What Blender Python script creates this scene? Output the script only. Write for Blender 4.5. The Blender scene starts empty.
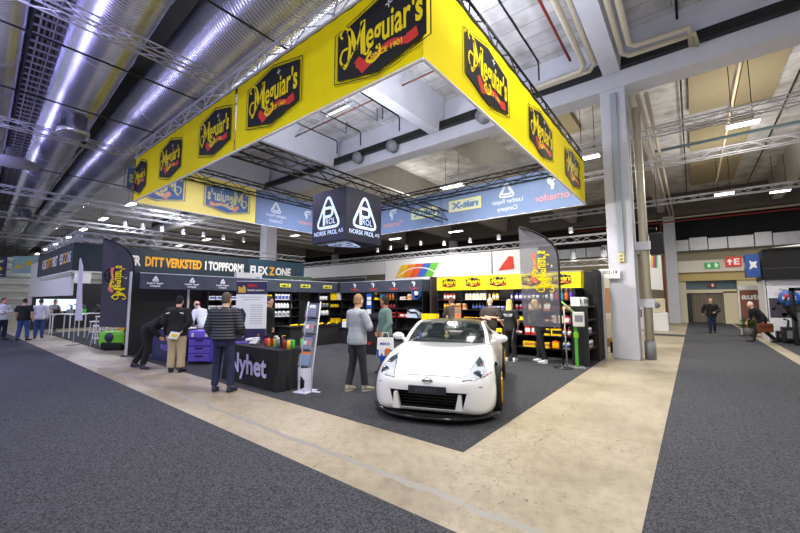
import bpy, bmesh, math, random
from mathutils import Vector, Matrix
from mathutils.bvhtree import BVHTree
random.seed(7)
C = bpy.context.scene.collection
PI = math.pi
def R(d): return math.radians(d)
def V(*a): return Vector(a)

# ------------------------------------------------------------------ materials
def lin(c):
    c = c / 255.0
    return c / 12.92 if c <= 0.04045 else ((c + 0.055) / 1.055) ** 2.4
def rgb(t): return (lin(t[0]), lin(t[1]), lin(t[2]), 1.0)
MATS = {}
def mat(name, col, rough=0.5, metal=0.0, var=0.06, scale=8.0, bump=0.0, bscale=60.0, alpha=1.0, trans=0.0, emit=0.0, coat=0.0, spec=0.5):
    if name in MATS: return MATS[name]
    m = bpy.data.materials.new(name); m.use_nodes = True
    nt = m.node_tree; b = nt.nodes['Principled BSDF']
    b.inputs['Roughness'].default_value = rough
    b.inputs['Metallic'].default_value = metal
    b.inputs['Alpha'].default_value = alpha
    b.inputs['Transmission Weight'].default_value = trans
    b.inputs['Coat Weight'].default_value = coat
    b.inputs['Specular IOR Level'].default_value = spec
    c = rgb(col)
    tc = nt.nodes.new('ShaderNodeTexCoord')
    if var > 0:
        nz = nt.nodes.new('ShaderNodeTexNoise'); nz.inputs['Scale'].default_value = scale; nz.inputs['Detail'].default_value = 4
        nt.links.new(tc.outputs['Object'], nz.inputs['Vector'])
        mx = nt.nodes.new('ShaderNodeMix'); mx.data_type = 'RGBA'
        mx.inputs['A'].default_value = tuple(max(0, x * (1 - 2 * var)) for x in c[:3]) + (1,)
        mx.inputs['B'].default_value = tuple(min(1, x * (1 + 2 * var)) for x in c[:3]) + (1,)
        nt.links.new(nz.outputs['Fac'], mx.inputs['Factor'])
        nt.links.new(mx.outputs['Result'], b.inputs['Base Color'])
    else:
        b.inputs['Base Color'].default_value = c
    if bump > 0:
        n2 = nt.nodes.new('ShaderNodeTexNoise'); n2.inputs['Scale'].default_value = bscale; n2.inputs['Detail'].default_value = 3
        nt.links.new(tc.outputs['Object'], n2.inputs['Vector'])
        bp = nt.nodes.new('ShaderNodeBump'); bp.inputs['Strength'].default_value = bump; bp.inputs['Distance'].default_value = 0.02
        nt.links.new(n2.outputs['Fac'], bp.inputs['Height']); nt.links.new(bp.outputs['Normal'], b.inputs['Normal'])
    if emit > 0:
        b.inputs['Emission Color'].default_value = c; b.inputs['Emission Strength'].default_value = emit
    MATS[name] = m
    return m

# ------------------------------------------------------------------ mesh builder
_txt = {}
def text_geom(s, bold=0.0):
    k = (s, bold)
    if k in _txt: return _txt[k]
    cu = bpy.data.curves.new('t', 'FONT'); cu.body = s; cu.size = 1.0; cu.resolution_u = 3; cu.offset = bold
    cu.align_x = 'LEFT'
    o = bpy.data.objects.new('t', cu); C.objects.link(o)
    bpy.context.view_layer.update()
    me = bpy.data.meshes.new_from_object(o.evaluated_get(bpy.context.evaluated_depsgraph_get()))
    vs = [(v.co.x, v.co.y) for v in me.vertices]; fs = [tuple(p.vertices) for p in me.polygons]
    bpy.data.objects.remove(o); bpy.data.curves.remove(cu); bpy.data.meshes.remove(me)
    if vs:
        x0 = min(v[0] for v in vs); x1 = max(v[0] for v in vs)
    else: x0, x1 = 0, 1
    _txt[k] = (vs, fs, x0, x1)
    return _txt[k]

class MB:
    def __init__(s): s.v = []; s.f = []; s.m = []; s.s = []
    def add(s, vs, fs, mi=0, smooth=False):
        b = len(s.v); s.v.extend([tuple(x) for x in vs])
        for f in fs: s.f.append(tuple(i + b for i in f)); s.m.append(mi); s.s.append(smooth)
        return s
    def box(s, x0, x1, y0, y1, z0, z1, mi=0):
        x0, x1 = min(x0, x1), max(x0, x1); y0, y1 = min(y0, y1), max(y0, y1); z0, z1 = min(z0, z1), max(z0, z1)
        vs = [(x0, y0, z0), (x1, y0, z0), (x1, y1, z0), (x0, y1, z0), (x0, y0, z1), (x1, y0, z1), (x1, y1, z1), (x0, y1, z1)]
        return s.add(vs, [(0, 3, 2, 1), (4, 5, 6, 7), (0, 1, 5, 4), (1, 2, 6, 5), (2, 3, 7, 6), (3, 0, 4, 7)], mi)
    def obox(s, c, ax, ay, az, mi=0):
        c = Vector(c); ax = Vector(ax); ay = Vector(ay); az = Vector(az)
        vs = [c + i * ax + j * ay + k * az for k in (-.5, .5) for i, j in ((-.5, -.5), (.5, -.5), (.5, .5), (-.5, .5))]
        return s.add(vs, [(0, 3, 2, 1), (4, 5, 6, 7), (0, 1, 5, 4), (1, 2, 6, 5), (2, 3, 7, 6), (3, 0, 4, 7)], mi)
    def rbox(s, x0, x1, y0, y1, z0, z1, b=0.01, mi=0):
        bm = bmesh.new()
        bmesh.ops.create_cube(bm, size=1)
        for v in bm.verts: v.co = Vector(((x0 + x1) / 2 + v.co.x * (x1 - x0), (y0 + y1) / 2 + v.co.y * (y1 - y0), (z0 + z1) / 2 + v.co.z * (z1 - z0)))
        bmesh.ops.bevel(bm, geom=bm.edges[:], offset=b, segments=2, affect='EDGES', profile=0.6)
        bm.verts.index_update()
        s.add([v.co.copy() for v in bm.verts], [tuple(v.index for v in f.verts) for f in bm.faces], mi, False); bm.free()
        return s
    def tube(s, p0, p1, r0, r1=None, n=8, mi=0, smooth=True):
        return s.path([p0, p1], [r0, r0 if r1 is None else r1], n, mi, smooth)
    def path(s, pts, rad, n=8, mi=0, smooth=True, closed=False, flat=1.0, upv=None):
        pts = [Vector(p) for p in pts]
        if not isinstance(rad, (list, tuple)): rad = [rad] * len(pts)
        N = len(pts); vs = []; up = None
        for i in range(N):
            if closed: t = pts[(i + 1) % N] - pts[i - 1]
            else: t = pts[min(i + 1, N - 1)] - pts[max(i - 1, 0)]
            if t.length < 1e-9: t = Vector((0, 0, 1))
            t.normalize()
            if up is None:
                if upv is not None: up = Vector(upv)
                else: up = Vector((0, 0, 1)) if abs(t.z) < .9 else Vector((0, 1, 0))
            a = t.cross(up)
            if a.length < 1e-6: a = t.orthogonal()
            a.normalize(); up = a.cross(t).normalized()
            r = rad[i]; ra, rb = (r if isinstance(r, (tuple, list)) else (r, r * flat))
            for k in range(n):
                th = 2 * PI * k / n
                vs.append(pts[i] + a * (ra * math.cos(th)) + up * (rb * math.sin(th)))
        fs = []
        for i in range(N if closed else N - 1):
            j = (i + 1) % N
            for k in range(n):
                l = (k + 1) % n
                fs.append((i * n + k, i * n + l, j * n + l, j * n + k))
        s.add(vs, fs, mi, smooth)
        if not closed:
            b = len(s.v) - N * n
            s.f.append(tuple(b + k for k in range(n))[::-1]); s.m.append(mi); s.s.append(False)
            s.f.append(tuple(b + (N - 1) * n + k for k in range(n))); s.m.append(mi); s.s.append(False)
        return s
    def lathe(s, prof, n=16, c=(0, 0, 0), ax=(0, 0, 1), mi=0, smooth=True, a0=0.0, a1=2 * PI):
        c = Vector(c); z = Vector(ax).normalized(); x = z.orthogonal().normalized(); y = z.cross(x)
        full = abs(a1 - a0 - 2 * PI) < 1e-6; vs = []; m = n if full else n + 1
        for (r, h) in prof:
            for k in range(m):
                th = a0 + (a1 - a0) * k / n
                vs.append(c + z * h + x * (r * math.cos(th)) + y * (r * math.sin(th)))
        fs = []
        for i in range(len(prof) - 1):
            for k in range(n):
                l = (k + 1) % m
                fs.append((i * m + k, i * m + l, (i + 1) * m + l, (i + 1) * m + k))
        b = len(s.v)
        s.add(vs, fs, mi, smooth)
        if full:
            if prof[0][0] > 1e-5: s.f.append(tuple(b + k for k in range(n))[::-1]); s.m.append(mi); s.s.append(False)
            if prof[-1][0] > 1e-5: s.f.append(tuple(b + (len(prof) - 1) * n + k for k in range(n))); s.m.append(mi); s.s.append(False)
        return s
    def ell(s, c, r, nu=12, nv=8, mi=0, fn=None, M=None):
        c = Vector(c); vs = []; fs = []
        for j in range(nv + 1):
            ph = -PI / 2 + PI * j / nv
            for i in range(nu):
                th = 2 * PI * i / nu
                p = Vector((r[0] * math.cos(ph) * math.cos(th), r[1] * math.cos(ph) * math.sin(th), r[2] * math.sin(ph)))
                if fn: p = fn(p)
                if M is not None: p = M @ p
                vs.append(c + p)
        for j in range(nv):
            for i in range(nu):
                k = (i + 1) % nu
                if j == 0: fs.append((j * nu + i, (j + 1) * nu + k, (j + 1) * nu + i))
                elif j == nv - 1: fs.append((j * nu + i, j * nu + k, (j + 1) * nu + i))
                else: fs.append((j * nu + i, j * nu + k, (j + 1) * nu + k, (j + 1) * nu + i))
        return s.add(vs, fs, mi, True)
    def prism(s, poly, O, Rv, U, depth, mi=0):
        O = Vector(O); Rv = Vector(Rv); U = Vector(U); N = Rv.cross(U).normalized(); n = len(poly)
        vs = [O + Rv * a + U * b for a, b in poly] + [O + Rv * a + U * b + N * depth for a, b in poly]
        fs = [tuple(range(n))[::-1], tuple(range(n, 2 * n))] + [(i, (i + 1) % n, n + (i + 1) % n, n + i) for i in range(n)]
        return s.add(vs, fs, mi)
    def ring(s, outer, inner, O, Rv, U, off=0.0, mi=0):
        """flat outline band between two polygons of equal count"""
        O = Vector(O); Rv = Vector(Rv); U = Vector(U); N = Rv.cross(U).normalized(); n = len(outer)
        vs = [O + Rv * a + U * b + N * off for a, b in list(outer) + list(inner)]
        return s.add(vs, [(i, (i + 1) % n, n + (i + 1) % n, n + i) for i in range(n)], mi)
    def poly(s, pl, O, Rv, U, off=0.0, mi=0):
        O = Vector(O); Rv = Vector(Rv); U = Vector(U); N = Rv.cross(U).normalized()
        return s.add([O + Rv * a + U * b + N * off for a, b in pl], [tuple(range(len(pl)))], mi)
    def text(s, t, O, Rv, U, h, w=None, off=0.003, mi=0, bold=0.0, align='c', shear=0.0, fn=None):
        """letters of cap height h on the plane O,Rv,U (unit vectors); w squeezes the line to that width"""
        vs, fs, x0, x1 = text_geom(t, bold)
        O = Vector(O); Rv = Vector(Rv); U = Vector(U); N = Rv.cross(U).normalized()
        k = h / 0.69; W = (x1 - x0) * k; sx = 1.0 if w is None else w / W; W *= sx
        sh = {'c': -W / 2, 'l': 0, 'r': -W}[align]
        out = []
        for (x, y) in vs:
            a = (x - x0) * k * sx + sh + shear * y * k; b = y * k
            if fn: a, b = fn(a, b)
            out.append(O + Rv * a + U * b + N * off)
        return s.add(out, fs, mi)
    def grid(s, P, mi=0, smooth=True, flip=False):
        n = len(P); m = len(P[0]); vs = [p for row in P for p in row]
        fs = []
        for i in range(n - 1):
            for j in range(m - 1):
                q = (i * m + j, i * m + j + 1, (i + 1) * m + j + 1, (i + 1) * m + j)
                fs.append(q[::-1] if flip else q)
        return s.add(vs, fs, mi, smooth)
    def mesh(s, name, mats):
        me = bpy.data.meshes.new(name)
        me.from_pydata([tuple(v) for v in s.v], [], s.f)
        for m in (mats if isinstance(mats, (list, tuple)) else [mats]): me.materials.append(m)
        me.polygons.foreach_set('material_index', s.m); me.polygons.foreach_set('use_smooth', s.s)
        me.update()
        return me
    def build(s, name, mats, parent=None, loc=None, rz=0.0):
        o = bpy.data.objects.new(name, s.mesh(name, mats)); C.objects.link(o)
        if parent is not None: o.parent = parent
        if loc is not None: o.location = loc
        if rz: o.rotation_euler = (0, 0, rz)
        return o

def tag(o, label=None, cat=None, group=None, kind=None):
    if label: o['label'] = label
    if cat: o['category'] = cat
    if group: o['group'] = group
    if kind: o['kind'] = kind
    return o
def thing(name, label, cat, loc=(0, 0, 0), rz=0.0, group=None):
    o = bpy.data.objects.new(name, None); C.objects.link(o); o.empty_display_size = 0.1
    o.location = loc; o.rotation_euler = (0, 0, rz)
    return tag(o, label, cat, group)
def struct(name, mb, m, parent=None):
    o = mb.build(name, m, parent)
    if parent is None: o['kind'] = 'structure'
    return o
def copy_tree(o, parent=None):
    c = o.copy(); C.objects.link(c)
    if parent is not None: c.parent = parent
    for ch in list(o.children): copy_tree(ch, c)
    return c
def ordn(i):
    return ['first', 'second', 'third', 'fourth', 'fifth', 'sixth', 'seventh', 'eighth', 'ninth', 'tenth', 'eleventh', 'twelfth', 'thirteenth', 'fourteenth', 'fifteenth', 'sixteenth', 'seventeenth', 'eighteenth', 'nineteenth', 'twentieth'][i]
def baked(mb, name, mats, parent, mods, smooth=True):
    """mesh with modifiers applied"""
    o = mb.build('tmp', mats)
    for ty, kw in mods:
        md = o.modifiers.new('m', ty)
        for k, v in kw.items(): setattr(md, k, v)
    bpy.context.view_layer.update()
    me = bpy.data.meshes.new_from_object(o.evaluated_get(bpy.context.evaluated_depsgraph_get()))
    old = o.data; bpy.data.objects.remove(o); bpy.data.meshes.remove(old)
    me.name = name
    if smooth: me.polygons.foreach_set('use_smooth', [True] * len(me.polygons))
    if not me.materials:
        for m in (mats if isinstance(mats, (list, tuple)) else [mats]): me.materials.append(m)
    n = bpy.data.objects.new(name, me); C.objects.link(n)
    if parent is not None: n.parent = parent
    return n
CARX, CARY, CARR = -2.88, 4.22, 201.6
# ------------------------------------------------------------------ camera
cam = bpy.data.cameras.new('camera'); cam.sensor_width = 36; cam.lens = 368 / 800 * 36; cam.clip_end = 300
co = bpy.data.objects.new('camera', cam); C.objects.link(co)
co.location = (0, 0, 1.65)
co.rotation_euler = (PI / 2 + math.atan(34 / 368), 0, R(38.4))
bpy.context.scene.camera = co
vs_ = bpy.context.scene.view_settings
vs_.view_transform = 'Standard'; vs_.look = 'None'; vs_.gamma = 1.0; vs_.use_curve_mapping = False
vs_.exposure = 0.0

# ------------------------------------------------------------------ common materials
ALU = mat('aluminium_truss', (196, 196, 204), 0.5, 0.25, 0.03)
BLACKM = mat('black_metal', (22, 22, 25), 0.45, 0.3, 0.05)
BLACKF = mat('black_fabric', (24, 24, 27), 0.9, 0, 0.1, 30)
WHITEP = mat('white_paint', (236, 236, 236), 0.5, 0, 0.02)
GREYP = mat('pale_grey_paint', (196, 197, 206), 0.6, 0, 0.05, 3)
CREAM = mat('cream_paint', (214, 206, 176), 0.6, 0, 0.05, 3)
YEL = mat('yellow_fabric', (246, 226, 0), 0.75, 0, 0.03, 3, spec=0.2)
YELP = mat('yellow_plastic', (246, 205, 10), 0.4, 0, 0.03)
REDP = mat('red_plastic', (205, 30, 26), 0.4, 0, 0.03)
ORNG = mat('orange_plastic', (238, 120, 20), 0.4, 0, 0.03)
BLUEP = mat('blue_plastic', (40, 90, 180), 0.4, 0, 0.03)
GREENP = mat('green_plastic', (70, 190, 40), 0.4, 0, 0.03)
LAMP = mat('lamp_glow', (255, 253, 248), 0.5, 0, 0, emit=14.0)
CHROME = mat('chrome', (215, 215, 220), 0.12, 1.0, 0.02)
GREYPL = mat('grey_plastic', (120, 122, 128), 0.5, 0, 0.05)
BRASSG = mat('gold_metal', (226, 176, 40), 0.25, 0.85, 0.03)
WOODB = mat('brown_board', (176, 128, 80), 0.6, 0, 0.1, 6)

# ------------------------------------------------------------------ floor
def concrete():
    m = bpy.data.materials.new('polished_concrete'); m.use_nodes = True; nt = m.node_tree; L = nt.links.new
    b = nt.nodes['Principled BSDF']; tc = nt.nodes.new('ShaderNodeTexCoord')
    def noise(sc, det=5, rough=0.55):
        n = nt.nodes.new('ShaderNodeTexNoise'); n.inputs['Scale'].default_value = sc; n.inputs['Detail'].default_value = det
        n.inputs['Roughness'].default_value = rough; L(tc.outputs['Object'], n.inputs['Vector']); return n
    def ramp(src, stops):
        r = nt.nodes.new('ShaderNodeValToRGB'); L(src, r.inputs['Fac']); e = r.color_ramp.elements
        while len(e) < len(stops): e.new(0.5)
        for k, (p, c) in enumerate(stops): e[k].position = p; e[k].color = c
        return r
    def mix(f, a, c, blend='MIX'):
        x = nt.nodes.new('ShaderNodeMix'); x.data_type = 'RGBA'; x.blend_type = blend
        if isinstance(f, float): x.inputs['Factor'].default_value = f
        else: L(f, x.inputs['Factor'])
        for s, v in (('A', a), ('B', c)):
            if isinstance(v, tuple): x.inputs[s].default_value = v
            else: L(v, x.inputs[s])
        return x.outputs['Result']
    big = noise(0.55, 6, 0.6)
    base = ramp(big.outputs['Fac'], [(0.3, rgb((138, 126, 106))), (0.48, rgb((166, 154, 132))), (0.72, rgb((188, 177, 156)))])
    fine = noise(9, 6, 0.7)
    fr = ramp(fine.outputs['Fac'], [(0.32, (0.66, 0.64, 0.60, 1)), (0.56, (1, 1, 1, 1))])
    col = mix(0.8, base.outputs['Color'], fr.outputs['Color'], 'MULTIPLY')
    # dark pits in a worn area
    pit = noise(26, 2, 0.5); pr = ramp(pit.outputs['Fac'], [(0.63, (0, 0, 0, 1)), (0.70, (1, 1, 1, 1))])
    zone = noise(0.8, 2); zr = ramp(zone.outputs['Fac'], [(0.46, (0, 0, 0, 1)), (0.60, (1, 1, 1, 1))])
    mm = nt.nodes.new('ShaderNodeMath'); mm.operation = 'MULTIPLY'; L(pr.outputs['Color'], mm.inputs[0]); L(zr.outputs['Color'], mm.inputs[1])
    col = mix(mm.outputs[0], col, rgb((84, 80, 74)))
    # long filled joint parallel to the aisle (y about 2.8) and thin cracks
    sep = nt.nodes.new('ShaderNodeSeparateXYZ'); L(tc.outputs['Object'], sep.inputs[0])
    wob = noise(3.0, 3)
    def band(src, centre, half, amp):
        a = nt.nodes.new('ShaderNodeMath'); a.operation = 'MULTIPLY_ADD'; L(wob.outputs['Fac'], a.inputs[0]); a.inputs[1].default_value = amp; L(src, a.inputs[2])
        d = nt.nodes.new('ShaderNodeMath'); d.operation = 'SUBTRACT'; L(a.outputs[0], d.inputs[0]); d.inputs[1].default_value = centre + amp * 0.5
        ab = nt.nodes.new('ShaderNodeMath'); ab.operation = 'ABSOLUTE'; L(d.outputs[0], ab.inputs[0])
        lt = nt.nodes.new('ShaderNodeMath'); lt.operation = 'LESS_THAN'; L(ab.outputs[0], lt.inputs[0]); lt.inputs[1].default_value = half
        return lt.outputs[0]
    col = mix(band(sep.outputs['Y'], 2.80, 0.04, 0.16), col, rgb((150, 147, 140)))
    col = mix(band(sep.outputs['X'], -1.55, 0.006, 0.5), col, rgb((140, 126, 104)))
    L(col, b.inputs['Base Color'])
    rr = ramp(fine.outputs['Fac'], [(0.3, (0.32, 0.32, 0.32, 1)), (0.7, (0.5, 0.5, 0.5, 1))])
    L(rr.outputs['Color'], b.inputs['Roughness'])
    bp = nt.nodes.new('ShaderNodeBump'); bp.inputs['Strength'].default_value = 0.08; bp.inputs['Distance'].default_value = 0.02
    L(fine.outputs['Fac'], bp.inputs['Height']); L(bp.outputs['Normal'], b.inputs['Normal'])
    return m
def carpet(name, dark, light, scale=55):
    m = bpy.data.materials.new(name); m.use_nodes = True; nt = m.node_tree; L = nt.links.new
    b = nt.nodes['Principled BSDF']; tc = nt.nodes.new('ShaderNodeTexCoord')
    n = nt.nodes.new('ShaderNodeTexNoise'); n.inputs['Scale'].default_value = scale; n.inputs['Detail'].default_value = 4; n.inputs['Roughness'].default_value = 0.75
    L(tc.outputs['Object'], n.inputs['Vector'])
    n2 = nt.nodes.new('ShaderNodeTexNoise'); n2.inputs['Scale'].default_value = 1.2; L(tc.outputs['Object'], n2.inputs['Vector'])
    r = nt.nodes.new('ShaderNodeValToRGB'); L(n.outputs['Fac'], r.inputs['Fac']); e = r.color_ramp.elements
    e[0].position = 0.36; e[0].color = rgb(dark); e[1].position = 0.66; e[1].color = rgb(light)
    x = nt.nodes.new('ShaderNodeMix'); x.data_type = 'RGBA'; x.blend_type = 'MULTIPLY'; x.inputs['Factor'].default_value = 0.35
    L(r.outputs['Color'], x.inputs['A']); L(n2.outputs['Color'], x.inputs['B']); 
    r2 = nt.nodes.new('ShaderNodeValToRGB'); L(n2.outputs['Fac'], r2.inputs['Fac']); r2.color_ramp.elements[0].color = (0.6, 0.6, 0.6, 1); r2.color_ramp.elements[1].color = (1, 1, 1, 1)
    L(r2.outputs['Color'], x.inputs['B'])
    L(x.outputs['Result'], b.inputs['Base Color'])
    b.inputs['Roughness'].default_value = 0.95; b.inputs['Specular IOR Level'].default_value = 0.15
    bp = nt.nodes.new('ShaderNodeBump'); bp.inputs['Strength'].default_value = 0.5; bp.inputs['Distance'].default_value = 0.01
    L(n.outputs['Fac'], bp.inputs['Height']); L(bp.outputs['Normal'], b.inputs['Normal'])
    return m
struct('floor', MB().box(-66, 16, -6, 40, -0.2, 0), concrete())
CARP = carpet('charcoal_carpet', (38, 38, 42), (98, 99, 106))
CARP2 = carpet('charcoal_booth_carpet', (36, 36, 39), (90, 91, 95))
def rug(x0, x1, y0, y1, label, m=None, h=0.006):
    o = MB().box(x0, x1, y0, y1, 0, h).build('carpet', m or CARP); tag(o, label, 'carpet'); return o
rug(-46.4, -1.40, -5.5, 2.43, 'wide dark grey aisle carpet running along the front of the yellow bannered booth')
rug(-0.38, 2.05, 0.2, 34.9, 'long grey aisle carpet leading to the curtained doorway under the exit signs')
rug(-13.3, -2.06, 3.71, 12.35, 'dark grey booth carpet under the white sports car', CARP2)
rug(-1.95, -0.38, 21.4, 22.6, 'narrow grey carpet strip crossing bare concrete beyond the concrete pillar')
rug(2.4, 9, 15.5, 22.2, 'grey carpet patch in front of the black topped stand')
rug(-26, -15.2, 3.6, 13, 'dark carpet under the dark teal fascia stand', CARP2)

# ------------------------------------------------------------------ hall shell
def boards():
    m = bpy.data.materials.new('roof_boards'); m.use_nodes = True; nt = m.node_tree; L = nt.links.new
    b = nt.nodes['Principled BSDF']; tc = nt.nodes.new('ShaderNodeTexCoord')
    bk = nt.nodes.new('ShaderNodeTexBrick'); L(tc.outputs['Object'], bk.inputs['Vector'])
    bk.inputs['Color1'].default_value = rgb((214, 213, 216)); bk.inputs['Color2'].default_value = rgb((196, 195, 198)); bk.inputs['Mortar'].default_value = rgb((140, 138, 138))
    bk.inputs['Scale'].default_value = 1.0; bk.inputs['Brick Width'].default_value = 2.4; bk.inputs['Row Height'].default_value = 0.6; bk.inputs['Mortar Size'].default_value = 0.012
    nz = nt.nodes.new('ShaderNodeTexNoise'); nz.inputs['Scale'].default_value = 1.4; nz.inputs['Detail'].default_value = 6; L(tc.outputs['Object'], nz.inputs['Vector'])
    r = nt.nodes.new('ShaderNodeValToRGB'); L(nz.outputs['Fac'], r.inputs['Fac']); r.color_ramp.elements[0].color = (0.6, 0.59, 0.57, 1); r.color_ramp.elements[0].position = 0.3; r.color_ramp.elements[1].position = 0.6
    x = nt.nodes.new('ShaderNodeMix'); x.data_type = 'RGBA'; x.blend_type = 'MULTIPLY'; x.inputs['Factor'].default_value = 1
    L(bk.outputs['Color'], x.inputs['A']); L(r.outputs['Color'], x.inputs['B']); L(x.outputs['Result'], b.inputs['Base Color'])
    b.inputs['Roughness'].default_value = 0.85
    return m
struct('ceiling', MB().box(-66, 16, 4.2, 40, 9.7, 9.95).box(-2.9, 16, -6, 4.2, 9.7, 9.95), boards())
struct('ceiling_painted_shade', MB().box(-66, -2.9, -6, 4.2, 9.5, 9.7), mat('painted_shade_black', (26, 26, 29), 0.9, 0, 0.1))  # dark of the unlit roof above the ducts, put into the colour
CONC = mat('painted_concrete', (190, 191, 202), 0.7, 0, 0.05, 2.5)
CONCD = mat('grey_concrete', (170, 166, 160), 0.75, 0, 0.08, 2.0)
for k in range(-10, 3):
    x = -1.5 + 6.2 * k
    far = 18.1 if x > -2.5 else 7.9
    b = MB().prism([(-0.265, 8.75), (-0.22, 8.3), (0.22, 8.3), (0.265, 8.75)], (x, 11.9, 0), (1, 0, 0), (0, 0, 1), far - 0.24).prism([(-0.36, 9.69), (-0.265, 8.75), (0.265, 8.75), (0.36, 9.69)], (x, 12.14, 0), (1, 0, 0), (0, 0, 1), far)
    struct('ceiling_beam', b, CONC)
    b = MB().prism([(-0.36, 9.69), (-0.22, 8.3), (0.22, 8.3), (0.36, 9.69)], (x, 33.9, 0), (1, 0, 0), (0, 0, 1), 21.04)
    struct('ceiling_beam', b, CONCD)
struct('main_beam', MB().box(-64.9, 15, 12.15, 12.85, 7.95, 8.75).box(-64.9, 15, 12.27, 12.73, 8.75, 9.69), CONC)
struct('main_beam', MB().box(-64.9, 15, 34.0, 34.7, 7.95, 8.3).box(-64.9, 15, 34.2, 34.5, 8.3, 9.69), mat('brown_concrete', (96, 90, 84), 0.8, 0, 0.08, 2))
# pillars
def pillar(x, y, w, h, detail=True):
    o = struct('pillar', MB().rbox(x - w / 2, x + w / 2, y - w / 2, y + w / 2, 0, h, 0.03), CONC)
    return o
pillar(-1.55, 12.5, 0.66, 7.96)
pillar(-1.1, 34.2, 0.7, 7.96)
for px_ in (-20.2, -38.8): pillar(px_, 12.5, 0.7, 7.96)
for px_ in (-19.8, -38.6): pillar(px_, 34.2, 0.7, 7.96)
# back wall of the hall
WALLB = mat('beige_wall', (176, 168, 142), 0.8, 0, 0.06, 1.5)
struct('wall_back', MB().box(-65, 16, 36.0, 36.3, 0, 9.7), WALLB)
struct('wall_left', MB().box(-65.4, -65, -6, 40, 0, 9.7), mat('dark_grey_wall', (84, 84, 86), 0.8, 0, 0.05))
DARKC = mat('dark_void', (30, 30, 32), 0.8, 0, 0.08, 2)
struct('wall_back_dark_void', MB().box(-65, 16, 35.85, 35.99, 6.35, 9.7), DARKC)  # dark sheet standing in for the unlit depth of the hall
CREAML = mat('cream_lintel', (222, 214, 188), 0.7, 0, 0.03, 2)
struct('trim_1', MB().box(-0.9, 14, 34.9, 35.95, 3.75, 4.6).box(-0.9, 14, 34.7, 34.9, 3.72, 4.4), mat('lintel_white', (226, 222, 208), 0.6, 0, 0.03))
struct('trim_2', MB().box(-0.9, 14, 35.0, 35.95, 3.1, 3.72).box(-0.9, 14, 34.9, 35.0, 3.1, 3.2), mat('lintel_tan', (196, 176, 120), 0.6, 0, 0.04))
struct('trim_3', MB().box(-0.9, -0.35, 35.1, 35.95, 0, 3.1).box(2.5, 14, 35.1, 35.95, 0, 3.1), CREAML)
struct('trim_4', MB().box(-0.35, 2.5, 35.3, 35.7, 2.2, 2.45).box(-0.5, -0.35, 35.2, 35.6, 0, 2.4).box(1.75, 2.5, 35.3, 35.7, 0, 2.3), CREAML)
WGL = mat('tinted_glass', (96, 116, 128), 0.15, 0, 0.05, 2)
struct('window_1', MB().box(-0.35, 2.5, 35.5, 35.6, 2.45, 3.1), WGL)
# curtain in the doorway
def curtain_mb(x0, x1, y, z0, z1, amp=0.05, waves=9, n=70):
    P = []
    for z in (z0, z1):
        P.append([(x0 + (x1 - x0) * i / n, y + amp * math.sin(waves * 2 * PI * i / n) + 0.3 * amp * math.sin(23 * i / n + z), z) for i in range(n + 1)])
    return MB().grid(P)
cur = curtain_mb(-0.05, 1.75, 35.5, 0.05, 2.2).build('curtain', mat('grey_curtain', (134, 126, 114), 0.9, 0, 0.1, 4))
tag(cur, 'grey pleated curtain closing the doorway at the end of the aisle', 'curtain')
struct('door_1', MB().box(-0.35, -0.05, 35.5, 35.55, 0, 2.2), mat('dark_door_glass', (48, 52, 58), 0.2, 0, 0.04))
# silver insulated duct boxes on the back wall
SILV = mat('silver_foil', (190, 192, 198), 0.4, 0.4, 0.08, 3)
g = 0
x = -16.0
wid = [1.4, 2.2, 1.0, 1.9, 2.4, 1.2, 2.0, 1.0, 2.9, 1.1, 1.1, 1.4, 0.9, 2.4, 0.9, 1.5, 2.2, 2.1, 2.1]
ins = thing('insulated_duct', 'long row of silver foil duct sections high on the back wall', 'duct', (0, 35.2, 5.4))
for w in wid:
    MB().rbox(x + 0.02, x + w - 0.02, 0, 0.6, 0, 0.85 + (0.12 if g % 3 == 0 else 0), 0.02).build('duct_section', SILV, ins)
    x += w; g += 1
# exit signs over the doorway
EXG = mat('exit_green', (20, 150, 70), 0.4, 0, 0, emit=0.5); EXR = mat('sign_red', (205, 36, 30), 0.4, 0, 0, emit=0.45); SGW = mat('sign_white', (245, 245, 245), 0.5, 0, 0, emit=0.4)
s = thing('exit_sign', 'green exit sign with white arrow and running figure under the red sign', 'sign', (0.8, 34.6, 3.95))
MB().box(0, 0.84, 0, 0.06, 0, 0.42).build('sign_panel', EXG, s)
p = MB(); O = (0, -0.004, 0)
p.poly([(0.2, 0.34), (0.2, 0.2), (0.12, 0.2), (0.25, 0.06), (0.38, 0.2), (0.30, 0.2), (0.30, 0.34)][::1], O, (1, 0, 0), (0, 0, 1))
p.poly([(0.55, 0.06), (0.62, 0.06), (0.66, 0.16), (0.70, 0.06), (0.77, 0.06), (0.70, 0.22), (0.78, 0.26), (0.74, 0.30), (0.56, 0.28), (0.54, 0.2), (0.6, 0.22), (0.6, 0.18)], O, (1, 0, 0), (0, 0, 1))
p.poly([(0.62 + 0.05 * math.cos(a * PI / 4), 0.35 + 0.05 * math.sin(a * PI / 4)) for a in range(8)], O, (1, 0, 0), (0, 0, 1))
p.build('pictogram', SGW, s)
s = thing('hall_sign', 'square red sign with white arrow and letter E above the doorway', 'sign', (1.95, 34.55, 4.02))
MB().box(0, 0.84, 0, 0.06, 0, 0.68).build('sign_panel', EXR, s)
p = MB().text('E', (0.60, 0, 0.14), (1, 0, 0), (0, 0, 1), 0.40, 0.3, 0.004, 0, 0.02)
p.poly([(0.18, 0.12), (0.28, 0.12), (0.28, 0.36), (0.36, 0.30), (0.36, 0.40), (0.23, 0.55), (0.10, 0.40), (0.10, 0.30), (0.18, 0.36)], (0, -0.004, 0), (1, 0, 0), (0, 0, 1))
p.build('lettering', SGW, s)
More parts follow.
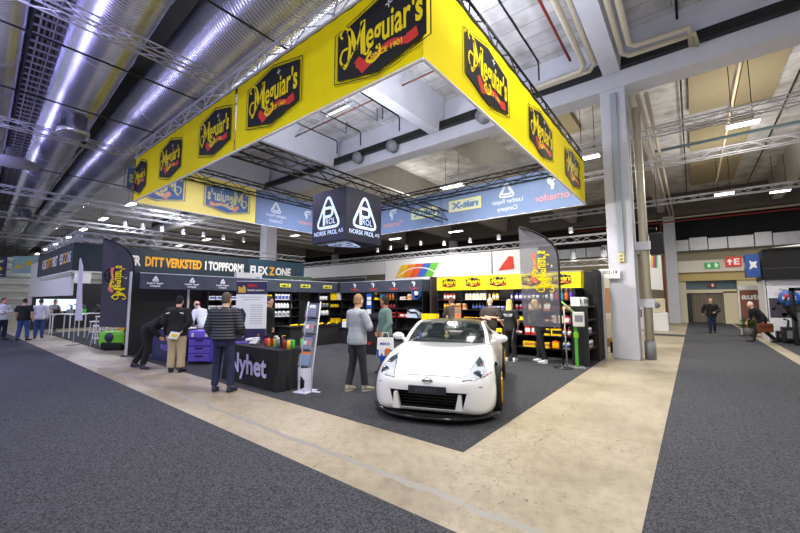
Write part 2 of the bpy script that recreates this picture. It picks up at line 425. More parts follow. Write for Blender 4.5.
s = thing('hall_sign', 'small dark red sign behind the glass over the doorway', 'sign', (0.9, 35.35, 2.62))
MB().box(0, 0.5, 0, 0.05, 0, 0.3).build('sign_panel', mat('dark_red', (120, 24, 34), 0.4, 0, 0.02), s)
MB().text('E', (0.3, 0, 0.06), (1, 0, 0), (0, 0, 1), 0.18, None, 0.004, 0, 0.02).build('lettering', SGW, s)

# pillar fittings
pl = MB().rbox(-1.60, -1.44, 12.08, 12.18, 3.0, 7.8, 0.015).build('cable_trunking', mat('trunking_grey', (150, 160, 172), 0.5, 0, 0.05))
tag(pl, 'blue grey cable trunking running down the face of the concrete pillar', 'trunking')
s = thing('socket_outlet', 'small yellow socket box below the trunking on the concrete pillar', 'socket', (-1.53, 12.1, 2.75))
MB().rbox(-0.07, 0.07, -0.03, 0.07, 0, 0.24, 0.008).build('box', mat('pale_yellow', (222, 206, 120), 0.5), s)
MB().box(-0.04, 0.04, -0.035, -0.03, 0.14, 0.2).box(-0.04, 0.04, -0.035, -0.03, 0.04, 0.1).build('socket_face', GREYPL, s)
s = thing('stand_number_sign', 'small white stand number sign fixed to the concrete pillar', 'sign', (-1.84, 12.02, 2.28))
MB().box(-0.25, 0.26, 0, 0.02, 0, 0.28).build('sign_panel', WHITEP, s)
MB().text('D02-14', (0, 0, 0.13), (1, 0, 0), (0, 0, 1), 0.10, 0.4, 0.004, 0, 0.02).build('lettering', BLACKM, s)
PIPEC = mat('pipe_beige', (186, 178, 160), 0.5, 0.1, 0.05)
s = thing('downpipe', 'thick beige vertical pipe clamped beside the concrete pillar', 'pipe', (-1.02, 12.68, 0))
MB().tube((0, 0, 0.02), (0, 0, 7.4), 0.11, n=14).build('pipe', PIPEC, s)
MB().tube((0.0, 0, 0.0), (0, 0, 0.5), 0.14, n=14).build('pipe_sleeve', GREYPL, s)
for z in (1.45, 3.1): MB().box(-0.2, 0.17, -0.16, 0.16, z, z + 0.24).build('clamp', CONC, s)
s = thing('loudspeaker', 'black loudspeaker hanging beside the pipe on the concrete pillar', 'loudspeaker', (-0.72, 12.75, 2.95))
MB().rbox(-0.17, 0.17, -0.2, 0.2, 0, 0.62, 0.03).build('cabinet', BLACKM, s)
MB().box(-0.14, 0.14, -0.215, -0.2, 0.05, 0.57).build('grille', BLACKF, s)
MB().path([(0, 0.05, 0.62), (0, 0.1, 0.8), (-0.2, 0.1, 0.8)], 0.02).build('bracket', BLACKM, s)

# ------------------------------------------------------------------ big spiral ducts
def spiral():
    m = bpy.data.materials.new('spiral_duct'); m.use_nodes = True; nt = m.node_tree; L = nt.links.new
    b = nt.nodes['Principled BSDF']; tc = nt.nodes.new('ShaderNodeTexCoord')
    w = nt.nodes.new('ShaderNodeTexWave'); w.bands_direction = 'X'; w.inputs['Scale'].default_value = 4.0; w.inputs['Distortion'].default_value = 0
    L(tc.outputs['Object'], w.inputs['Vector'])
    bp = nt.nodes.new('ShaderNodeBump'); bp.inputs['Strength'].default_value = 0.35; bp.inputs['Distance'].default_value = 0.02
    L(w.outputs['Fac'], bp.inputs['Height']); L(bp.outputs['Normal'], b.inputs['Normal'])
    nz = nt.nodes.new('ShaderNodeTexNoise'); nz.inputs['Scale'].default_value = 1.3; L(tc.outputs['Object'], nz.inputs['Vector'])
    r = nt.nodes.new('ShaderNodeValToRGB'); L(nz.outputs['Fac'], r.inputs['Fac'])
    r.color_ramp.elements[0].color = rgb((176, 180, 196)); r.color_ramp.elements[1].color = rgb((214, 216, 226))
    L(r.outputs['Color'], b.inputs['Base Color'])
    b.inputs['Metallic'].default_value = 0.92; b.inputs['Roughness'].default_value = 0.27
    return m
SPIR = spiral()
def duct(y, z, r, label, x0=-3.0, x1=-62, slope=-0.05):
    d = thing('air_duct', label, 'duct', (0, y, z), math.atan(slope))
    MB().tube((x0, 0, 0), (x1, 0, 0), r, n=48).build('duct_shell', SPIR, d)
    x = x0 - 1.1
    while x > x1:
        MB().lathe([(r, -0.03), (r + 0.018, -0.015), (r + 0.018, 0.015), (r, 0.03)], 40, (x, 0, 0), (1, 0, 0)).build('duct_seam', SPIR, d)
        x -= 2.6
    return d
duct(-0.32, 7.0, 0.60, 'silver spiral air duct nearest the hall front, partly out of view', x0=-2)
DB = duct(1.30, 7.0, 0.60, 'silver spiral air duct with hanging round outlets, second from the yellow banner')
duct(3.12, 7.0, 0.72, 'large silver spiral air duct right above the yellow banner truss', x0=-2, slope=-0.035)
for (x, lab) in ((-12.2, 'silver drum outlet under the spiral duct, nearest the banner'), (-27.5, 'small silver drum outlet far along the spiral duct')):
    s = thing('duct_outlet', lab, 'vent', (x, 1.30 - 0.05 * x, 5.86))
    MB().lathe([(0.30, 0), (0.33, 0.02), (0.33, 0.16), (0.27, 0.18), (0.27, 0.5)], 28).build('drum', SPIR, s)
    MB().lathe([(0.0, -0.02), (0.24, -0.02), (0.26, 0.0)], 24).build('louvre_plate', GREYPL, s)
s = thing('ceiling_diffuser', 'wide round dish diffuser hanging at the hall side below the truss', 'vent', (-16.1, 1.15, 5.85))
MB().lathe([(0.0, 0.12), (0.5, 0.1), (0.66, 0.03), (0.66, 0.0), (0.0, 0.0)], 32).build('dish', mat('diffuser_grey', (150, 150, 158), 0.5, 0.3), s)
MB().tube((0, 0, 0.1), (0, 0, 0.45), 0.12, n=12).build('neck', GREYPL, s)
# ladder cable tray between the ducts
tr = thing('cable_tray', 'dark ladder cable tray running between the silver air ducts', 'cable tray', (0, 0.60, 6.75), math.atan(-0.05))
for yy in (-0.3, 0.3): MB().box(-62, -3, yy - 0.015, yy + 0.015, 0, 0.1).build('side_rail', BLACKM, tr)
m = MB(); x = -3.2
while x > -45: m.box(x - 0.02, x + 0.02, -0.3, 0.3, 0.0, 0.03); x -= 0.32
for yy in (-0.2, 0.0, 0.2): m.box(-45.2, -3.1, yy - 0.01, yy + 0.01, 0.0, 0.02)
m.build('tray_lattice', GREYPL, tr)
m = MB()
for k in range(6): m.tube((-3, -0.2 + k * 0.08, 0.05), (-62, -0.2 + k * 0.08, 0.05), 0.022, n=6)
m.build('cables', mat('cable_grey', (70, 66, 64), 0.6), tr)
# thin black suspension rods under the ducts (run across them)
k = 0
for (x, lab) in ((-5.5, 'thin black wire under the ducts nearest the banner corner'), (-8.55, 'thin black wire under the ducts between the first two aluminium trusses'), (-11.2, 'thin black wire under the ducts beside the drum outlet'), (-17.5, 'thin black wire under the ducts beyond the dish diffuser'), (-25, 'thin black wire under the ducts far along the hall')):
    tag(MB().tube((x, -3.5, 6.18), (x, 3.9 - 0.05 * x - 0.2, 6.18), 0.018, n=6).build('wire', BLACKM), lab, 'wire')

# ------------------------------------------------------------------ trusses
def truss(label, p0, p1, size=0.28, m=None, group=None, step=None, r=0.024):
    m = m or ALU; p0 = Vector(p0); p1 = Vector(p1); d = p1 - p0; Ln = d.length; t = d.normalized()
    side = t.cross(Vector((0, 0, 1))).normalized(); up = Vector((0, 0, 1)); h = size / 2
    T = thing('lighting_truss', label, 'truss', p0, 0, group)
    cs = [(-h, -h), (h, -h), (h, h), (-h, h)]
    for a, b in cs:
        o = side * a + up * b
        MB().tube(o, d + o, r, n=7).build('chord', m, T)
    n = max(2, int(round(Ln / (step or size * 1.7)))); mb = MB()
    for k in range(4):
        a, b = cs[k], cs[(k + 1) % 4]
        for i in range(n):
            f0 = i / n; f1 = (i + 1) / n
            A = side * a[0] + up * a[1]; B = side * b[0] + up * b[1]
            q0, q1 = (A, B) if i % 2 == 0 else (B, A)
            mb.tube(d * f0 + q0, d * f1 + q1, r * 0.5, n=4, smooth=False)
    mb.build('lattice', m, T)
    return T
truss('aluminium truss crossing the silver ducts to the yellow banner, nearest of them', (-7.25, -4, 6.05), (-7.25, 3.2, 6.05), 0.19, r=0.016)
truss('aluminium truss crossing the silver ducts to the far end of the yellow banner', (-13.1, -4, 6.05), (-13.1, 3.2, 6.05), 0.19, r=0.016)
truss('aluminium truss over the ducts just beyond the end of the yellow banner', (-20.6, -4, 5.95), (-20.6, 18, 5.95), 0.26, r=0.02)
truss('aluminium truss far over the ducts above the dark teal stand', (-27.5, -4, 6.05), (-27.5, 14, 6.05))
truss('farthest aluminium truss crossing the silver ducts', (-36, -4, 6.05), (-36, 14, 6.05))
truss('aluminium truss just beyond the concrete pillar, under the roof', (-9, 15.2, 7.5), (13, 15.2, 7.5))
truss('second aluminium truss beyond the concrete pillar, behind the near lamp', (-9, 18.9, 7.5), (13, 18.9, 7.5))
truss('third aluminium truss beyond the concrete pillar, by the far ceiling lamp', (-9, 26.6, 7.5), (13, 26.6, 7.5))
truss('aluminium truss high behind the black feather flag, over the white fascia stand', (-27, 20.1, 4.75), (-2.6, 20.1, 4.75), 0.32)
truss('low aluminium truss over the shelving beside the concrete pillar', (-7.2, 20.6, 3.55), (-2.4, 20.6, 3.55), 0.3)
# ------------------------------------------------------------------ ceiling lamps
def lamp(x, y, z, label, L=1.5, ax='x', rod=True):
    T = thing('ceiling_lamp', label, 'lamp', (x, y, z))
    a, b = (L / 2, 0.16) if ax == 'x' else (0.16, L / 2)
    MB().box(-a, a, -b, b, 0.03, 0.1).build('housing', WHITEP, T)
    MB().box(-a + 0.02, a - 0.02, -b + 0.02, b - 0.02, 0, 0.03).build('diffuser', LAMP, T)
    if rod:
        for k in (-0.6, 0.6):
            MB().tube((a * k, b * 0, 0.1), (a * k, 0, 9.44 - z), 0.012, n=5).build('rod', BLACKM, T)
LP = [(1.56, 15.56, 7.2, 'bright ceiling lamp on the near truss beyond the pillar'), (1.62, 25.44, 7.2, 'bright ceiling lamp over the far end of the grey aisle'),
      (-2.94, 15.8, 7.3, 'ceiling lamp glimpsed beside the pillar past the banner end'), (3.96, 27.5, 7.4, 'ceiling lamp at the picture edge over the black topped stand'),
      (-9.44, 16.24, 7.5, 'ceiling lamp above the back banner near the hanging cube'), (-15.6, 21.3, 7.5, 'ceiling lamp below the back banner beside the cube'),
      (-15.6, 27.35, 7.5, 'ceiling lamp far behind the blue back banner'),
      (-22, 27, 7.5, 'ceiling lamp far behind the cube'), (-28, 20, 7.5, 'ceiling lamp beyond the teal fascia')]
for k in range(8):
    LP.append((-20.5 - 6.3 * k, 7.0 + 0.1 * k, 7.5, ordn(k) + ' ceiling lamp in the long row beside the ducts, counted from the yellow banner'))
for k in range(5):
    LP.append((-24 - 6.3 * k, 16, 7.5, ordn(k) + ' ceiling lamp in the row above the teal fascia lettering'))
for k, a in enumerate(LP): lamp(*a, L=0.8 if k < 4 else 1.3)
# tube light battens by the roof
for (x, y, lab) in ((-10.4, 8.6, 'fluorescent batten nearest the yellow banner in the lit roof bay'), (-10.7, 9.2, 'middle fluorescent batten in the lit roof bay'), (-11.0, 9.8, 'fluorescent batten farthest from the banner in the lit roof bay')):
    T = thing('tube_light', lab, 'lamp', (x, y, 9.4))
    MB().box(-0.75, 0.75, -0.05, 0.05, 0.05, 0.1).build('batten', WHITEP, T)
    MB().tube((-0.72, 0, 0.03), (0.72, 0, 0.03), 0.02, n=8).build('tube', mat('tube_glow', (250, 252, 255), 0.5, 0, 0, emit=3), T)
    MB().tube((0, 0, 0.1), (0, 0, 0.3), 0.012, n=5).build('rod', BLACKM, T)
# ------------------------------------------------------------------ roof pipes and trays
def pipe(label, pts, r, m, cat='pipe', name='roof_pipe'):
    return tag(MB().path(pts, r, 10).build(name, m), label, cat)
RUST = mat('rust_pipe', (96, 60, 46), 0.6, 0.2, 0.1)
tag(MB().box(-40, 15, 11.92, 12.12, 8.43, 8.70).build('cable_tray', BLACKM), 'black cable tray along the big roof beam over the pillar', 'cable tray')
pipe('cream pipe along the roof joist turning past the pillar, nearer of the pair', [(-2.05, -2, 8.35), (-2.05, 11.0, 8.35), (-2.2, 11.3, 8.35), (-4.6, 11.4, 8.35)], 0.075, PIPEC)
pipe('cream pipe along the roof joist turning past the pillar, closer to the joist', [(-1.83, -2, 8.45), (-1.83, 11.3, 8.45), (-2.0, 11.6, 8.45), (-5.5, 11.65, 8.45)], 0.075, PIPEC)
pipe('thin red sprinkler pipe beside the cream roof pipes', [(-2.4, -2, 8.6), (-2.4, 11, 8.6)], 0.035, mat('red_pipe', (150, 40, 34), 0.5))
pipe('cream roof pipe above the aisle bending along the beam, outer of two', [(-1.15, -2, 8.4), (-1.15, 11.2, 8.4), (-1.0, 11.45, 8.4), (0.42, 11.5, 8.4), (0.46, 12.0, 8.35)], 0.07, PIPEC)
pipe('cream roof pipe above the aisle bending along the beam, inner of two', [(-0.94, -2, 8.4), (-0.94, 10.9, 8.4), (-0.8, 11.1, 8.4), (0.3, 11.15, 8.4), (0.36, 11.9, 8.35)], 0.07, PIPEC)
for k in range(2):
    pipe(('nearer' if k == 0 else 'farther') + ' of two cream pipes running down the bay beyond the pillar', [(-0.98 + 0.22 * k, 12.95, 7.9), (-0.98 + 0.22 * k, 33.6, 7.9)], 0.06, PIPEC)
pipe('cream pipe along the far roof beam over the aisle', [(-8, 33.85, 7.75), (14, 33.85, 7.75)], 0.07, PIPEC)
pipe('red sprinkler pipe along the far roof beam over the aisle', [(-8, 33.8, 7.5), (14, 33.8, 7.5)], 0.05, mat('red_pipe', (150, 40, 34), 0.5))
pipe('rust coloured pipe running down beside the far pillar', [(-1.6, 34.0, 0.2), (-1.6, 34.0, 7.6)], 0.06, mat('copper_pipe', (160, 84, 40), 0.5, 0.3))
pipe('brown sprinkler pipe across the lit roof bay near the banner corner', [(-7.2, 9.2, 8.8), (-5.0, 9.2, 8.8)], 0.03, RUST)
pipe('brown sprinkler pipe across the lit roof bay by the fluorescent battens', [(-14.2, 9.6, 9.0), (-8.6, 9.5, 9.0)], 0.03, RUST)
for (x, y0, lab) in ((-8.75, 7.5, 'black sprinkler branch in the lit roof bay closest to the joist'), (-10.9, 7.5, 'black sprinkler branch in the middle of the lit roof bay'), (-12.4, 6.5, 'black sprinkler branch in the lit roof bay farthest from the joist'), (-5.4, 6.0, 'black sprinkler branch in the roof bay above the big white car'), (-3.3, 3.0, 'black sprinkler branch outside the banner end towards the pillar'), (-4.2, 3.0, 'brown sprinkler line outside the banner towards the pillar')):
    pipe(lab, [(x, y0, 8.95), (x, 10.9, 8.95), (x, 11.0, 8.9), (x, 11.0, 8.35)], 0.028, RUST if 'brown' in lab else BLACKM)
for (x, y0, y1, lab) in ((-9.55, 7.2, 10.8, 'grey conduit in the lit roof bay between the first two black branches'), (-9.85, 7.4, 10.8, 'second grey conduit in the lit roof bay between the first two black branches'), (-11.7, 7.6, 10.8, 'grey conduit in the lit roof bay near the far joist')):
    pipe(lab, [(x, y0, 9.1), (x, y1, 9.1), (x, y1 + 0.1, 9.05), (x, y1 + 0.1, 9.6)], 0.03, GREYPL)
for (x, lab) in ((-9.9, 'round grey vent cowl on the big beam, middle of three'), (-12.0, 'round grey vent cowl on the big beam, farthest from the pillar'), (-5.6, 'round grey vent cowl on the big beam nearest the pillar')):
    tag(MB().lathe([(0.0, 0), (0.26, 0), (0.26, 0.3), (0.0, 0.36)], 20, (x, 12.1, 8.35), (0, -1, 0)).build('vent_cowl', GREYPL), lab, 'vent')
AP = mat('acoustic_panel', (150, 138, 110), 0.85, 0, 0.08, 12)
for (x0, x1, y0, y1, lab) in ((0.32, 1.55, 13.0, 19.2, 'tan acoustic ceiling panel nearest the pillar'), (1.75, 2.85, 13.0, 19.6, 'tan acoustic ceiling panel right above the near lamp'), (0.32, 2.5, 21.2, 24.2, 'tan acoustic ceiling panel in the middle of the aisle bay'), (0.32, 2.5, 26.7, 31.5, 'large tan acoustic ceiling panel at the far end of the aisle bay'), (-5.6, -3.6, 13.2, 18, 'tan acoustic ceiling panel behind the banner end')):
    tag(MB().box(x0, x1, y0, y1, 9.45, 9.69).build('acoustic_panel', AP), lab, 'ceiling panel')
pipe('long pale light track above the aisle under the tan panels', [(1.65, 12.9, 9.35), (1.65, 31, 9.35)], 0.045, mat('track_cream', (238, 214, 180), 0.5, 0, 0, emit=0.25))
for (x, lab) in ((-0.9, 'thin dark conduit across the bay just past the pillar'),):
    pipe(lab, [(-1, 14.2, 9.3), (12, 14.2, 9.3)], 0.025, BLACKM)
pipe('blue grey cable duct crossing the bay beyond the near lamp', [(-1, 20.5, 8.6), (13, 20.5, 8.6)], 0.07, mat('teal_grey', (128, 150, 160), 0.5, 0, 0.05))
for (x, lab) in ((0.1, 'dark conduit line along the roof bay, nearest the pillar'), (3.3, 'dark conduit line along the roof bay, towards the far joist')):
    pipe(lab, [(x, 5 if x < 1 else 12.9, 9.45), (x, 33, 9.45)], 0.03, BLACKM)
# ------------------------------------------------------------------ flat lettering helpers
def stroke(mb, pts, w, O, Rv, U, off=0.004, mi=0, closed=False):
    """flat brush stroke along 2-D points; w may vary"""
    n = len(pts); ws = w if isinstance(w, (list, tuple)) else [w] * n
    O = Vector(O); Rv = Vector(Rv); U = Vector(U); N = Rv.cross(U).normalized(); L_ = []; Rr = []
    for i in range(n):
        a = pts[i - 1] if (closed or i > 0) else pts[i]; b = pts[(i + 1) % n] if (closed or i < n - 1) else pts[i]
        dx, dy = b[0] - a[0], b[1] - a[1]; l = math.hypot(dx, dy) or 1; nx, ny = -dy / l * ws[i] / 2, dx / l * ws[i] / 2
        L_.append((pts[i][0] + nx, pts[i][1] + ny)); Rr.append((pts[i][0] - nx, pts[i][1] - ny))
    vs = [O + Rv * a + U * b + N * off for a, b in L_ + Rr]
    fs = [(i, n + i, n + (i + 1) % n, (i + 1) % n) for i in range(n if closed else n - 1)]
    mb.add(vs, fs, mi)
def smooth_pts(p, k=6):
    out = []
    for i in range(len(p) - 1):
        p0 = p[max(i - 1, 0)]; p1 = p[i]; p2 = p[i + 1]; p3 = p[min(i + 2, len(p) - 1)]
        for j in range(k):
            t = j / k
            out.append(tuple(0.5 * (2 * p1[c] + (p2[c] - p0[c]) * t + (2 * p0[c] - 5 * p1[c] + 4 * p2[c] - p3[c]) * t * t + (3 * p1[c] - p0[c] - 3 * p2[c] + p3[c]) * t ** 3) for c in range(len(p1))))
    out.append(tuple(p[-1])); return out
def round_tri(w, h, r=0.25, n=7):
    """rounded triangle, apex up, counter-clockwise"""
    cs = [(-w / 2, -h / 2), (w / 2, -h / 2), (0, h / 2)]; out = []
    for i in range(3):
        p = Vector(cs[i]); a = (Vector(cs[i - 1]) - p).normalized(); b = (Vector(cs[(i + 1) % 3]) - p).normalized()
        d = r * w
        A = p + a * d; B = p + b * d
        for k in range(n + 1):
            t = k / n; q = A * (1 - t) ** 2 + p * 2 * t * (1 - t) + B * t * t
            out.append((q.x, q.y))
    return out
def hexpts(w, h):
    return [(-w / 2, -0.34 * h), (0, -0.5 * h), (w / 2, -0.34 * h), (w / 2, 0.34 * h), (0, 0.5 * h), (-w / 2, 0.34 * h)]
YELB = mat('logo_yellow', (247, 222, 20), 0.6, 0, 0, spec=0.2)
PLATE = mat('logo_black', (20, 20, 23), 0.6, 0, 0.05, spec=0.3)
LRED = mat('logo_red', (214, 44, 28), 0.6, 0, 0)
LWHITE = mat('logo_white', (240, 240, 240), 0.6, 0, 0)
def script_word(mb, O, Rv, U, w, mi_y=1, mi_r=2, mi_w=3, sgn=1.0, o=0.008):
    """the curly yellow word on its red ribbon, w = width of the word"""
    k = w / 1.3
    def P(pts): return [(a * k, b * k) for a, b in pts]
    # red ribbon below
    rib = smooth_pts([(-0.34, -0.20), (-0.2, -0.30), (0.0, -0.24), (0.2, -0.19), (0.42, -0.25), (0.6, -0.22)], 5)
    stroke(mb, P(rib), [0.09 * k if 5 < i < len(rib) - 5 else 0.13 * k for i in range(len(rib))], O, Rv, U, sgn * o * 0.6, mi_r)
    stroke(mb, P([(-0.36, -0.16), (-0.22, -0.36)]), 0.1 * k, O, Rv, U, sgn * o * 0.5, mi_r)
    mb.text('SINCE 1901', Vector(O) + Vector(Rv) * (0.13 * k) + Vector(U) * (-0.265 * k), Rv, U, 0.065 * k, 0.5 * k, sgn * o * 0.9, mi_y, 0.02)
    # capital M in strokes
    mb.text('eguiar', Vector(O) + Vector(Rv) * (-0.19 * k) + Vector(U) * (-0.10 * k), Rv, U, 0.36 * k, 0.70 * k, sgn * o, mi_y, 0.018, 'l')
    mb.text("'s", Vector(O) + Vector(Rv) * (0.525 * k) + Vector(U) * (-0.10 * k), Rv, U, 0.34 * k, 0.15 * k, sgn * o, mi_y, 0.03, 'l')
    for pts, ww in (([(-0.50, -0.12), (-0.48, 0.1), (-0.50, 0.30)], 0.055), ([(-0.52, 0.32), (-0.45, 0.22), (-0.37, -0.02)], 0.075), ([(-0.37, -0.02), (-0.30, 0.18), (-0.24, 0.30)], 0.04), ([(-0.25, 0.32), (-0.25, 0.08), (-0.24, -0.12)], 0.085),
                    ([(-0.52, 0.32), (-0.60, 0.38), (-0.66, 0.30), (-0.62, 0.24)], 0.03), ([(-0.50, -0.12), (-0.58, -0.16), (-0.66, -0.06), (-0.62, 0.06), (-0.52, 0.06)], 0.035), ([(-0.24, -0.12), (-0.18, -0.16), (-0.14, -0.11)], 0.035),
                    ([(-0.42, -0.03), (-0.56, -0.2), (-0.62, -0.12)], 0.025), ([(0.02, -0.12), (0.04, -0.24), (-0.08, -0.30), (-0.18, -0.24), (-0.1, -0.16)], 0.04)):
        sp = smooth_pts(pts, 5); stroke(mb, P(sp), ww * k, O, Rv, U, sgn * o, mi_y)
    for a in range(2):
        d = 0.06 * k; cx, cy = 0.18 * k, 0.33 * k
        stroke(mb, [(cx - (d if a else 0), cy - (0 if a else d)), (cx, cy), (cx + (d if a else 0), cy + (0 if a else d))], [0.004 * k, 0.03 * k, 0.004 * k], O, Rv, U, sgn * o, mi_w)
def hex_logo(O, Rv, U, w, h, sgn=1.0, name='logo', parent=None, mats=None, o=0.008):
    mb = MB(); hp = hexpts(w, h)
    mb.poly(hp, O, Rv, U, sgn * o * 0.4, 0)
    mb.ring(hexpts(w * 1.09, h * 1.11), hexpts(w * 1.065, h * 1.075), O, Rv, U, sgn * o * 0.4, 0)
    script_word(mb, O, Rv, U, w * 0.9, sgn=sgn, o=o)
    return mb.build(name, mats or [PLATE, YELB, LRED, LWHITE], parent)
def swirl_bird(mb, O, Rv, U, s, mi, off=0.005):
    stroke(mb, [(a * s, b * s) for a, b in smooth_pts([(-0.5, 0.45), (-0.2, 0.5), (0.25, 0.4), (0.3, 0.1), (0.1, -0.15), (0.15, -0.5)], 5)], [0.02 * s] + [0.22 * s] * 12 + [0.3 * s] * 8 + [0.2 * s] * 4 + [0.03 * s], O, Rv, U, off, mi)
    stroke(mb, [(a * s, b * s) for a, b in smooth_pts([(-0.45, 0.2), (-0.15, 0.22), (0.1, 0.1)], 5)], 0.1 * s, O, Rv, U, off, mi)
# ------------------------------------------------------------------ the hanging banner
BX, BY, BL, BB, BZ0, BZ1 = -2.34, 3.40, -12.6, 11.85, 4.5, 5.80
hb = thing('hanging_banner', 'huge yellow four sided banner with black hexagon logos hanging over the booth', 'banner')
t = 0.02
def wavy(p0, p1, z0, z1, nrm, n=60, amp=0.006):
    p0 = Vector(p0); p1 = Vector(p1); nrm = Vector(nrm); rows = []
    for z in [z0 + (z1 - z0) * j / 6 for j in range(7)]:
        rows.append([Vector((*(p0 + (p1 - p0) * i / n), z)) + Vector((*nrm, 0)) * amp * math.sin(i * 1.3 + z * 2) for i in range(n + 1)])
    return rows
def panel(name, p0, p1, nrm, m, m_in=None):
    """a thin cloth panel with an outer and an inner skin"""
    mb = MB(); P = wavy(p0, p1, BZ0, BZ1, nrm); nv = Vector((*nrm, 0)) * t
    mb.grid(P, 0); mb.grid([[v - nv for v in r] for r in P], 1, flip=True)
    n = len(P[0])
    for a, b in ((P[0], 1), (P[-1], 1)):
        mb.add([v for v in a] + [v - nv for v in a], [(i, i + 1, n + i + 1, n + i) for i in range(n - 1)], 0)
    return mb.build(name, [m, m_in or m], hb)
YELIN = mat('yellow_fabric_back', (240, 226, 120), 0.8, 0, 0.04, 2)
BLUIN = mat('blue_fabric_back', (116, 137, 180), 0.8, 0, 0.05, 2)
pf1 = panel('front_panel', (-6.76, BY), (BX, BY), (0, -1), YEL, YELIN)
pf2 = panel('front_panel', (BL, BY), (-6.84, BY), (0, -1), YEL, YELIN)
pr = panel('side_panel', (BX, BY), (BX, BB), (1, 0), YEL, YELIN)
ply = panel('side_panel', (BL, BY), (BL, 7.20), (-1, 0), YEL, YELIN)
plb = panel('side_panel', (BL, 7.22), (BL, BB), (-1, 0), mat('navy_fabric', (40, 56, 96), 0.8), BLUIN)
pb1 = panel('back_panel', (BL, BB), (-7.36, BB), (0, 1), MATS['navy_fabric'], BLUIN)
pb2 = panel('back_panel', (-7.31, BB), (BX, BB), (0, 1), MATS['navy_fabric'], BLUIN)
for x, z in ((-3.05, 5.12), (-5.5, 5.18)):
    hex_logo((x, BY - 0.022, z), (1, 0, 0), (0, 0, 1), 1.55, 1.0, parent=pf1)
for x, w_ in ((-7.62, 1.35), (-9.95, 1.3), (-12.08, 0.9)):
    hex_logo((x, BY - 0.022, 5.14), (1, 0, 0), (0, 0, 1), w_, 0.96, parent=pf2)
for y in (5.18, 7.78, 10.42):
    hex_logo((BX + 0.022, y, 5.16), (0, 1, 0), (0, 0, 1), 1.5, 0.94, parent=pr)
# seen from behind through the cloth: pale mirrored prints on the inner skins
PB = mat('print_blue_grey', (82, 108, 152), 0.8, 0, 0.02); PY = mat('print_pale_yellow', (226, 222, 130), 0.8, 0, 0.02)
PR = mat('print_pink', (206, 150, 158), 0.8, 0, 0.02); PW = mat('print_pale', (206, 214, 232), 0.8, 0, 0.02)
for y in (3.95, 6.15):
    hex_logo((BL + t + 0.022, y, 5.16), (0, -1, 0), (0, 0, 1), 1.5, 0.92, sgn=-1, parent=ply, mats=[PB, mat('print_yellow_grey', (206, 208, 150), 0.8), mat('print_rose', (212, 150, 120), 0.8), PW])
def ghost_leather(O, Rv, s, par):
    m = MB()
    for q in (1.0, 0.66): 
        tr_ = round_tri(0.5 * s * q, 0.46 * s * q); stroke(m, [(a, b + 0.28 * s) for a, b in tr_], 0.05 * s, O, Rv, (0, 0, 1), -0.006, 0, True)
    m.build('emblem', PW, par); m = MB()
    m.text('Leather Repair', Vector(O) + Vector((0, 0, -0.14 * s)), Rv, (0, 0, 1), 0.13 * s, 0.95 * s, -0.006, 0, 0.01)
    m.build('lettering', PW, par); m = MB()
    m.text('Company', Vector(O) + Vector((0, 0, -0.36 * s)), Rv, (0, 0, 1), 0.13 * s, 0.62 * s, -0.006, 0, 0.01)
    m.build('lettering', PW, par)
def ghost_tornado(O, Rv, s, par):
    m = MB(); swirl_bird(m, Vector(O) + Vector((0, 0, 0.28 * s)), Rv, (0, 0, 1), 0.42 * s, 0, -0.006); m.build('emblem', PW, par); m = MB()
    m.text('Tornador', Vector(O) + Vector((0, 0, -0.22 * s)), Rv, (0, 0, 1), 0.2 * s, 1.15 * s, -0.006, 1, 0.02)
    m.build('print', [PW, PR], par)
def ghost_box(O, Rv, s, par):
    m = MB(); w, h = 1.32 * s, 0.42 * s
    q = [(-w / 2, -h / 2), (w / 2, -h / 2), (w / 2, h / 2), (-w / 2, h / 2)]
    m.ring(q, [(a * 0.94, b * 0.8) for a, b in q], O, Rv, (0, 0, 1), -0.006, 0)
    m.poly([(a * 0.94, b * 0.8) for a, b in q], O, Rv, (0, 0, 1), -0.006, 1)
    m.text('rait-X', Vector(O) + Vector((0, 0, -0.10 * s)), Rv, (0, 0, 1), 0.22 * s, 1.1 * s, -0.010, 2, 0.06)
    m.build('print', [PY, mat('print_pale_box', (196, 206, 190), 0.8), mat('print_steel', (104, 132, 170), 0.8)], par)
ghost_leather((BL + t + 0.016, 8.05, 5.02), (0, -1, 0), 0.95, plb); ghost_tornado((BL + t + 0.016, 9.55, 5.0), (0, -1, 0), 0.8, plb)
yb = BB - t - 0.012
ghost_tornado((-9.75, yb, 4.98), (-1, 0, 0), 0.95, pb1); ghost_box((-8.15, yb, 5.1), (-1, 0, 0), 0.95, pb1)
ghost_box((-6.35, yb, 5.15), (-1, 0, 0), 1.0, pb2); ghost_leather((-4.75, yb, 5.1), (-1, 0, 0), 1.15, pb2); ghost_tornado((-3.2, yb, 5.05), (-1, 0, 0), 1.1, pb2)
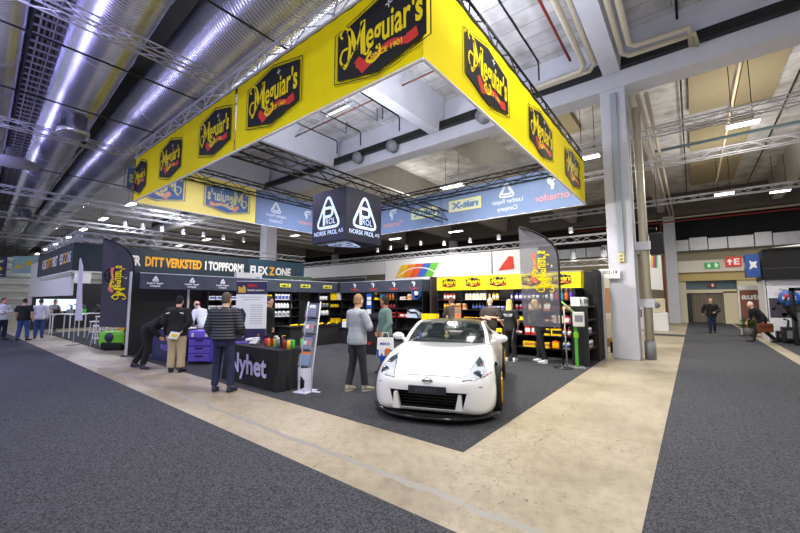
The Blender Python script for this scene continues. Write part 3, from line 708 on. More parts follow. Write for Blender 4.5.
# hem tubes at the lower edge
HEM = mat('hem_white', (232, 232, 240), 0.5, 0.2, 0.02)
for p0, p1 in (((BL, BY - 0.0, BZ0), (BX, BY, BZ0)), ((BX, BY, BZ0), (BX, BB, BZ0)), ((BL, BB, BZ0), (BX, BB, BZ0)), ((BL, BY, BZ0), (BL, BB, BZ0))):
    MB().tube(p0, p1, 0.022, n=8).build('hem_tube', HEM, hb)
TZ = BZ1 + 0.2
PUR = mat('violet_lit_truss', (196, 190, 222), 0.35, 0.4, 0.03)
truss('aluminium truss carrying the yellow banner front, along the aisle side', (BL - 0.1, BY + 0.16, TZ), (BX - 0.4, BY + 0.16, TZ), 0.32, ALU)
truss('dark truss carrying the yellow banner side towards the concrete pillar', (BX - 0.2, BY + 0.3, TZ), (BX - 0.2, BB, TZ), 0.3, BLACKM)
truss('black truss along the top of the blue back banner', (BL + 0.2, BB - 0.3, TZ - 0.3), (BX - 0.3, BB - 0.3, TZ - 0.3), 0.36, BLACKM)
truss('black truss along the top of the far left banner side, above the yellow inside', (BL + 0.3, BY + 0.4, TZ - 0.3), (BL + 0.3, BB - 0.5, TZ - 0.3), 0.36, BLACKM)
truss('black truss across the middle of the booth carrying the dark cube', (-7.1, BY + 0.15, 4.78), (-7.1, BB - 0.25, 4.78), 0.34, BLACKM)
o = tag(MB().box(BL, BX, BY + 0.02, BY + 0.1, BZ1 + 0.0, BZ1 + 0.05).build('banner_rail', BLACKM), 'black rail along the top hem of the yellow banner front', 'rail')
o = tag(MB().box(BX - 0.1, BX + 0.02, BY, BB, BZ1 + 0.0, BZ1 + 0.05).build('banner_rail', BLACKM), 'black rail along the top hem of the yellow banner side by the pillar', 'rail')
# ------------------------------------------------------------------ the hanging cube
cb = thing('hanging_cube', 'dark blue hanging cube with white rounded triangle emblems', 'sign', (-7.12, 6.71, 3.12))
CUB = mat('cube_navy', (15, 22, 54), 0.45, 0, 0.08, 1.5); CUW = mat('cube_print', (196, 216, 255), 0.5, 0, 0, emit=0.9)  # print given its own glow so the letters come out bright
a = 0.645
MB().rbox(-a, a, -a, a, 0, 1.33, 0.008).build('body', CUB, cb)
def prol(O, Rv, U):
    m = MB(); tr_ = round_tri(0.92, 0.86, 0.24)
    stroke(m, [(x, y + 0.1) for x, y in tr_], 0.075, O, Rv, U, 0.012, 0, True)
    stroke(m, [(-0.16, -0.27), (-0.16, 0.20)], 0.08, O, Rv, U, 0.014, 0)
    stroke(m, smooth_pts([(-0.16, 0.165), (0.06, 0.165), (0.145, 0.13), (0.16, 0.06), (0.145, -0.01), (0.06, -0.05), (-0.14, -0.05)], 4), 0.075, O, Rv, U, 0.015, 0)
    m.text('ROL', Vector(O) + Vector(Rv) * -0.09 + Vector(U) * -0.25, Rv, U, 0.15, 0.36, 0.013, 0, 0.0, 'l')
    m.text('NORSK PROL', Vector(O) + Vector(Rv) * -0.1 + Vector(U) * -0.52, Rv, U, 0.11, 0.88, 0.012, 0, 0.005)
    m.text('A/S', Vector(O) + Vector(Rv) * 0.47 + Vector(U) * -0.5, Rv, U, 0.09, 0.17, 0.012, 0, 0.0)
    return m.build('emblem', CUW, cb)
prol((0, -a, 0.70), (1, 0, 0), (0, 0, 1)); prol((a, 0, 0.70), (0, 1, 0), (0, 0, 1)); prol((0, a, 0.70), (-1, 0, 0), (0, 0, 1)); prol((0, 0, 0), (-1, 0, 0), (0, 1, 0))
for sx in (-1, 1):
    for sy in (-1, 1): MB().tube((sx * 0.5, sy * 0.5, 1.33), (sx * 0.15, sy * 0.5, 1.52), 0.008, n=5).build('sling', CHROME, cb)

# ------------------------------------------------------------------ booth walls
WBL = mat('black_wall_panel', (17, 16, 18), 0.75, 0, 0.08, 2)
def bwall(name, x0, x1, y0, y1, z1=2.5, m=None):
    return struct(name, MB().box(x0, x1, y0, y1, 0, z1), m or WBL)
bwall('wall_booth_left', -13.42, -13.32, 3.72, 12.2)
bwall('wall_booth_back', -13.42, -2.06, 12.1, 12.14)
bwall('wall_booth_right', -2.16, -2.06, 11.3, 12.09)
bwall('wall_booth_side', -7.32, -7.26, 10.95, 12.1, 2.5, mat('dark_brown_panel', (48, 38, 34), 0.6, 0, 0.08))
for (x, y, lab) in ((-13.3, 3.66, 'pale upright post at the front end of the black booth wall'), (-2.02, 12.02, 'pale upright post at the end of the booth wall by the pillar'), (-13.27, 5.3, 'pale upright post on the black wall behind the dark haired visitor'), (-13.27, 9.55, 'pale upright post between the jug shelves and the blank panel')):
    tag(MB().rbox(x - 0.03, x + 0.03, y - 0.03, y + 0.03, 0, 2.52, 0.006).build('wall_post', ALU), lab, 'post')
VAL = mat('charcoal_valance', (54, 60, 76), 0.7, 0, 0.12, 4); VYEL = mat('yellow_valance', (248, 222, 0), 0.7, 0, 0.05, 4)
def valance(label, x0, y0, x1, y1, m, z0=2.0, z1=2.47, n=40, nrm=(0, -1)):
    T = thing('valance', label, 'valance', (x0, y0, z0))
    d = Vector((x1 - x0, y1 - y0, 0)); nv = Vector((*nrm, 0)); rows = []
    for j in range(7):
        z = (z1 - z0) * j / 6
        rows.append([d * i / n + Vector((0, 0, z)) + nv * 0.012 * math.sin(i * 0.8 + j * 0.7) * (1 - 0.5 * j / 6) for i in range(n + 1)])
    mb = MB(); mb.grid(rows); mb.grid([[v - nv * 0.015 for v in r] for r in rows], 0, flip=True)
    mb.build('cloth', m, T)
    MB().tube((0, 0, z1 - z0), d + Vector((0, 0, z1 - z0)), 0.016, n=6).build('rail', ALU, T)
    return T
vl = valance('charcoal valance on the side wall with white triangle emblems over the counter', -12.8, 3.75, -12.8, 7.2, VAL, nrm=(1, 0))
for y in (4.15, 5.2, 6.2):
    m = MB(); O = (0.02, y - 3.75, 0.32)
    for q in (1.0, 0.55): stroke(m, round_tri(0.17 * q, 0.16 * q), 0.025, O, (0, 1, 0), (0, 0, 1), 0.004, 0, True)
    m.text('Leather Repair', (0.02, y - 3.75, 0.15), (0, 1, 0), (0, 0, 1), 0.055, 0.44, 0.004, 0, 0.02)
    m.text('Company', (0.02, y - 3.75, 0.07), (0, 1, 0), (0, 0, 1), 0.055, 0.28, 0.004, 0, 0.02)
    m.build('emblem', LWHITE, vl)
vr = valance('charcoal valance with four small yellow name plates over the side shelves', -12.8, 7.22, -12.8, 11.55, VAL, nrm=(1, 0))
for y in (7.45, 8.72, 9.7, 10.9):
    m = MB(); O = (0.02, y - 7.22, 0.25)
    m.poly([(-0.25, -0.07), (0.25, -0.07), (0.25, 0.07), (-0.25, 0.07)], O, (0, 1, 0), (0, 0, 1), 0.004, 0)
    m.text('rait-X', (0.02, y - 7.22, 0.205), (0, 1, 0), (0, 0, 1), 0.085, 0.4, 0.007, 1, 0.05)
    m.build('name_plate', [mat('plate_lime', (222, 216, 70), 0.6), PLATE], vr)
vt = valance('charcoal valance with small red and white emblems along the back wall', -12.75, 11.6, -8.12, 11.6, VAL)
for x in (-11.75, -10.65, -9.5, -8.5):
    m = MB(); O = (x + 12.75, -0.02, 0.28)
    swirl_bird(m, O, (1, 0, 0), (0, 0, 1), 0.18, 0); m.text('Tornador', (x + 12.75, -0.02, 0.09), (1, 0, 0), (0, 0, 1), 0.08, 0.46, 0.004, 1, 0.03)
    m.build('emblem', [LWHITE, LRED], vt)
valance('short charcoal valance returning to the wall beside the yellow one', -8.1, 11.6, -8.1, 12.08, VAL, nrm=(1, 0))
vy = valance('yellow valance with small black hexagon logos over the car care shelves', -7.05, 11.0, -2.38, 11.0, VYEL)
for x in (-6.55, -5.65, -4.78, -3.75, -2.9):
    hex_logo((x + 7.05, -0.016, 0.25), (1, 0, 0), (0, 0, 1), 0.52, 0.30, parent=vy, o=0.006)
valance('short end piece of the yellow valance facing the concrete pillar', -2.37, 11.0, -2.37, 11.3, VYEL, nrm=(1, 0), n=14)

# ------------------------------------------------------------------ shelving units
SHM = mat('shelf_black', (21, 21, 24), 0.5, 0.1, 0.06)
def shelving(label, x0, x1, y0, y1, levels, axis='x', uprights=None, z1=2.0, back=True):
    """open shelving filling x0..x1, y0..y1; the open side faces -y (axis x) or +x (axis y)"""
    T = thing('shelving_unit', label, 'shelving', (x0, y0, 0))
    W, D = x1 - x0, y1 - y0
    ups = uprights or []
    if axis == 'x':
        for u in [0] + ups + [W - 0.03]: MB().box(u, u + 0.03, 0.0, D, 0, z1).build('upright', SHM, T)
        for z in levels: MB().box(0.03, W - 0.03, 0.01, D, z - 0.025, z).build('shelf', SHM, T)
        if back: MB().box(0.03, W - 0.03, D - 0.02, D, 0, z1).build('back_panel', WBL, T)
    else:
        for u in [0] + ups + [D - 0.03]: MB().box(0, W, u, u + 0.03, 0, z1).build('upright', SHM, T)
        for z in levels: MB().box(0, W - 0.01, 0.03, D - 0.03, z - 0.025, z).build('shelf', SHM, T)
        if back: MB().box(0, 0.02, 0.03, D - 0.03, 0, z1).build('back_panel', WBL, T)
    return T
LV = [0.28, 0.64, 1.0, 1.35, 1.67]
shelving('black shelving with white boxes behind the man in the quilted jacket', -13.3, -12.85, 5.75, 7.4, LV[1:], 'y', [0.8])
shelving('black shelving filled with yellow and white jugs beside the roll up banner', -13.3, -12.85, 7.45, 9.5, LV[1:], 'y', [0.85, 1.6])
shelving('black shelving with yellow tool boxes in the booth corner', -13.3, -12.85, 10.5, 11.95, LV[1:], 'y', [0.62])
shelving('black shelving with tools behind the man in the green jacket', -12.7, -8.12, 11.65, 12.08, [0.5, 0.98, 1.33, 1.68], 'x', [1.45, 2.0, 3.25])
shelving('long black shelving of car care bottles under the yellow valance', -7.1, -2.55, 11.05, 12.05, LV, 'x', [0.95, 1.9, 2.75, 3.6])

# ------------------------------------------------------------------ goods
def g_bottle(name, m, cap, lab=None, r=0.04, h=0.2):
    def f(T):
        MB().lathe([(r * 0.9, 0), (r, 0.01), (r, h * 0.68), (r * 0.8, h * 0.76), (r * 0.36, h * 0.84), (r * 0.34, h * 0.88)], 12).build('body', m, T)
        MB().lathe([(r * 0.42, h * 0.87), (r * 0.42, h)], 10).build('cap', cap, T)
        if lab: MB().lathe([(r * 1.012, h * 0.14), (r * 1.012, h * 0.56)], 12, (0, 0, 0)).build('label_band', lab, T)
    return f
def g_spray(m, cap, lab=None, r=0.042, h=0.25):
    def f(T):
        MB().lathe([(r * 0.9, 0), (r, 0.01), (r, h * 0.45), (r * 0.85, h * 0.58), (r * 0.3, h * 0.74), (r * 0.3, h * 0.78)], 12).build('body', m, T)
        MB().box(-0.018, 0.018, -0.05, 0.03, h * 0.86, h).box(-0.012, 0.012, -0.012, 0.012, h * 0.76, h * 0.87).obox((0, -0.035, h * 0.80), (0.012, 0, 0), (0, 0.01, -0.02), (0, -0.012, 0.05)).build('trigger_head', cap, T)
        if lab: MB().lathe([(r * 1.012, h * 0.1), (r * 1.012, h * 0.42)], 12).build('label_band', lab, T)
    return f
def g_jug(m, cap, lab=None, w=0.13, d=0.1, h=0.26):
    def f(T):
        MB().rbox(-w / 2, w / 2, -d / 2, d / 2, 0, h * 0.78, 0.02).prism([(-w * 0.42, h * 0.76), (w * 0.42, h * 0.76), (w * 0.12, h * 0.9), (-w * 0.12, h * 0.9)], (0, d * 0.36, 0), (1, 0, 0), (0, 0, 1), d * 0.72).build('body', m, T)
        MB().lathe([(0.022, h * 0.89), (0.022, h)], 10).build('cap', cap, T)
        if lab: MB().box(-w * 0.4, w * 0.4, -d / 2 - 0.003, -d / 2, h * 0.15, h * 0.62).box(w / 2, w / 2 + 0.003, -d * 0.4, d * 0.4, h * 0.15, h * 0.62).build('label_patch', lab, T)
    return f
def g_tub(m, lid, lab=None, r=0.055, h=0.12):
    def f(T):
        MB().lathe([(r * 0.92, 0), (r, h * 0.85)], 14).build('body', m, T)
        MB().lathe([(r * 1.08, h * 0.84), (r * 1.08, h)], 14).build('lid', lid, T)
        if lab: MB().lathe([(r * 0.97, h * 0.2), (r * 1.01, h * 0.7)], 14).build('label_band', lab, T)
    return f
def g_box(m, face, w=0.16, d=0.12, h=0.2):
    def f(T):
        MB().rbox(-w / 2, w / 2, -d / 2, d / 2, 0, h, 0.004).build('carton', m, T)
        MB().box(-w * 0.36, w / 2 + 0.003, -d / 2 - 0.003, -d / 2, h * 0.3, h * 0.8).box(w / 2, w / 2 + 0.003, -d / 2 - 0.003, d * 0.36, h * 0.3, h * 0.8).build('print', face, T)
    return f
def g_case(m, hand, w=0.34, d=0.12, h=0.27):
    def f(T):
        MB().rbox(-w / 2, w / 2, -d / 2, d / 2, 0, h, 0.015).build('shell', m, T)
        MB().path([(-w * 0.2, -d / 2, h * 0.98), (-w * 0.2, -d / 2, h * 1.14), (w * 0.2, -d / 2, h * 1.14), (w * 0.2, -d / 2, h * 0.98)], 0.012, 6).build('handle', hand, T)
        for s_ in (-1, 1): MB().box(s_ * w * 0.3 - 0.02, s_ * w * 0.3 + 0.02, -d / 2 - 0.012, -d / 2, h * 0.75, h * 0.92).build('latch', hand, T)
    return f
def g_can(m, top, r=0.033, h=0.2):
    def f(T):
        MB().lathe([(r, 0), (r, h * 0.82), (r * 0.7, h * 0.88)], 12).build('can', m, T)
        MB().lathe([(r * 0.8, h * 0.86), (r * 0.8, h), (0, h)], 12).build('cap', top, T)
    return f
PROTO = {}
def goods(name, cat, maker, start, step, n, lab, where, group=None, rz=0.0, key=None, skip=(), frm='from its {} end'):
    """n copies of one product in a row; every label says which one of the row it is"""
    dirn = frm
    i = 0
    for k in range(n):
        if k in skip: continue
        p = (start[0] + step[0] * k, start[1] + step[1] * k, start[2])
        kk = key or (name + lab)
        if kk not in PROTO:
            T = thing(name, 'x', cat, p, rz); maker(T); PROTO[kk] = T
        else:
            T = copy_tree(PROTO[kk]); T.location = p; T.rotation_euler = (0, 0, rz)
        T['label'] = (ordn(i) + ' ' + lab + ' from the left ' + where) if n > 1 else (lab + ' ' + where)
        if group: T['group'] = group
        elif 'group' in T: del T['group']
        i += 1
WHP = mat('white_plastic', (238, 238, 236), 0.4, 0, 0.02)
PINK = mat('red_liquid', (206, 66, 62), 0.25, 0, 0.03); CYAN = mat('cyan_liquid', (40, 160, 214), 0.25, 0, 0.03); MAG = mat('magenta_liquid', (206, 50, 100), 0.25); ORL = mat('orange_liquid', (228, 100, 24), 0.25); VIO = mat('violet_liquid', (90, 60, 190), 0.25)
BRN = mat('amber_plastic', (196, 130, 60), 0.4, 0, 0.05); LBL = mat('blue_label', (60, 80, 160), 0.5); PEACH = mat('peach_label', (232, 190, 150), 0.5); MAROON = mat('maroon_plastic', (130, 30, 50), 0.4)
# --- car care wall (left to right as one stands before it; shelf top heights in LV)
Y0 = 11.2
goods('bottle', 'bottle', g_bottle('b', PINK, BLACKM, WHP, 0.045, 0.27), (-6.85, Y0, 1.67), (0.12, 0, 0), 4, 'red bottle', 'on the top car care shelf', 'red bottles on the car care wall')
goods('jug', 'jug', g_jug(WHP, BLACKM, PEACH, 0.11, 0.1, 0.25), (-5.98, Y0, 1.67), (0.13, 0, 0), 7, 'white jug with peach label', 'on the top car care shelf', 'white jugs on the car care wall')
goods('bottle', 'bottle', g_bottle('b', YELP, BLACKM, WHP, 0.05, 0.26), (-5.02, Y0, 1.67), (0.12, 0, 0), 2, 'tall yellow bottle', 'beside the white jugs up top', 'tall yellow bottles on the car care wall')
goods('bottle', 'bottle', g_bottle('b', ORNG, BLACKM, YELP, 0.045, 0.24), (-6.85, Y0, 1.35), (0.12, 0, 0), 4, 'orange bottle', 'below the red bottles', 'orange bottles on the car care wall')
goods('jug', 'jug', g_jug(YELP, BLACKM, WHP, 0.13, 0.1, 0.27), (-6.8, Y0, 1.0), (0.16, 0, 0), 3, 'yellow jug', 'below the orange bottles', 'yellow jugs on the car care wall')
goods('bottle', 'bottle', g_bottle('b', BLACKM, GREYPL, LBL, 0.042, 0.22), (-5.75, Y0, 1.35), (0.12, 0, 0), 6, 'black bottle with blue label', 'below the white jugs', 'black bottles on the car care wall')
goods('tub', 'tub', g_tub(ORNG, YELP, BLACKM, 0.05, 0.1), (-6.05, Y0, 1.0), (0.13, 0, 0), 6, 'orange tub with yellow lid', 'two shelves below the white jugs', 'orange tubs on the car care wall')
goods('bottle', 'bottle', g_bottle('b', VIO, BLACKM, WHP, 0.05, 0.24), (-4.4, Y0, 1.67), (0.13, 0, 0), 5, 'violet bottle', 'above the bearded man', 'violet bottles on the car care wall')
goods('jug', 'jug', g_jug(BRN, BLACKM, WHP, 0.13, 0.1, 0.26), (-5.05, Y0, 1.0), (0.15, 0, 0), 3, 'amber jug with white label', 'at waist height beside the bearded man', 'amber jugs on the car care wall')
goods('bottle', 'bottle', g_bottle('b', GREYPL, BLACKM, MAROON, 0.05, 0.23), (-4.4, Y0, 1.35), (0.13, 0, 0), 5, 'grey bottle with maroon label', 'right behind the bearded man', 'grey bottles on the car care wall')
goods('carton', 'box', g_box(BRN, WHP, 0.2, 0.15, 0.24), (-3.8, Y0, 1.35), (0.22, 0, 0), 3, 'amber carton with white print', 'behind the sheer feather flag', 'amber cartons behind the feather flag')
goods('bottle', 'bottle', g_bottle('b', GREENP, BLACKM, BLACKM, 0.045, 0.22), (-3.9, Y0, 1.0), (0.12, 0, 0), 3, 'green bottle', 'at waist height behind the blonde woman', 'green bottles on the car care wall')
goods('carton', 'box', g_box(REDP, WHP, 0.16, 0.12, 0.24), (-3.95, Y0, 0.64), (0.2, 0, 0), 2, 'red and white carton', 'at knee height behind the feather flag', 'red cartons behind the feather flag')
goods('microfibre_pack', 'cloth pack', g_box(YELP, BLACKM, 0.3, 0.2, 0.2), (-3.45, Y0, 0.64), (0.34, 0, 0), 2, 'yellow cloth pack with black print', 'low behind the feather flag', 'yellow cloth packs')
goods('microfibre_pack', 'cloth pack', g_box(YELP, BRN, 0.36, 0.2, 0.16), (-3.9, Y0, 0.28), (0.4, 0, 0), 2, 'wide yellow cloth pack', 'on the bottom shelf below the feather flag', 'wide yellow cloth packs')
for k, (m, nm) in enumerate(((WHP, 'white'), (MAG, 'magenta'), (CYAN, 'cyan'), (ORL, 'orange'), (VIO, 'violet'))):
    goods('spray_bottle', 'spray bottle', g_spray(m, WHP, None, 0.05, 0.33), (-3.2 + 0.13 * k, Y0 - 0.05, 1.67), (0, 0, 0), 1, nm + ' spray bottle with white trigger', 'under the end of the yellow valance')
goods('tub', 'tub', g_tub(BLACKM, BRN, MAROON, 0.06, 0.13), (-3.17, Y0, 1.35), (0.15, 0, 0), 2, 'dark tub with maroon band', 'below the coloured spray bottles', 'dark tubs below the spray bottles')
goods('bottle', 'bottle', g_bottle('b', MAROON, BLACKM, PEACH, 0.05, 0.22), (-2.88, Y0, 1.35), (0.13, 0, 0), 3, 'maroon bottle', 'below the coloured spray bottles', 'maroon bottles below the spray bottles')
goods('jug', 'jug', g_jug(WHP, BLACKM, PEACH, 0.14, 0.1, 0.28), (-3.17, Y0, 1.0), (0.18, 0, 0), 2, 'white jug with peach label', 'at waist height near the green stand', 'white jugs near the green stand', key='jugend')
goods('jug', 'jug', g_jug(MAG, BLACKM, WHP, 0.13, 0.1, 0.25), (-2.82, Y0, 1.0), (0.15, 0, 0), 2, 'pink jug', 'at waist height near the green stand', 'pink jugs near the green stand')
goods('bottle', 'bottle', g_bottle('b', PINK, WHP, WHP, 0.05, 0.27), (-3.17, Y0, 0.64), (0.13, 0, 0), 5, 'red bottle with white cap', 'at knee height behind the green stand', 'red bottles behind the green stand')
goods('jug', 'jug', g_jug(ORNG, BLACKM, YELP, 0.2, 0.14, 0.27), (-3.15, Y0, 0.28), (0.2, 0, 0), 1, 'big orange canister', 'on the bottom shelf behind the green stand')
goods('bottle', 'bottle', g_bottle('b', WHP, LBL, LBL, 0.05, 0.24), (-2.95, Y0, 0.28), (0.14, 0, 0), 2, 'white bottle with blue label', 'beside the orange canister', 'white bottles on the bottom shelf')
goods('bottle', 'bottle', g_bottle('b', PINK, BLACKM, WHP, 0.05, 0.24), (-2.66, Y0, 0.28), (0.14, 0, 0), 1, 'red bottle', 'at the very end of the bottom shelf')
goods('carton', 'box', g_box(BLACKM, YELP, 0.18, 0.14, 0.2), (-4.55, Y0, 1.0), (0.2, 0, 0), 3, 'black carton with yellow print', 'at waist height behind the bearded man', 'black cartons on the car care wall')
goods('tub', 'tub', g_tub(MAROON, BLACKM, PEACH, 0.06, 0.14), (-3.5, Y0, 1.0), (0.14, 0, 0), 3, 'maroon tub with peach band', 'at waist height behind the sheer flag', 'maroon tubs behind the flag')
goods('bottle', 'bottle', g_bottle('b', LBL, WHP, WHP, 0.05, 0.26), (-3.75, Y0, 1.67), (0.13, 0, 0), 4, 'blue bottle with white cap', 'on top behind the sheer flag', 'blue bottles behind the flag')
goods('carton', 'box', g_box(PEACH, BRN, 0.17, 0.14, 0.2), (-6.3, Y0, 1.35), (0.2, 0, 0), 2, 'peach carton', 'between orange and black bottles', 'peach cartons on the car care wall')
goods('tub', 'tub', g_tub(WHP, LBL, LBL, 0.055, 0.13), (-5.0, Y0, 1.35), (0.14, 0, 0), 4, 'white tub with blue lid', 'below the tall yellow bottles', 'white tubs on the car care wall')
goods('tub', 'tub', g_tub(REDP, BLACKM, WHP, 0.055, 0.12), (-4.6, Y0, 0.64), (0.14, 0, 0), 4, 'red tub with white band', 'at knee height behind the blonde woman', 'red tubs on the car care wall')
goods('tub', 'tub', g_tub(BRN, BLACKM, YELP, 0.055, 0.12), (-3.15, Y0 + 0.25, 1.35), (0.14, 0, 0), 5, 'amber tub', 'far back below the spray bottles', 'amber tubs below the spray bottles')
goods('bottle', 'bottle', g_bottle('b', MAG, WHP, PEACH, 0.045, 0.24), (-3.17, Y0 + 0.25, 1.0), (0.12, 0, 0), 6, 'magenta bottle', 'behind the pink jugs', 'magenta bottles behind the pink jugs')
# --- jug shelves on the side wall (seen along +y)
XS = -12.98
def gl(name, cat, mk, y, dy, n, z, lab, where, grp, rz=PI / 2, key=None): goods(name, cat, mk, (XS, y, z), (0, dy, 0), n, lab, where, grp, rz, key)
gl('jug', 'jug', g_jug(YELP, BLACKM, BLACKM, 0.12, 0.1, 0.24), 7.6, 0.145, 5, 1.67, 'yellow jug with black label', 'on the top side wall shelf', 'yellow jugs on the top side shelf')
gl('jug', 'jug', g_jug(YELP, BLACKM, None, 0.13, 0.1, 0.28), 7.6, 0.145, 5, 1.33, 'plain yellow jug', 'on the middle side wall shelf', 'yellow jugs on the middle side shelf')
gl('bottle', 'bottle', g_bottle('b', WHP, LBL, None, 0.055, 0.22), 7.6, 0.14, 5, 1.0, 'white bottle with blue cap', 'below the plain yellow jugs', 'white bottles below the yellow jugs')
gl('jug', 'jug', g_jug(WHP, BLACKM, LBL, 0.14, 0.11, 0.27), 8.42, 0.16, 5, 1.67, 'white jug with blue label', 'on the top side wall shelf', 'white jugs on the top side shelf')
gl('bottle', 'bottle', g_bottle('b', WHP, GREYPL, None, 0.06, 0.25), 8.42, 0.14, 6, 1.33, 'white bottle with grey cap', 'on the middle side wall shelf', 'white bottles on the middle side shelf')
gl('jug', 'jug', g_jug(WHP, BLACKM, GREYPL, 0.15, 0.12, 0.26), 8.42, 0.19, 4, 1.0, 'large white jug with grey label', 'on the lower side wall shelf', 'large white jugs on the side shelf')
gl('carton', 'box', g_box(WHP, LBL, 0.2, 0.14, 0.13), 5.92, 0.25, 6, 1.67, 'small white carton', 'above the quilted jacket', 'white cartons on the upper shelf')
gl('carton', 'box', g_box(WHP, GREYPL, 0.24, 0.14, 0.14), 5.94, 0.29, 5, 1.33, 'flat white carton', 'behind the quilted jacket', 'white cartons on the lower shelf')
gl('tool_case', 'case', g_case(YELP, BLACKM, 0.42, 0.2, 0.32), 11.35, 0.44, 1, 1.67, 'yellow tool case', 'on the top corner shelf by the fleece jacket', None)
gl('tool_case', 'case', g_case(WHP, BLACKM, 0.22, 0.2, 0.34), 11.74, 0.44, 1, 1.67, 'white tool case', 'next to the yellow one on the top corner shelf', None, key='wcase')
gl('polisher', 'machine', g_case(YELP, BLACKM, 0.2, 0.16, 0.16), 11.3, 0.3, 2, 1.33, 'small yellow machine', 'on the middle corner shelf', 'small yellow machines in the corner', key='ym')
gl('tool_case', 'case', g_case(YELP, BLACKM, 0.34, 0.22, 0.2), 11.3, 0.4, 2, 0.64, 'low yellow case', 'on the low corner shelf', 'low yellow cases in the corner', key='ylow')
gl('polisher', 'machine', g_can(WHP, BLACKM, 0.07, 0.2), 10.65, 0.17, 3, 1.67, 'white sanding tool', 'on the top corner shelf', 'white sanding tools', key='sand1')
gl('polisher', 'machine', g_can(GREYPL, YELP, 0.08, 0.2), 10.65, 0.2, 3, 1.33, 'grey sanding tool with yellow top', 'on the middle corner shelf', 'grey sanding tools', key='sand2')
gl('polisher', 'machine', g_can(WHP, YELP, 0.085, 0.22), 10.65, 0.2, 3, 1.0, 'white sanding tool with yellow top', 'on the lower corner shelf', 'white and yellow sanding tools', key='sand3')
# --- tools on the back wall
YT = 11.8
def gt(name, cat, mk, x, dx, n, z, lab, where, grp, key=None): goods(name, cat, mk, (x, YT, z), (dx, 0, 0), n, lab, where, grp, 0, key)
for k, (m, nm) in enumerate(((CYAN, 'cyan'), (LBL, 'dark blue'), (PINK, 'red'), (ORNG, 'orange'), (BRN, 'amber'))):
    gt('spray_can', 'can', g_can(m, WHP, 0.045, 0.26), -10.35 + 0.16 * k, 0, 1, 1.68, nm + ' spray can', 'on the top shelf right of the man in green', None, 'can' + nm)
gt('carton', 'box', g_box(YELP, BLACKM, 0.2, 0.2, 0.3), -10.62, 0.3, 1, 1.68, 'yellow carton', 'on the top shelf above the man in green', None, key='yc')
gt('spray_gun', 'tool', g_spray(MAROON, BLACKM, None, 0.06, 0.22), -10.3, 0.16, 6, 1.33, 'dark red spray gun', 'beside the man in green', 'dark red spray guns', key='gun')
gt('carton', 'box', g_box(REDP, BLACKM, 0.2, 0.15, 0.18), -9.9, 0.24, 3, 0.98, 'red carton', 'on the lower shelf beside the man in green', 'red cartons on the back wall', key='rc')
gt('carton', 'box', g_box(REDP, WHP, 0.22, 0.18, 0.15), -9.2, 0.26, 2, 0.98, 'red carton with white print', 'near the grey machine', 'red cartons near the grey machine', key='rc2')
gt('carton', 'box', g_box(WHP, BRN, 0.28, 0.16, 0.12), -9.15, 0.3, 1, 1.68, 'flat white carton', 'on the top shelf near the blue hose coil', None, key='fw')
gt('carton', 'box', g_box(PEACH, BRN, 0.2, 0.16, 0.22), -8.8, 0.3, 1, 1.68, 'peach coloured carton', 'on the top shelf next to the blue hose coil', None, key='pc')
m = MB()
hc = thing('hose_coil', 'blue hose coil on the top shelf at the end of the back wall', 'hose', (-8.42, 11.7, 1.92))
for k in range(4):
    m.path([(0.19 * math.cos(a * PI / 12) , -0.03 * k, 0.22 * math.sin(a * PI / 12)) for a in range(24)], 0.02, 6, closed=True)
m.build('hose', BLUEP, hc); MB().lathe([(0.0, -0.05), (0.09, -0.05), (0.09, 0.05)], 14, (0, -0.05, 0), (0, 1, 0)).build('nozzle_hub', WHP, hc)
gm = thing('extraction_machine', 'pale grey machine with black hose on the shelf at the end of the back wall', 'machine', (-8.6, 11.78, 0.98))
MB().prism([(-0.28, 0), (0.3, 0), (0.32, 0.16), (0.1, 0.34), (-0.22, 0.3)], (0, 0.12, 0), (1, 0, 0), (0, 0, 1), 0.28).build('housing', mat('machine_grey', (196, 206, 216), 0.4), gm)
MB().path(smooth_pts([(0.3, -0.17, 0.02), (0.2, -0.18, 0.2), (-0.1, -0.18, 0.22), (-0.3, -0.17, 0.4), (0.1, -0.17, 0.36)], 5), 0.03, 7).build('hose', BLACKM, gm)
wt = thing('wall_display', 'narrow blue and white display board on the back wall beside the man in green', 'display', (-10.98, 11.7, 0.7))
MB().box(-0.16, 0.16, 0, 0.03, 0, 1.25).build('board', BLUEP, wt)
MB().box(-0.12, 0.12, -0.004, 0, 0.75, 1.1).box(-0.12, 0.12, -0.004, 0, 0.3, 0.6).build('print', WHP, wt)
# ------------------------------------------------------------------ demo table with black cloth
tb = thing('demo_table', 'demo table under a floor length black cloth with big white lettering', 'table', (-6.95, 4.3, 0))
hx, hy, th = 1.02, 0.34, 0.74
def skirt(hx, hy, z0, z1, n=110):
    per = []
    L_ = [(-hx, -hy), (hx, -hy), (hx, hy), (-hx, hy)]
    for i in range(4):
        a, b = L_[i], L_[(i + 1) % 4]; nn = n if i % 2 == 0 else n // 2
        for k in range(nn): per.append((a[0] + (b[0] - a[0]) * k / nn, a[1] + (b[1] - a[1]) * k / nn, i))
    rows = []
    for j in range(9):
        z = z1 + (z0 - z1) * j / 8; f = (j / 8) ** 1.2; r = []
        for q, (x, y, s_) in enumerate(per):
            flat = 0.12 if (s_ == 0 and abs(x) < 0.8) else 1
            w = f * 0.022 * flat * math.sin(q * 0.55 + 0.6 * math.sin(q * 0.21)) + 0.03 * f
            nx, ny = [(0, -1), (1, 0), (0, 1), (-1, 0)][s_]
            r.append((x + nx * w, y + ny * w, z))
        r.append(r[0]); rows.append(r)
    return rows
TCL = mat('black_tablecloth', (22, 21, 26), 0.75, 0, 0.12, 6)
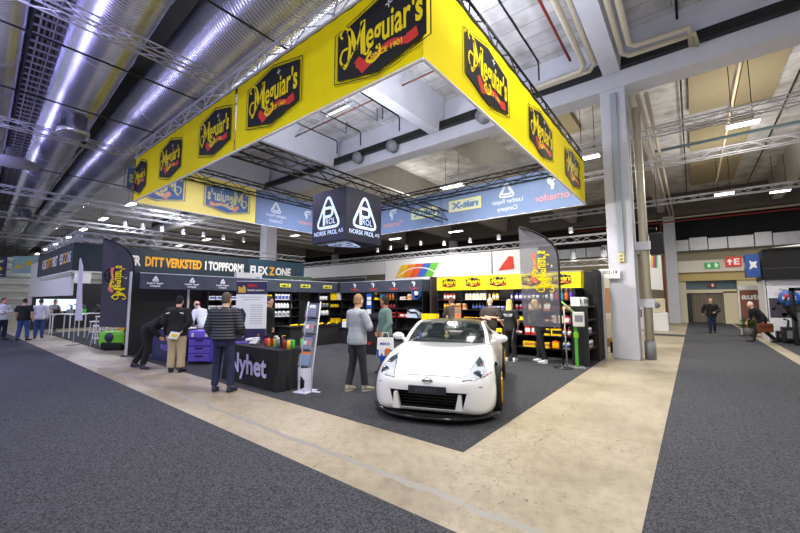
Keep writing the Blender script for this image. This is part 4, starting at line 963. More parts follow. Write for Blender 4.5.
m = MB(); m.grid(skirt(hx, hy, 0.012, th)); m.box(-hx, hx, -hy, hy, th - 0.012, th)
m.build('tablecloth', TCL, tb)
MB().text('Nyhet', (0.02, -hy - 0.027, 0.23), (1, 0, 0), (0, -0.03, 1), 0.36, 1.36, 0.02, 0, 0.028).build('lettering', mat('silver_print', (196, 192, 236), 0.5, 0, 0.03), tb)
for sx in (-1, 1):
    for sy in (-1, 1): MB().tube((sx * 0.85, sy * 0.25, 0.012), (sx * 0.85, sy * 0.25, th - 0.02), 0.02, n=8).build('leg', GREYPL, tb)
tx, ty, tz = -6.95, 4.3, th
def on(dx, dy): return (tx + dx, ty + dy, tz)
PINKP = mat('hot_pink', (190, 36, 84), 0.35); LIME = mat('lime', (120, 186, 30), 0.35); PURP = mat('purple_plastic', (92, 70, 200), 0.4, 0, 0.04)
specs = [(0.05, -0.02, 'spray', PINKP, BLACKM, 'pink spray bottle with black trigger'), (0.13, 0.1, 'spray', REDP, BLACKM, 'red spray bottle'), (0.22, -0.06, 'bottle', ORNG, BLACKM, 'orange bottle with black cap'),
         (0.30, 0.06, 'spray', PINKP, WHP, 'pink spray bottle with white trigger'), (0.42, -0.04, 'bottle', LIME, BLACKM, 'lime green bottle with black cap'), (0.50, 0.12, 'spray', BLACKM, BLACKM, 'all black spray bottle'),
         (0.60, 0.0, 'bottle', BLACKM, GREYPL, 'black bottle with grey cap'), (0.66, -0.14, 'can', GREYPL, WHP, 'grey can with white cap'), (0.74, 0.1, 'bottle', PURP, BLACKM, 'purple bottle'),
         (0.78, -0.08, 'bottle', MAROON, BLACKM, 'dark red bottle'), (0.87, 0.06, 'bottle', GREENP, BLACKM, 'tall green bottle'), (0.95, -0.1, 'can', YELP, BLACKM, 'yellow flask at the corner'), (0.93, 0.22, 'can', GREENP, BLACKM, 'green can at the back corner'), (0.36, 0.2, 'spray', BLACKM, YELP, 'black spray bottle with yellow trigger')]
for (dx, dy, kd, m1, m2, lab) in specs:
    nm = {'spray': 'spray_bottle', 'bottle': 'bottle', 'can': 'can', 'jug': 'flask'}[kd]
    T = thing(nm, lab + ' on the black cloth demo table', nm.replace('_', ' '), on(dx, dy), R(20), 'products on the demo table')
    {'spray': g_spray(m1, m2, None, 0.034, 0.2), 'bottle': g_bottle('b', m1, m2, None, 0.034, 0.19), 'can': g_can(m1, m2, 0.036, 0.2), 'jug': g_jug(m1, m2, None, 0.11, 0.08, 0.22)}[kd](T)
T = thing('tablet_stand', 'silver keypad device tilted on the black cloth demo table', 'device', on(-0.2, -0.12), R(15))
MB().obox((0, 0, 0.07), (0.2, 0, 0), (0, 0.13, 0.1), (0, -0.008, 0.012)).build('screen', mat('device_grey', (150, 150, 156), 0.3, 0.2), T)
m = MB()
for i in range(4):
    for j in range(3): m.obox((-0.06 + 0.04 * i, -0.045 + 0.035 * j, 0.045 + 0.027 * j), (0.026, 0, 0), (0, 0.02, 0.015), (0, -0.004, 0.006))
m.build('keys', WHP, T); MB().rbox(-0.07, 0.07, -0.02, 0.08, 0, 0.05, 0.01).build('foot', GREYPL, T)
T = thing('machine_polisher', 'white and black polisher lying on the demo table before the roll up banner', 'machine', on(-0.55, 0.05), R(30))
MB().path([(-0.16, 0, 0.06), (0, 0, 0.07), (0.13, 0, 0.08)], [0.035, 0.042, 0.05], 10).build('housing', WHP, T)
MB().lathe([(0.085, 0), (0.085, 0.03), (0.03, 0.05)], 16, (0.13, 0, 0.0)).build('pad', BLACKM, T)
T = thing('paint_sample', 'dark glossy sample panel lying flat on the demo table', 'sample panel', on(-0.75, -0.1), R(-10))
MB().rbox(-0.16, 0.16, -0.1, 0.1, 0, 0.02, 0.004).build('panel', PURP, T); MB().rbox(-0.1, 0.1, -0.06, 0.06, 0.02, 0.035, 0.004).build('sample', CHROME, T)

# ------------------------------------------------------------------ brochure rack
br = thing('brochure_rack', 'white zigzag brochure rack with four clear pockets beside the demo table', 'brochure rack', (-5.60, 4.30, 0.006), R(14))
RK = mat('rack_white', (214, 212, 236), 0.4, 0, 0.03); ACR = mat('clear_acrylic', (220, 226, 240), 0.08, 0, 0, alpha=0.16)
br.scale = (0.86, 1, 1)
MB().rbox(-0.17, 0.17, -0.17, 0.17, 0, 0.02, 0.008).obox((0.25, 0.02, 0.012), (0.2, 0, 0), (0, 0.06, 0), (0, 0, 0.012)).build('base', RK, br)
m = MB(); arc = [(0.15 * math.cos(a), 0.15 * math.sin(a)) for a in [PI + PI * k / 20 for k in range(21)]]
def arcwall(z0, z1, hole):
    rows = []
    for k in range(21): pass
    for a in range(20):
        x0, y0 = arc[a]; x1, y1 = arc[a + 1]; zz0 = z0
        if hole and 6 <= a <= 13: zz0 = z0 + 0.22 + 0.06 * math.sin((a - 6) / 7 * PI)
        m.add([(x0, y0, zz0), (x1, y1, zz0), (x1, y1, z1), (x0, y0, z1)], [(0, 1, 2, 3)], 0)
        m.add([(x0 * 0.93, y0 * 0.93, zz0), (x1 * 0.93, y1 * 0.93, zz0), (x1 * 0.93, y1 * 0.93, z1), (x0 * 0.93, y0 * 0.93, z1)], [(3, 2, 1, 0)], 0)
arcwall(0.02, 0.44, True); m.build('column', RK, br)
for sx in (-1, 1):
    MB().path([(sx * 0.16, 0.0, 0.02), (sx * 0.165, 0.02, 0.44), (sx * 0.165, 0.12, 1.0), (sx * 0.165, 0.22, 1.62)], 0.014, 6).build('side_rail', RK, br)
BRO = [mat('leaflet_blue', (40, 60, 130), 0.5, 0, 0.15, 9), mat('leaflet_mauve', (70, 74, 130), 0.5, 0, 0.15, 9), mat('leaflet_steel', (60, 76, 126), 0.5, 0, 0.15, 9), mat('leaflet_cobalt', (44, 104, 176), 0.5, 0, 0.15, 9)]
for k in range(4):
    z = 0.46 + 0.29 * k; y = 0.0 + 0.055 * k
    ax, up = (0.29, 0, 0), (0, 0.05, 0.26)
    MB().obox((0, y - 0.05, z + 0.12), ax, (0, 0.05, 0.2), (0, -0.006, 0.001)).obox((0, y - 0.02, z + 0.0), (0.31, 0, 0), (0, 0.09, 0), (0, 0, 0.008)).obox((0, y + 0.025, z + 0.13), (0.31, 0, 0), up, (0, -0.006, 0.001)).build('pocket', ACR, br)
    T = thing('brochure', ['blue leaflet with orange band in the lowest rack pocket', 'leaflet with red mark in the second lowest rack pocket', 'leaflet with red mark in the second highest rack pocket', 'dark blue leaflet in the topmost rack pocket'][k], 'leaflet', (-5.60, 4.30, 0.006), R(14)); T.scale = (0.86, 1, 1)
    MB().obox((0, y - 0.012, z + 0.13), (0.23, 0, 0), (0, 0.05, 0.24), (0, -0.008, 0.002)).build('cover', BRO[3 - k if k in (0, 3) else k], T)
    if k == 0: MB().obox((0, y + 0.005, z + 0.225), (0.23, 0, 0), (0, 0.009, 0.043), (0, -0.012, 0.002)).build('band', ORNG, T)
    elif k < 3: MB().obox((0.04, y - 0.02, z + 0.12), (0.09, 0, 0), (0, 0.017, 0.08), (0, -0.012, 0.002)).build('mark', REDP, T); MB().obox((-0.06, y - 0.02, z + 0.12), (0.08, 0, 0), (0, 0.015, 0.07), (0, -0.012, 0.002)).build('picture', WHP, T)
    else: MB().obox((0, y - 0.0, z + 0.2), (0.16, 0, 0), (0, 0.012, 0.06), (0, -0.012, 0.002)).build('band', WHP, T)

# ------------------------------------------------------------------ counter, tool chest, roll-up
ct = thing('counter', 'white topped counter with blue lit front where visitors lean in', 'counter', (-11.6, 4.28, 0.006))
MB().rbox(-0.75, 0.75, -0.32, 0.32, 0.86, 0.9, 0.01).build('counter_top', WHP, ct)
MB().rbox(-0.70, 0.70, -0.27, 0.27, 0, 0.86, 0.01).build('body', mat('counter_blue_lit', (34, 36, 84), 0.5, 0, 0.1), ct)  # blue light falling on the front is put into its colour
MB().text('PROL', (0.2, -0.275, 0.3), (1, 0, 0), (0, 0, 1), 0.14, None, 0.004, 0, 0.02).build('lettering', mat('print_violet', (130, 130, 220), 0.5), ct)
T = thing('brochure', 'open leaflet lying on the white topped counter', 'leaflet', (-11.15, 4.18, 0.906), R(20))
MB().obox((0, 0, 0.008), (0.3, 0, 0), (0, 0.2, 0), (0, 0, 0.012)).build('pages', WHP, T); MB().obox((0.07, 0, 0.016), (0.12, 0, 0), (0, 0.16, 0), (0, 0, 0.004)).build('picture', CYAN, T)
tc_ = thing('tool_chest', 'purple lit tool chest with three drawers between the visitors', 'tool chest', (-10.25, 4.55, 0.006), R(38))
MB().rbox(-0.3, 0.3, -0.22, 0.22, 0.05, 0.66, 0.02).build('body', PURP, tc_)  # purple light on the chest is put into its body and drawer colours
for k in range(3):
    d = MB().rbox(-0.27, 0.27, -0.245, -0.215, 0.08 + 0.2 * k, 0.26 + 0.18 * k, 0.01).build('drawer', mat('purple_lit_plastic', (120, 96, 226), 0.4, 0, 0.05), tc_)
    MB().box(-0.1, 0.1, -0.262, -0.245, 0.2 + 0.2 * k, 0.225 + 0.2 * k).build('handle', BLACKM, d)
MB().rbox(-0.31, 0.31, -0.24, 0.23, 0.67, 0.86, 0.03).build('top_box', MATS['purple_lit_plastic'], tc_)
for s_ in (-1, 1): MB().box(s_ * 0.18 - 0.03, s_ * 0.18 + 0.03, -0.26, -0.24, 0.7, 0.8).build('latch', WHP, tc_)
MB().box(-0.28, 0.28, -0.2, 0.2, 0, 0.05).build('plinth', BLACKM, tc_)
ru = thing('roll_up_banner', 'white and navy roll up banner standing behind the demo table', 'banner', (-8.62, 4.92, 0.006), R(40))
MB().rbox(-0.42, 0.42, -0.1, 0.1, 0, 0.09, 0.02).build('base', ALU, ru)
f = MB().box(-0.38, 0.38, -0.004, 0.004, 0.09, 2.12).build('sheet', mat('rollup_white', (232, 234, 244), 0.6, 0, 0.02), ru)
m = MB()
m.box(-0.38, 0.38, -0.007, -0.004, 1.8, 2.12, 0); m.box(-0.38, 0.38, -0.007, -0.004, 0.09, 0.95, 0)
m.prism([(-0.33, 2.0), (-0.25, 1.96), (-0.2, 2.03), (-0.15, 1.96), (-0.15, 1.84), (-0.33, 1.84)], (0, -0.007, 0), (1, 0, 0), (0, 0, 1), 0.002, 1)
m.text('PROL', (0.02, -0.007, 1.98), (1, 0, 0), (0, 0, 1), 0.07, 0.24, 0.003, 2, 0.03)
m.text('Skadefri polering', (0.1, -0.007, 1.88), (1, 0, 0), (0, 0, 1), 0.045, 0.42, 0.003, 3, 0.02)
for k, (w, z, x) in enumerate([(0.58, 1.72, 0), (0.42, 1.66, 0)] + [(0.30, 1.52 - 0.055 * q, 0.13) for q in range(9)]):
    m.box(x - w / 2, x + w / 2, -0.006, -0.004, z, z + 0.016, 4)
m.prism([(-0.36, 1.15), (-0.14, 1.1), (-0.12, 1.3), (-0.2, 1.45), (-0.36, 1.42)], (0, -0.006, 0), (1, 0, 0), (0, 0, 1), 0.002, 0)
m.lathe([(0.0, 0.006), (0.07, 0.006)], 14, (-0.24, 0, 1.28), (0, -1, 0), 2)
m.prism([(-0.2, 0.2), (0.1, 0.3), (0.05, 0.75), (-0.12, 0.7)], (0, -0.007, 0), (1, 0, 0), (0, 0, 1), 0.002, 5); m.lathe([(0.0, 0.009), (0.03, 0.009)], 10, (0.2, 0, 0.8), (0, -1, 0), 1)
m.build('print', [mat('rollup_navy', (44, 36, 84), 0.5, 0, 0.1), mat('rollup_gold', (214, 170, 60), 0.5), LRED, LWHITE, mat('rollup_grey_text', (176, 176, 192), 0.5), PURP], f)
MB().tube((-0.38, 0, 2.12), (0.38, 0, 2.12), 0.012, n=6).build('top_rail', ALU, ru)
MB().tube((0, 0.03, 0.09), (0, 0.02, 2.12), 0.01, n=6).build('pole', ALU, ru)

# low display tables behind the demo table
lt = thing('display_table', 'low black display table with yellow hand tools beside the brochure rack', 'table', (-11.2, 8.9, 0.006), R(90))
MB().rbox(-1.3, 1.3, -0.4, 0.4, 0.7, 0.74, 0.01).build('table_top', BLACKM, lt)
MB().box(-1.25, 1.25, -0.36, 0.36, 0, 0.7).build('cloth_front', TCL, lt)
for k in range(6):
    T = thing('hand_tool', ordn(k) + ' yellow and black hand tool along the low black display table', 'tool', (-10.95, 7.85 + 0.4 * k, 0.746), R(80 + 10 * k), 'hand tools on the low table')
    MB().path([(-0.14, 0, 0.04), (0.14, 0, 0.045)], [0.03, 0.04], 8).build('grip', YELP, T); MB().lathe([(0.07, 0), (0.07, 0.02), (0.02, 0.05)], 12, (0.14, 0, 0)).build('head', BLACKM, T)
lt = thing('display_table', 'low black table with white machine boxes in the booth corner', 'table', (-10.2, 10.2, 0.006))
MB().rbox(-0.7, 0.7, -0.35, 0.35, 0.56, 0.6, 0.01).build('table_top', BLACKM, lt); MB().box(-0.66, 0.66, -0.32, 0.32, 0, 0.56).build('cloth_front', TCL, lt)
for k, (dx, m1, lab) in enumerate(((-0.4, WHP, 'white machine box with yellow lid on the low corner table'), (0.1, WHP, 'larger white machine box on the low corner table'), (0.45, YELP, 'yellow machine box at the end of the low corner table'))):
    T = thing('machine_box', lab, 'box', (-10.2 + dx, 10.1, 0.606))
    MB().rbox(-0.18, 0.18, -0.15, 0.15, 0, 0.24, 0.02).build('shell', m1, T); MB().rbox(-0.185, 0.185, -0.155, 0.155, 0.24, 0.32, 0.02).build('lid', YELP if k == 0 else BLACKM, T)
tcn = thing('counter', 'black counter with white bird emblem and red lettering behind the two talking men', 'counter', (-8.0, 8.6, 0.006), R(12))
MB().rbox(-0.7, 0.7, -0.28, 0.28, 0.93, 0.97, 0.01).build('counter_top', BLACKM, tcn); MB().box(-0.66, 0.66, -0.25, 0.25, 0, 0.93).build('body', TCL, tcn)
m = MB(); swirl_bird(m, (-0.3, -0.25, 0.6), (1, 0, 0), (0, 0, 1), 0.3, 0); m.text('Tornador', (-0.2, -0.25, 0.3), (1, 0, 0), (0, 0, 1), 0.12, 0.8, 0.004, 1, 0.03)
m.build('emblem', [LWHITE, LRED], tcn)
T = thing('duffel_bag', 'rolled black bag lying on the black emblem counter', 'bag', (-7.75, 8.65, 0.98), R(12))
MB().path([(-0.32, 0, 0.13), (-0.28, 0, 0.13), (0.28, 0, 0.13), (0.32, 0, 0.13)], [0.07, 0.13, 0.13, 0.07], 14).build('bag_body', BLACKF, T); MB().path([(-0.15, -0.12, 0.18), (-0.1, -0.1, 0.3), (0.1, -0.1, 0.3), (0.15, -0.12, 0.18)], 0.012, 6).build('handle', BLACKM, T)

# ------------------------------------------------------------------ stand with two legs and info box (hand gel), low cabinet
gs = thing('gel_stand', 'slim bright green dispenser stand with slanted arm at the booth corner by the pillar', 'dispenser', (-2.45, 9.95, 0.006), R(20))
MB().rbox(-0.22, 0.3, -0.2, 0.2, 0, 0.012, 0.004).build('base_plate', GREYPL, gs)
MB().rbox(0.09, 0.16, -0.02, 0.02, 0.012, 1.35, 0.006).build('post', mat('stand_green', (76, 160, 48), 0.4), gs)
MB().tube((-0.1, 0, 0.012), (-0.13, 0, 1.5), 0.016, n=8).build('thin_pole', PIPEC, gs)
MB().path([(0.12, 0, 1.33), (-0.18, 0, 1.62)], 0.022, 8).path([(0.12, -0.05, 1.3), (-0.18, -0.05, 1.6)], 0.012, 6).build('slanted_arm', mat('arm_green', (150, 190, 120), 0.4), gs)
MB().rbox(0.06, 0.32, -0.12, -0.02, 1.0, 1.36, 0.02).build('dispenser_box', mat('dispenser_white', (206, 204, 200), 0.3), gs)
MB().box(0.1, 0.28, -0.125, -0.12, 1.12, 1.28).build('print', GREYPL, gs)
MB().rbox(0.07, 0.18, -0.03, -0.02, 0.72, 0.86, 0.004).build('sticker', LIME, gs)
lc = thing('low_cabinet', 'black open sided cabinet with small shelves at the booth corner by the pillar', 'cabinet', (-2.30, 10.95, 0.006))
MB().box(-0.2, 0.2, -0.70, -0.67, 0, 1.5).box(-0.2, 0.2, 0.31, 0.34, 0, 1.5).box(-0.2, -0.17, -0.67, 0.31, 0, 1.5).build('carcass', SHM, lc)
for z in (0.04, 0.42, 0.79, 1.15, 1.49): MB().box(-0.17, 0.2, -0.67, 0.31, z - 0.02, z).build('shelf', SHM, lc)
for (y, z, n, key) in ((-0.4, 0.8, 3, 'b'), (-0.45, 0.43, 4, 'a')):
    for k in range(n):
        T = thing('small_bottle', ordn(k) + (' small white bottle on the middle shelf of the low cabinet' if z > 0.6 else ' slim white bottle on the lower shelf of the low cabinet'), 'bottle', (-2.18, 10.95 + y + 0.17 * k, z + 0.006), 0, 'white bottles in the low cabinet')
        g_bottle('b', WHP, BLACKM, GREYPL, 0.03, 0.2 if z < 0.6 else 0.16)(T)
for k in range(4):
    T = thing('carton', ordn(k) + ' white and grey carton standing on top of the low cabinet', 'box', (-2.42 + 0.06 * (k > 0), 10.5 + 0.19 * k, 1.5), R(90), 'cartons on the low cabinet')
    g_box(WHP, GREYPL, 0.15, 0.22, 0.24 - 0.02 * (k % 2))(T)
ys = thing('price_sign', 'small yellow box standing behind the car beside the dark partition', 'sign', (-6.95, 10.3, 0.006))
MB().box(-0.2, 0.2, 0, 0.2, 0, 0.98).build('pedestal', BLACKM, ys); MB().rbox(-0.28, 0.28, -0.02, 0.22, 0.98, 1.2, 0.01).build('box', YELP, ys)

# ------------------------------------------------------------------ feather flags
def feather(label, x, y, rz, see, z0=0.85, z1=3.55, w=1.02):
    T = thing('feather_flag', label, 'flag', (x, y, 0.006), rz)
    h = z1 - z0
    fe = lambda v: 1.0 if v < 0.55 else 1 - ((v - 0.55) / 0.45) ** 4 * 0.97   # pole edge at height fraction v
    pole = [(w, 0, 0.02), (w, 0, z0)] + [(w * fe(v), 0, z0 + h * v) for v in [0.1 * k for k in range(1, 10)] + [0.94, 0.97, 0.99]]
    MB().path(pole, [0.016] * len(pole), 8).build('pole', BLACKM, T)
    rows = []
    for j in range(41):
        v = j / 40; v = min(v, 0.998); e = w * fe(v)
        zb = z0 + h * v; r = []
        for i in range(25):
            u = i / 24; lean = 0.06 * (1 - v)
            x_ = lean + (e - lean) * u
            r.append((x_, 0.02 * math.sin(u * 9 + v * 5) * (1 - u), zb + (1 - u) * 0.12 * (0.35 - v) * (1 if v < 0.35 else 0)))
        rows.append(r)
    MB().grid(rows).build('cloth', see, T)
    edge = [(p[-1][0] - 0.012, p[-1][1], p[-1][2]) for p in rows]
    MB().path(edge, 0.025, 6).build('pole_sleeve', BLACKF, T)
    m = MB()
    # print seen from behind: the word runs upwards, mirrored
    O = (0.54 * w, -0.026, z0 + h * (0.5 if see is FLG else 0.55))
    script_word(m, O, (0, 0, 1), (1, 0, 0), 1.0, 0, 1, 2, sgn=-1.0, o=0.008)
    cx, cz = 0.32 * w, z0 + h * 0.58
    if see is FLG:
     for rr in (0.20, 0.08): stroke(m, [(cx + rr * math.cos(a * PI / 12), cz + rr * math.sin(a * PI / 12)) for a in range(24)], 0.05, (0, -0.024, 0), (1, 0, 0), (0, 0, 1), 0.0, 3, True)
     for a in range(6): stroke(m, [(cx + 0.08 * math.cos(a * PI / 3), cz + 0.08 * math.sin(a * PI / 3)), (cx + 0.19 * math.cos(a * PI / 3), cz + 0.19 * math.sin(a * PI / 3))], 0.035, (0, -0.024, 0), (1, 0, 0), (0, 0, 1), 0, 3)
    m.build('print', [YELB, mat('print_salmon', (226, 120, 100), 0.6), LWHITE, PLATE], T)
    MB().lathe([(0.22, 0), (0.22, 0.012), (0.03, 0.03), (0.025, 0.08)], 18, (w, 0, 0)).build('foot', BLACKM, T)
    return T
FLG = mat('flag_black', (62, 62, 70), 0.8, 0, 0.1, 3)
FLS = mat('flag_sheer', (104, 104, 116), 0.8, 0, 0.08, 3, alpha=0.68)
feather('opaque black feather flag with yellow script at the entrance end of the booth wall', -14.15, 3.12, R(38), FLG, 0.82, 3.55)
feather('sheer black feather flag with yellow script in front of the car care shelves', -3.36, 9.05, R(38), FLS, 0.98, 3.5, 1.0)
# ------------------------------------------------------------------ dark teal neighbour stand (left)
TEAL = mat('teal_fascia', (22, 42, 58), 0.55, 0, 0.08, 1.5); TEAL2 = mat('teal_fascia_light', (30, 66, 90), 0.55, 0, 0.08, 1.5); NAVYF = mat('navy_fascia', (18, 24, 44), 0.55, 0, 0.08, 1.5)
fx, fy = -18.3, 3.15
fs = thing('stand_fascia', 'dark teal overhead fascia with white and orange slogan on the neighbouring stand', 'fascia', (fx, fy, 2.78))
MB().box(-0.12, 0, 0, 10.6, 0, 1.08).build('front_board', TEAL, fs)
MB().box(0.0, 0.01, 7.05, 10.6, 0.02, 1.1).build('light_board', TEAL2, fs)
MB().box(-7.6, -0.12, 0, 0.12, 0, 1.08).build('side_board', NAVYF, fs)
MB().box(-7.6, 0.02, -0.02, 0.12, -0.05, 0).box(-0.12, 0.02, 0.12, 10.6, -0.05, 0).build('lower_trim', WHITEP, fs)
FW = mat('fascia_white', (240, 240, 240), 0.5); FO = mat('fascia_orange', (246, 172, 20), 0.5)
def line(parts, y, z, h, par, Rv=(0, 1, 0), x=0.0, name='lettering', gap=0.16):
    m = MB()
    for s_, mi, w in parts:
        m.text(s_, (x, y, z) if Rv[1] else (y, x, z), Rv, (0, 0, 1), h, w, 0.006, mi, 0.045, 'l'); y += w + gap
    m.build(name, [FW, FO], par)
line([('HOLDER', 0, 1.25), ('DITT VERKSTED', 1, 2.32), ('I TOPPFORM!', 0, 1.95)], 0.95, 0.36, 0.38, fs, x=0.001)
line([('FLEX', 0, 1.05), ('Z', 1, 0.36), ('ONE', 0, 1.0)], 7.15, 0.28, 0.42, fs, x=0.012, name='name_lettering', gap=0.05)
m = MB(); xx = -6.3
for s_, mi, w in (('HOLDER', 0, 1.0), ('DITT', 1, 1.3), ('VERKST', 0, 1.1), ('FLEX', 0, 0.7), ('Z', 1, 0.5), ('ONE', 0, 0.7)):
    m.text(s_, (xx, -0.001, 0.36), (1, 0, 0), (0, 0, 1), 0.4, w, 0.006, mi, 0.03, 'l'); m = (m.build('lettering', [FW, FO], fs), MB())[1] if s_ == 'VERKST' else m; xx += w + (0.5 if s_ == 'VERKST' else 0.05)
m.build('name_lettering', [FW, FO], fs)
truss('aluminium truss on top of the dark teal fascia, along its slogan', (fx - 0.2, fy, 4.16), (fx - 0.2, fy + 10.7, 4.16), 0.26)
truss('aluminium truss on top of the dark teal fascia, on its far side', (fx - 7.6, fy + 0.2, 4.16), (fx - 0.3, fy + 0.2, 4.16), 0.26)
struct('wall_stand_left', MB().box(-29.4, -19.3, 3.32, 3.42, 1.85, 2.74).box(-29.4, -26.0, 3.32, 3.42, 2.74, 3.7).box(-29.5, -29.4, 3.32, 6, 0, 3.7), WHITEP)
struct('wall_stand_back', MB().box(-27.5, -18.6, 13.4, 13.5, 0, 2.7), mat('stand_dark', (44, 44, 48), 0.7, 0, 0.1))
struct('wall_stand_end', MB().box(-29.36, -29.3, 3.46, 9, 0, 2.7), MATS['stand_dark'])
struct('wall_stand_side', MB().box(-15.06, -15.0, 6.0, 13.4, 0, 2.4), MATS['stand_dark'])
og = thing('display_board', 'tall orange display panel glimpsed behind the black feather flag', 'panel', (-15.85, 4.55, 0.006), R(38))
MB().box(-0.55, 0.3, 0, 0.06, 0.05, 2.4).build('panel', FO, og); MB().box(-0.6, 0.35, -0.1, 0.16, 0, 0.05).build('foot', GREYPL, og)
MB().box(-0.3, 0.1, -0.005, 0, 1.0, 1.5).build('print', WHITEP, og)
sc = thing('floor_scrubber', 'bright green floor cleaning machine under the black feather flag', 'machine', (-15.45, 4.05, 0.006), R(30))
MB().rbox(-0.5, 0.5, -0.35, 0.35, 0.14, 0.62, 0.12).build('body', mat('machine_green', (120, 210, 50), 0.35, 0, 0.03), sc)
MB().rbox(-0.35, 0.45, -0.38, 0.38, 0.0, 0.26, 0.06).build('chassis', BLACKM, sc)
MB().lathe([(0.0, 0.012), (0.16, 0.012), (0.16, 0)], 18, (-0.05, -0.36, 0.42), (0, -1, 0)).build('hub_cover', mat('dark_blue_plastic', (36, 40, 80), 0.4), sc)
MB().path([(0.4, 0.25, 0.6), (0.55, 0.25, 0.9), (0.55, -0.25, 0.9), (0.4, -0.25, 0.6)], 0.025, 8).build('push_handle', BLACKM, sc)
# high tables, stools, screen
def high_table(x, y, lab, w=0.9, d=0.5, h=1.05, rz=0):
    T = thing('high_table', lab, 'table', (x, y, 0.006), R(rz))
    MB().rbox(-w / 2, w / 2, -d / 2, d / 2, h - 0.04, h, 0.008).build('table_top', WHITEP, T)
    for sx in (-1, 1):
        for sy in (-1, 1): MB().box(sx * (w / 2 - 0.04) - 0.02, sx * (w / 2 - 0.04) + 0.02, sy * (d / 2 - 0.04) - 0.02, sy * (d / 2 - 0.04) + 0.02, 0, h - 0.04).build('leg', WHITEP, T)
    return T
high_table(-17.4, 4.2, 'white high table with glasses beside the white feather banner', 1.3, 0.6)
high_table(-21.8, 4.0, 'white high table deeper inside the dark teal stand', 1.2, 0.6)
high_table(-24.6, 4.7, 'white counter table below the white header of the teal stand', 2.2, 0.7, 1.0, 90)
def stool(x, y, lab, m):
    T = thing('bar_stool', lab, 'stool', (x, y, 0.006))
    MB().lathe([(0.0, 0.72), (0.19, 0.72), (0.19, 0.76), (0.0, 0.78)], 18).build('seat', m, T)
    for a in range(4): MB().tube((0.13 * math.cos(a * PI / 2), 0.13 * math.sin(a * PI / 2), 0.72), (0.22 * math.cos(a * PI / 2), 0.22 * math.sin(a * PI / 2), 0), 0.014, n=6).build('leg', m, T)
    MB().lathe([(0.178, 0.29), (0.192, 0.30), (0.178, 0.31)], 18).build('foot_ring', m, T)
stool(-16.7, 3.75, 'white bar stool under the white high table', WHITEP); stool(-17.2, 5.2, 'black bar stool beside the green machine', BLACKM); stool(-17.9, 4.9, 'black bar stool behind the white high table', BLACKM); stool(-20.3, 4.4, 'white bar stool deep inside the dark teal stand', WHITEP)
for k, (dx, dy) in enumerate(((-0.45, 0.1), (-0.25, -0.08), (-0.05, 0.1), (0.15, -0.1), (0.3, 0.08), (0.48, -0.02))):
    T = thing('glass', ordn(k) + ' drinking glass on the white high table by the feather banner', 'glass', (-17.4 + dx, 4.2 + dy, 1.056), 0, 'glasses on the high table')
    MB().lathe([(0.0, 0), (0.035, 0), (0.035, 0.008)], 12).build('foot', CHROME, T); MB().lathe([(0.006, 0.008), (0.006, 0.08), (0.035, 0.12), (0.033, 0.2)], 12).build('bowl', mat('glass_pale', (214, 220, 232), 0.1, 0, 0, alpha=0.6), T)
sc2 = thing('display_screen', 'bright blue white display screen glowing inside the teal stand', 'screen', (-28.2, 4.35, 1.02), R(90))
MB().rbox(-0.9, 0.9, 0, 0.06, 0, 0.75, 0.01).build('bezel', BLACKM, sc2); MB().box(-0.86, 0.86, -0.006, 0, 0.04, 0.71).build('display', mat('screen_glow', (206, 226, 255), 0.4, 0, 0, emit=1.6), sc2); MB().box(-0.05, 0.05, 0.06, 0.12, -1.01, 0.7).build('stand_pole', BLACKM, sc2)
for k, (x, y, mm, lab) in enumerate(((-24.6, 3.8, BLACKM, 'black lubricating machine'), (-24.6, 4.3, GREYPL, 'grey bench device'), (-24.6, 4.8, GREENP, 'green bench device'), (-24.6, 5.4, BLACKM, 'black bench device'), (-21.8, 4.0, CHROME, 'steel bench device'))):
    T = thing('bench_device', lab + (' on the white high table inside the teal stand' if k == 4 else ' on the counter under the white header'), 'device', (x, y, 1.06 if k == 4 else 1.01))
    MB().rbox(-0.14, 0.14, -0.12, 0.12, 0, 0.2, 0.02).build('base', mm, T); MB().path([(0, 0.05, 0.2), (0, 0.05, 0.38), (0.05, -0.06, 0.42)], [0.05, 0.04, 0.03], 8).build('neck', GREYPL, T)
rt_ = thing('robot_arm', 'small white robot arm standing above the tables of the teal stand', 'robot', (-16.9, 5.3, 0.006))
MB().lathe([(0.16, 0), (0.16, 0.05), (0.1, 0.1), (0.1, 1.15), (0.13, 1.2)], 14).build('pedestal', WHITEP, rt_)
MB().path([(0, 0, 1.2), (0.05, 0, 1.5), (0.12, 0, 1.75)], [0.08, 0.09, 0.07], 10).build('lower_arm', WHITEP, rt_); MB().path([(0.12, 0, 1.75), (-0.1, 0, 1.95), (-0.3, 0, 1.9)], [0.07, 0.06, 0.04], 10).build('upper_arm', BLACKM, rt_); MB().path([(0.35, 0.05, 2.15), (0.2, 0.0, 1.98), (0.1, 0, 1.7)], [0.06, 0.07, 0.05], 10).build('cover', WHITEP, rt_)
wf = thing('feather_flag', 'slim white feather banner standing before the dark teal stand', 'flag', (-18.0, 3.4, 0.006), R(38))
P = []
for j in range(25):
    v = j / 24; w_ = 0.26 * (1 - 0.5 * v) * min(1, (1.02 - v) * 6); P.append([(-0.12 + w_ * i / 8, 0.02 * math.sin(i + v * 6), 0.9 + 2.35 * v) for i in range(9)])
MB().grid(P).build('cloth', mat('flag_white', (224, 222, 240), 0.7, 0, 0.04), wf); MB().path([(-0.12, 0, 0), (-0.12, 0, 3.2)], 0.014, 6).build('pole', WHITEP, wf); MB().lathe([(0.2, 0), (0.2, 0.012), (0.0, 0.02)], 16, (-0.12, 0, 0)).build('foot', GREYPL, wf)
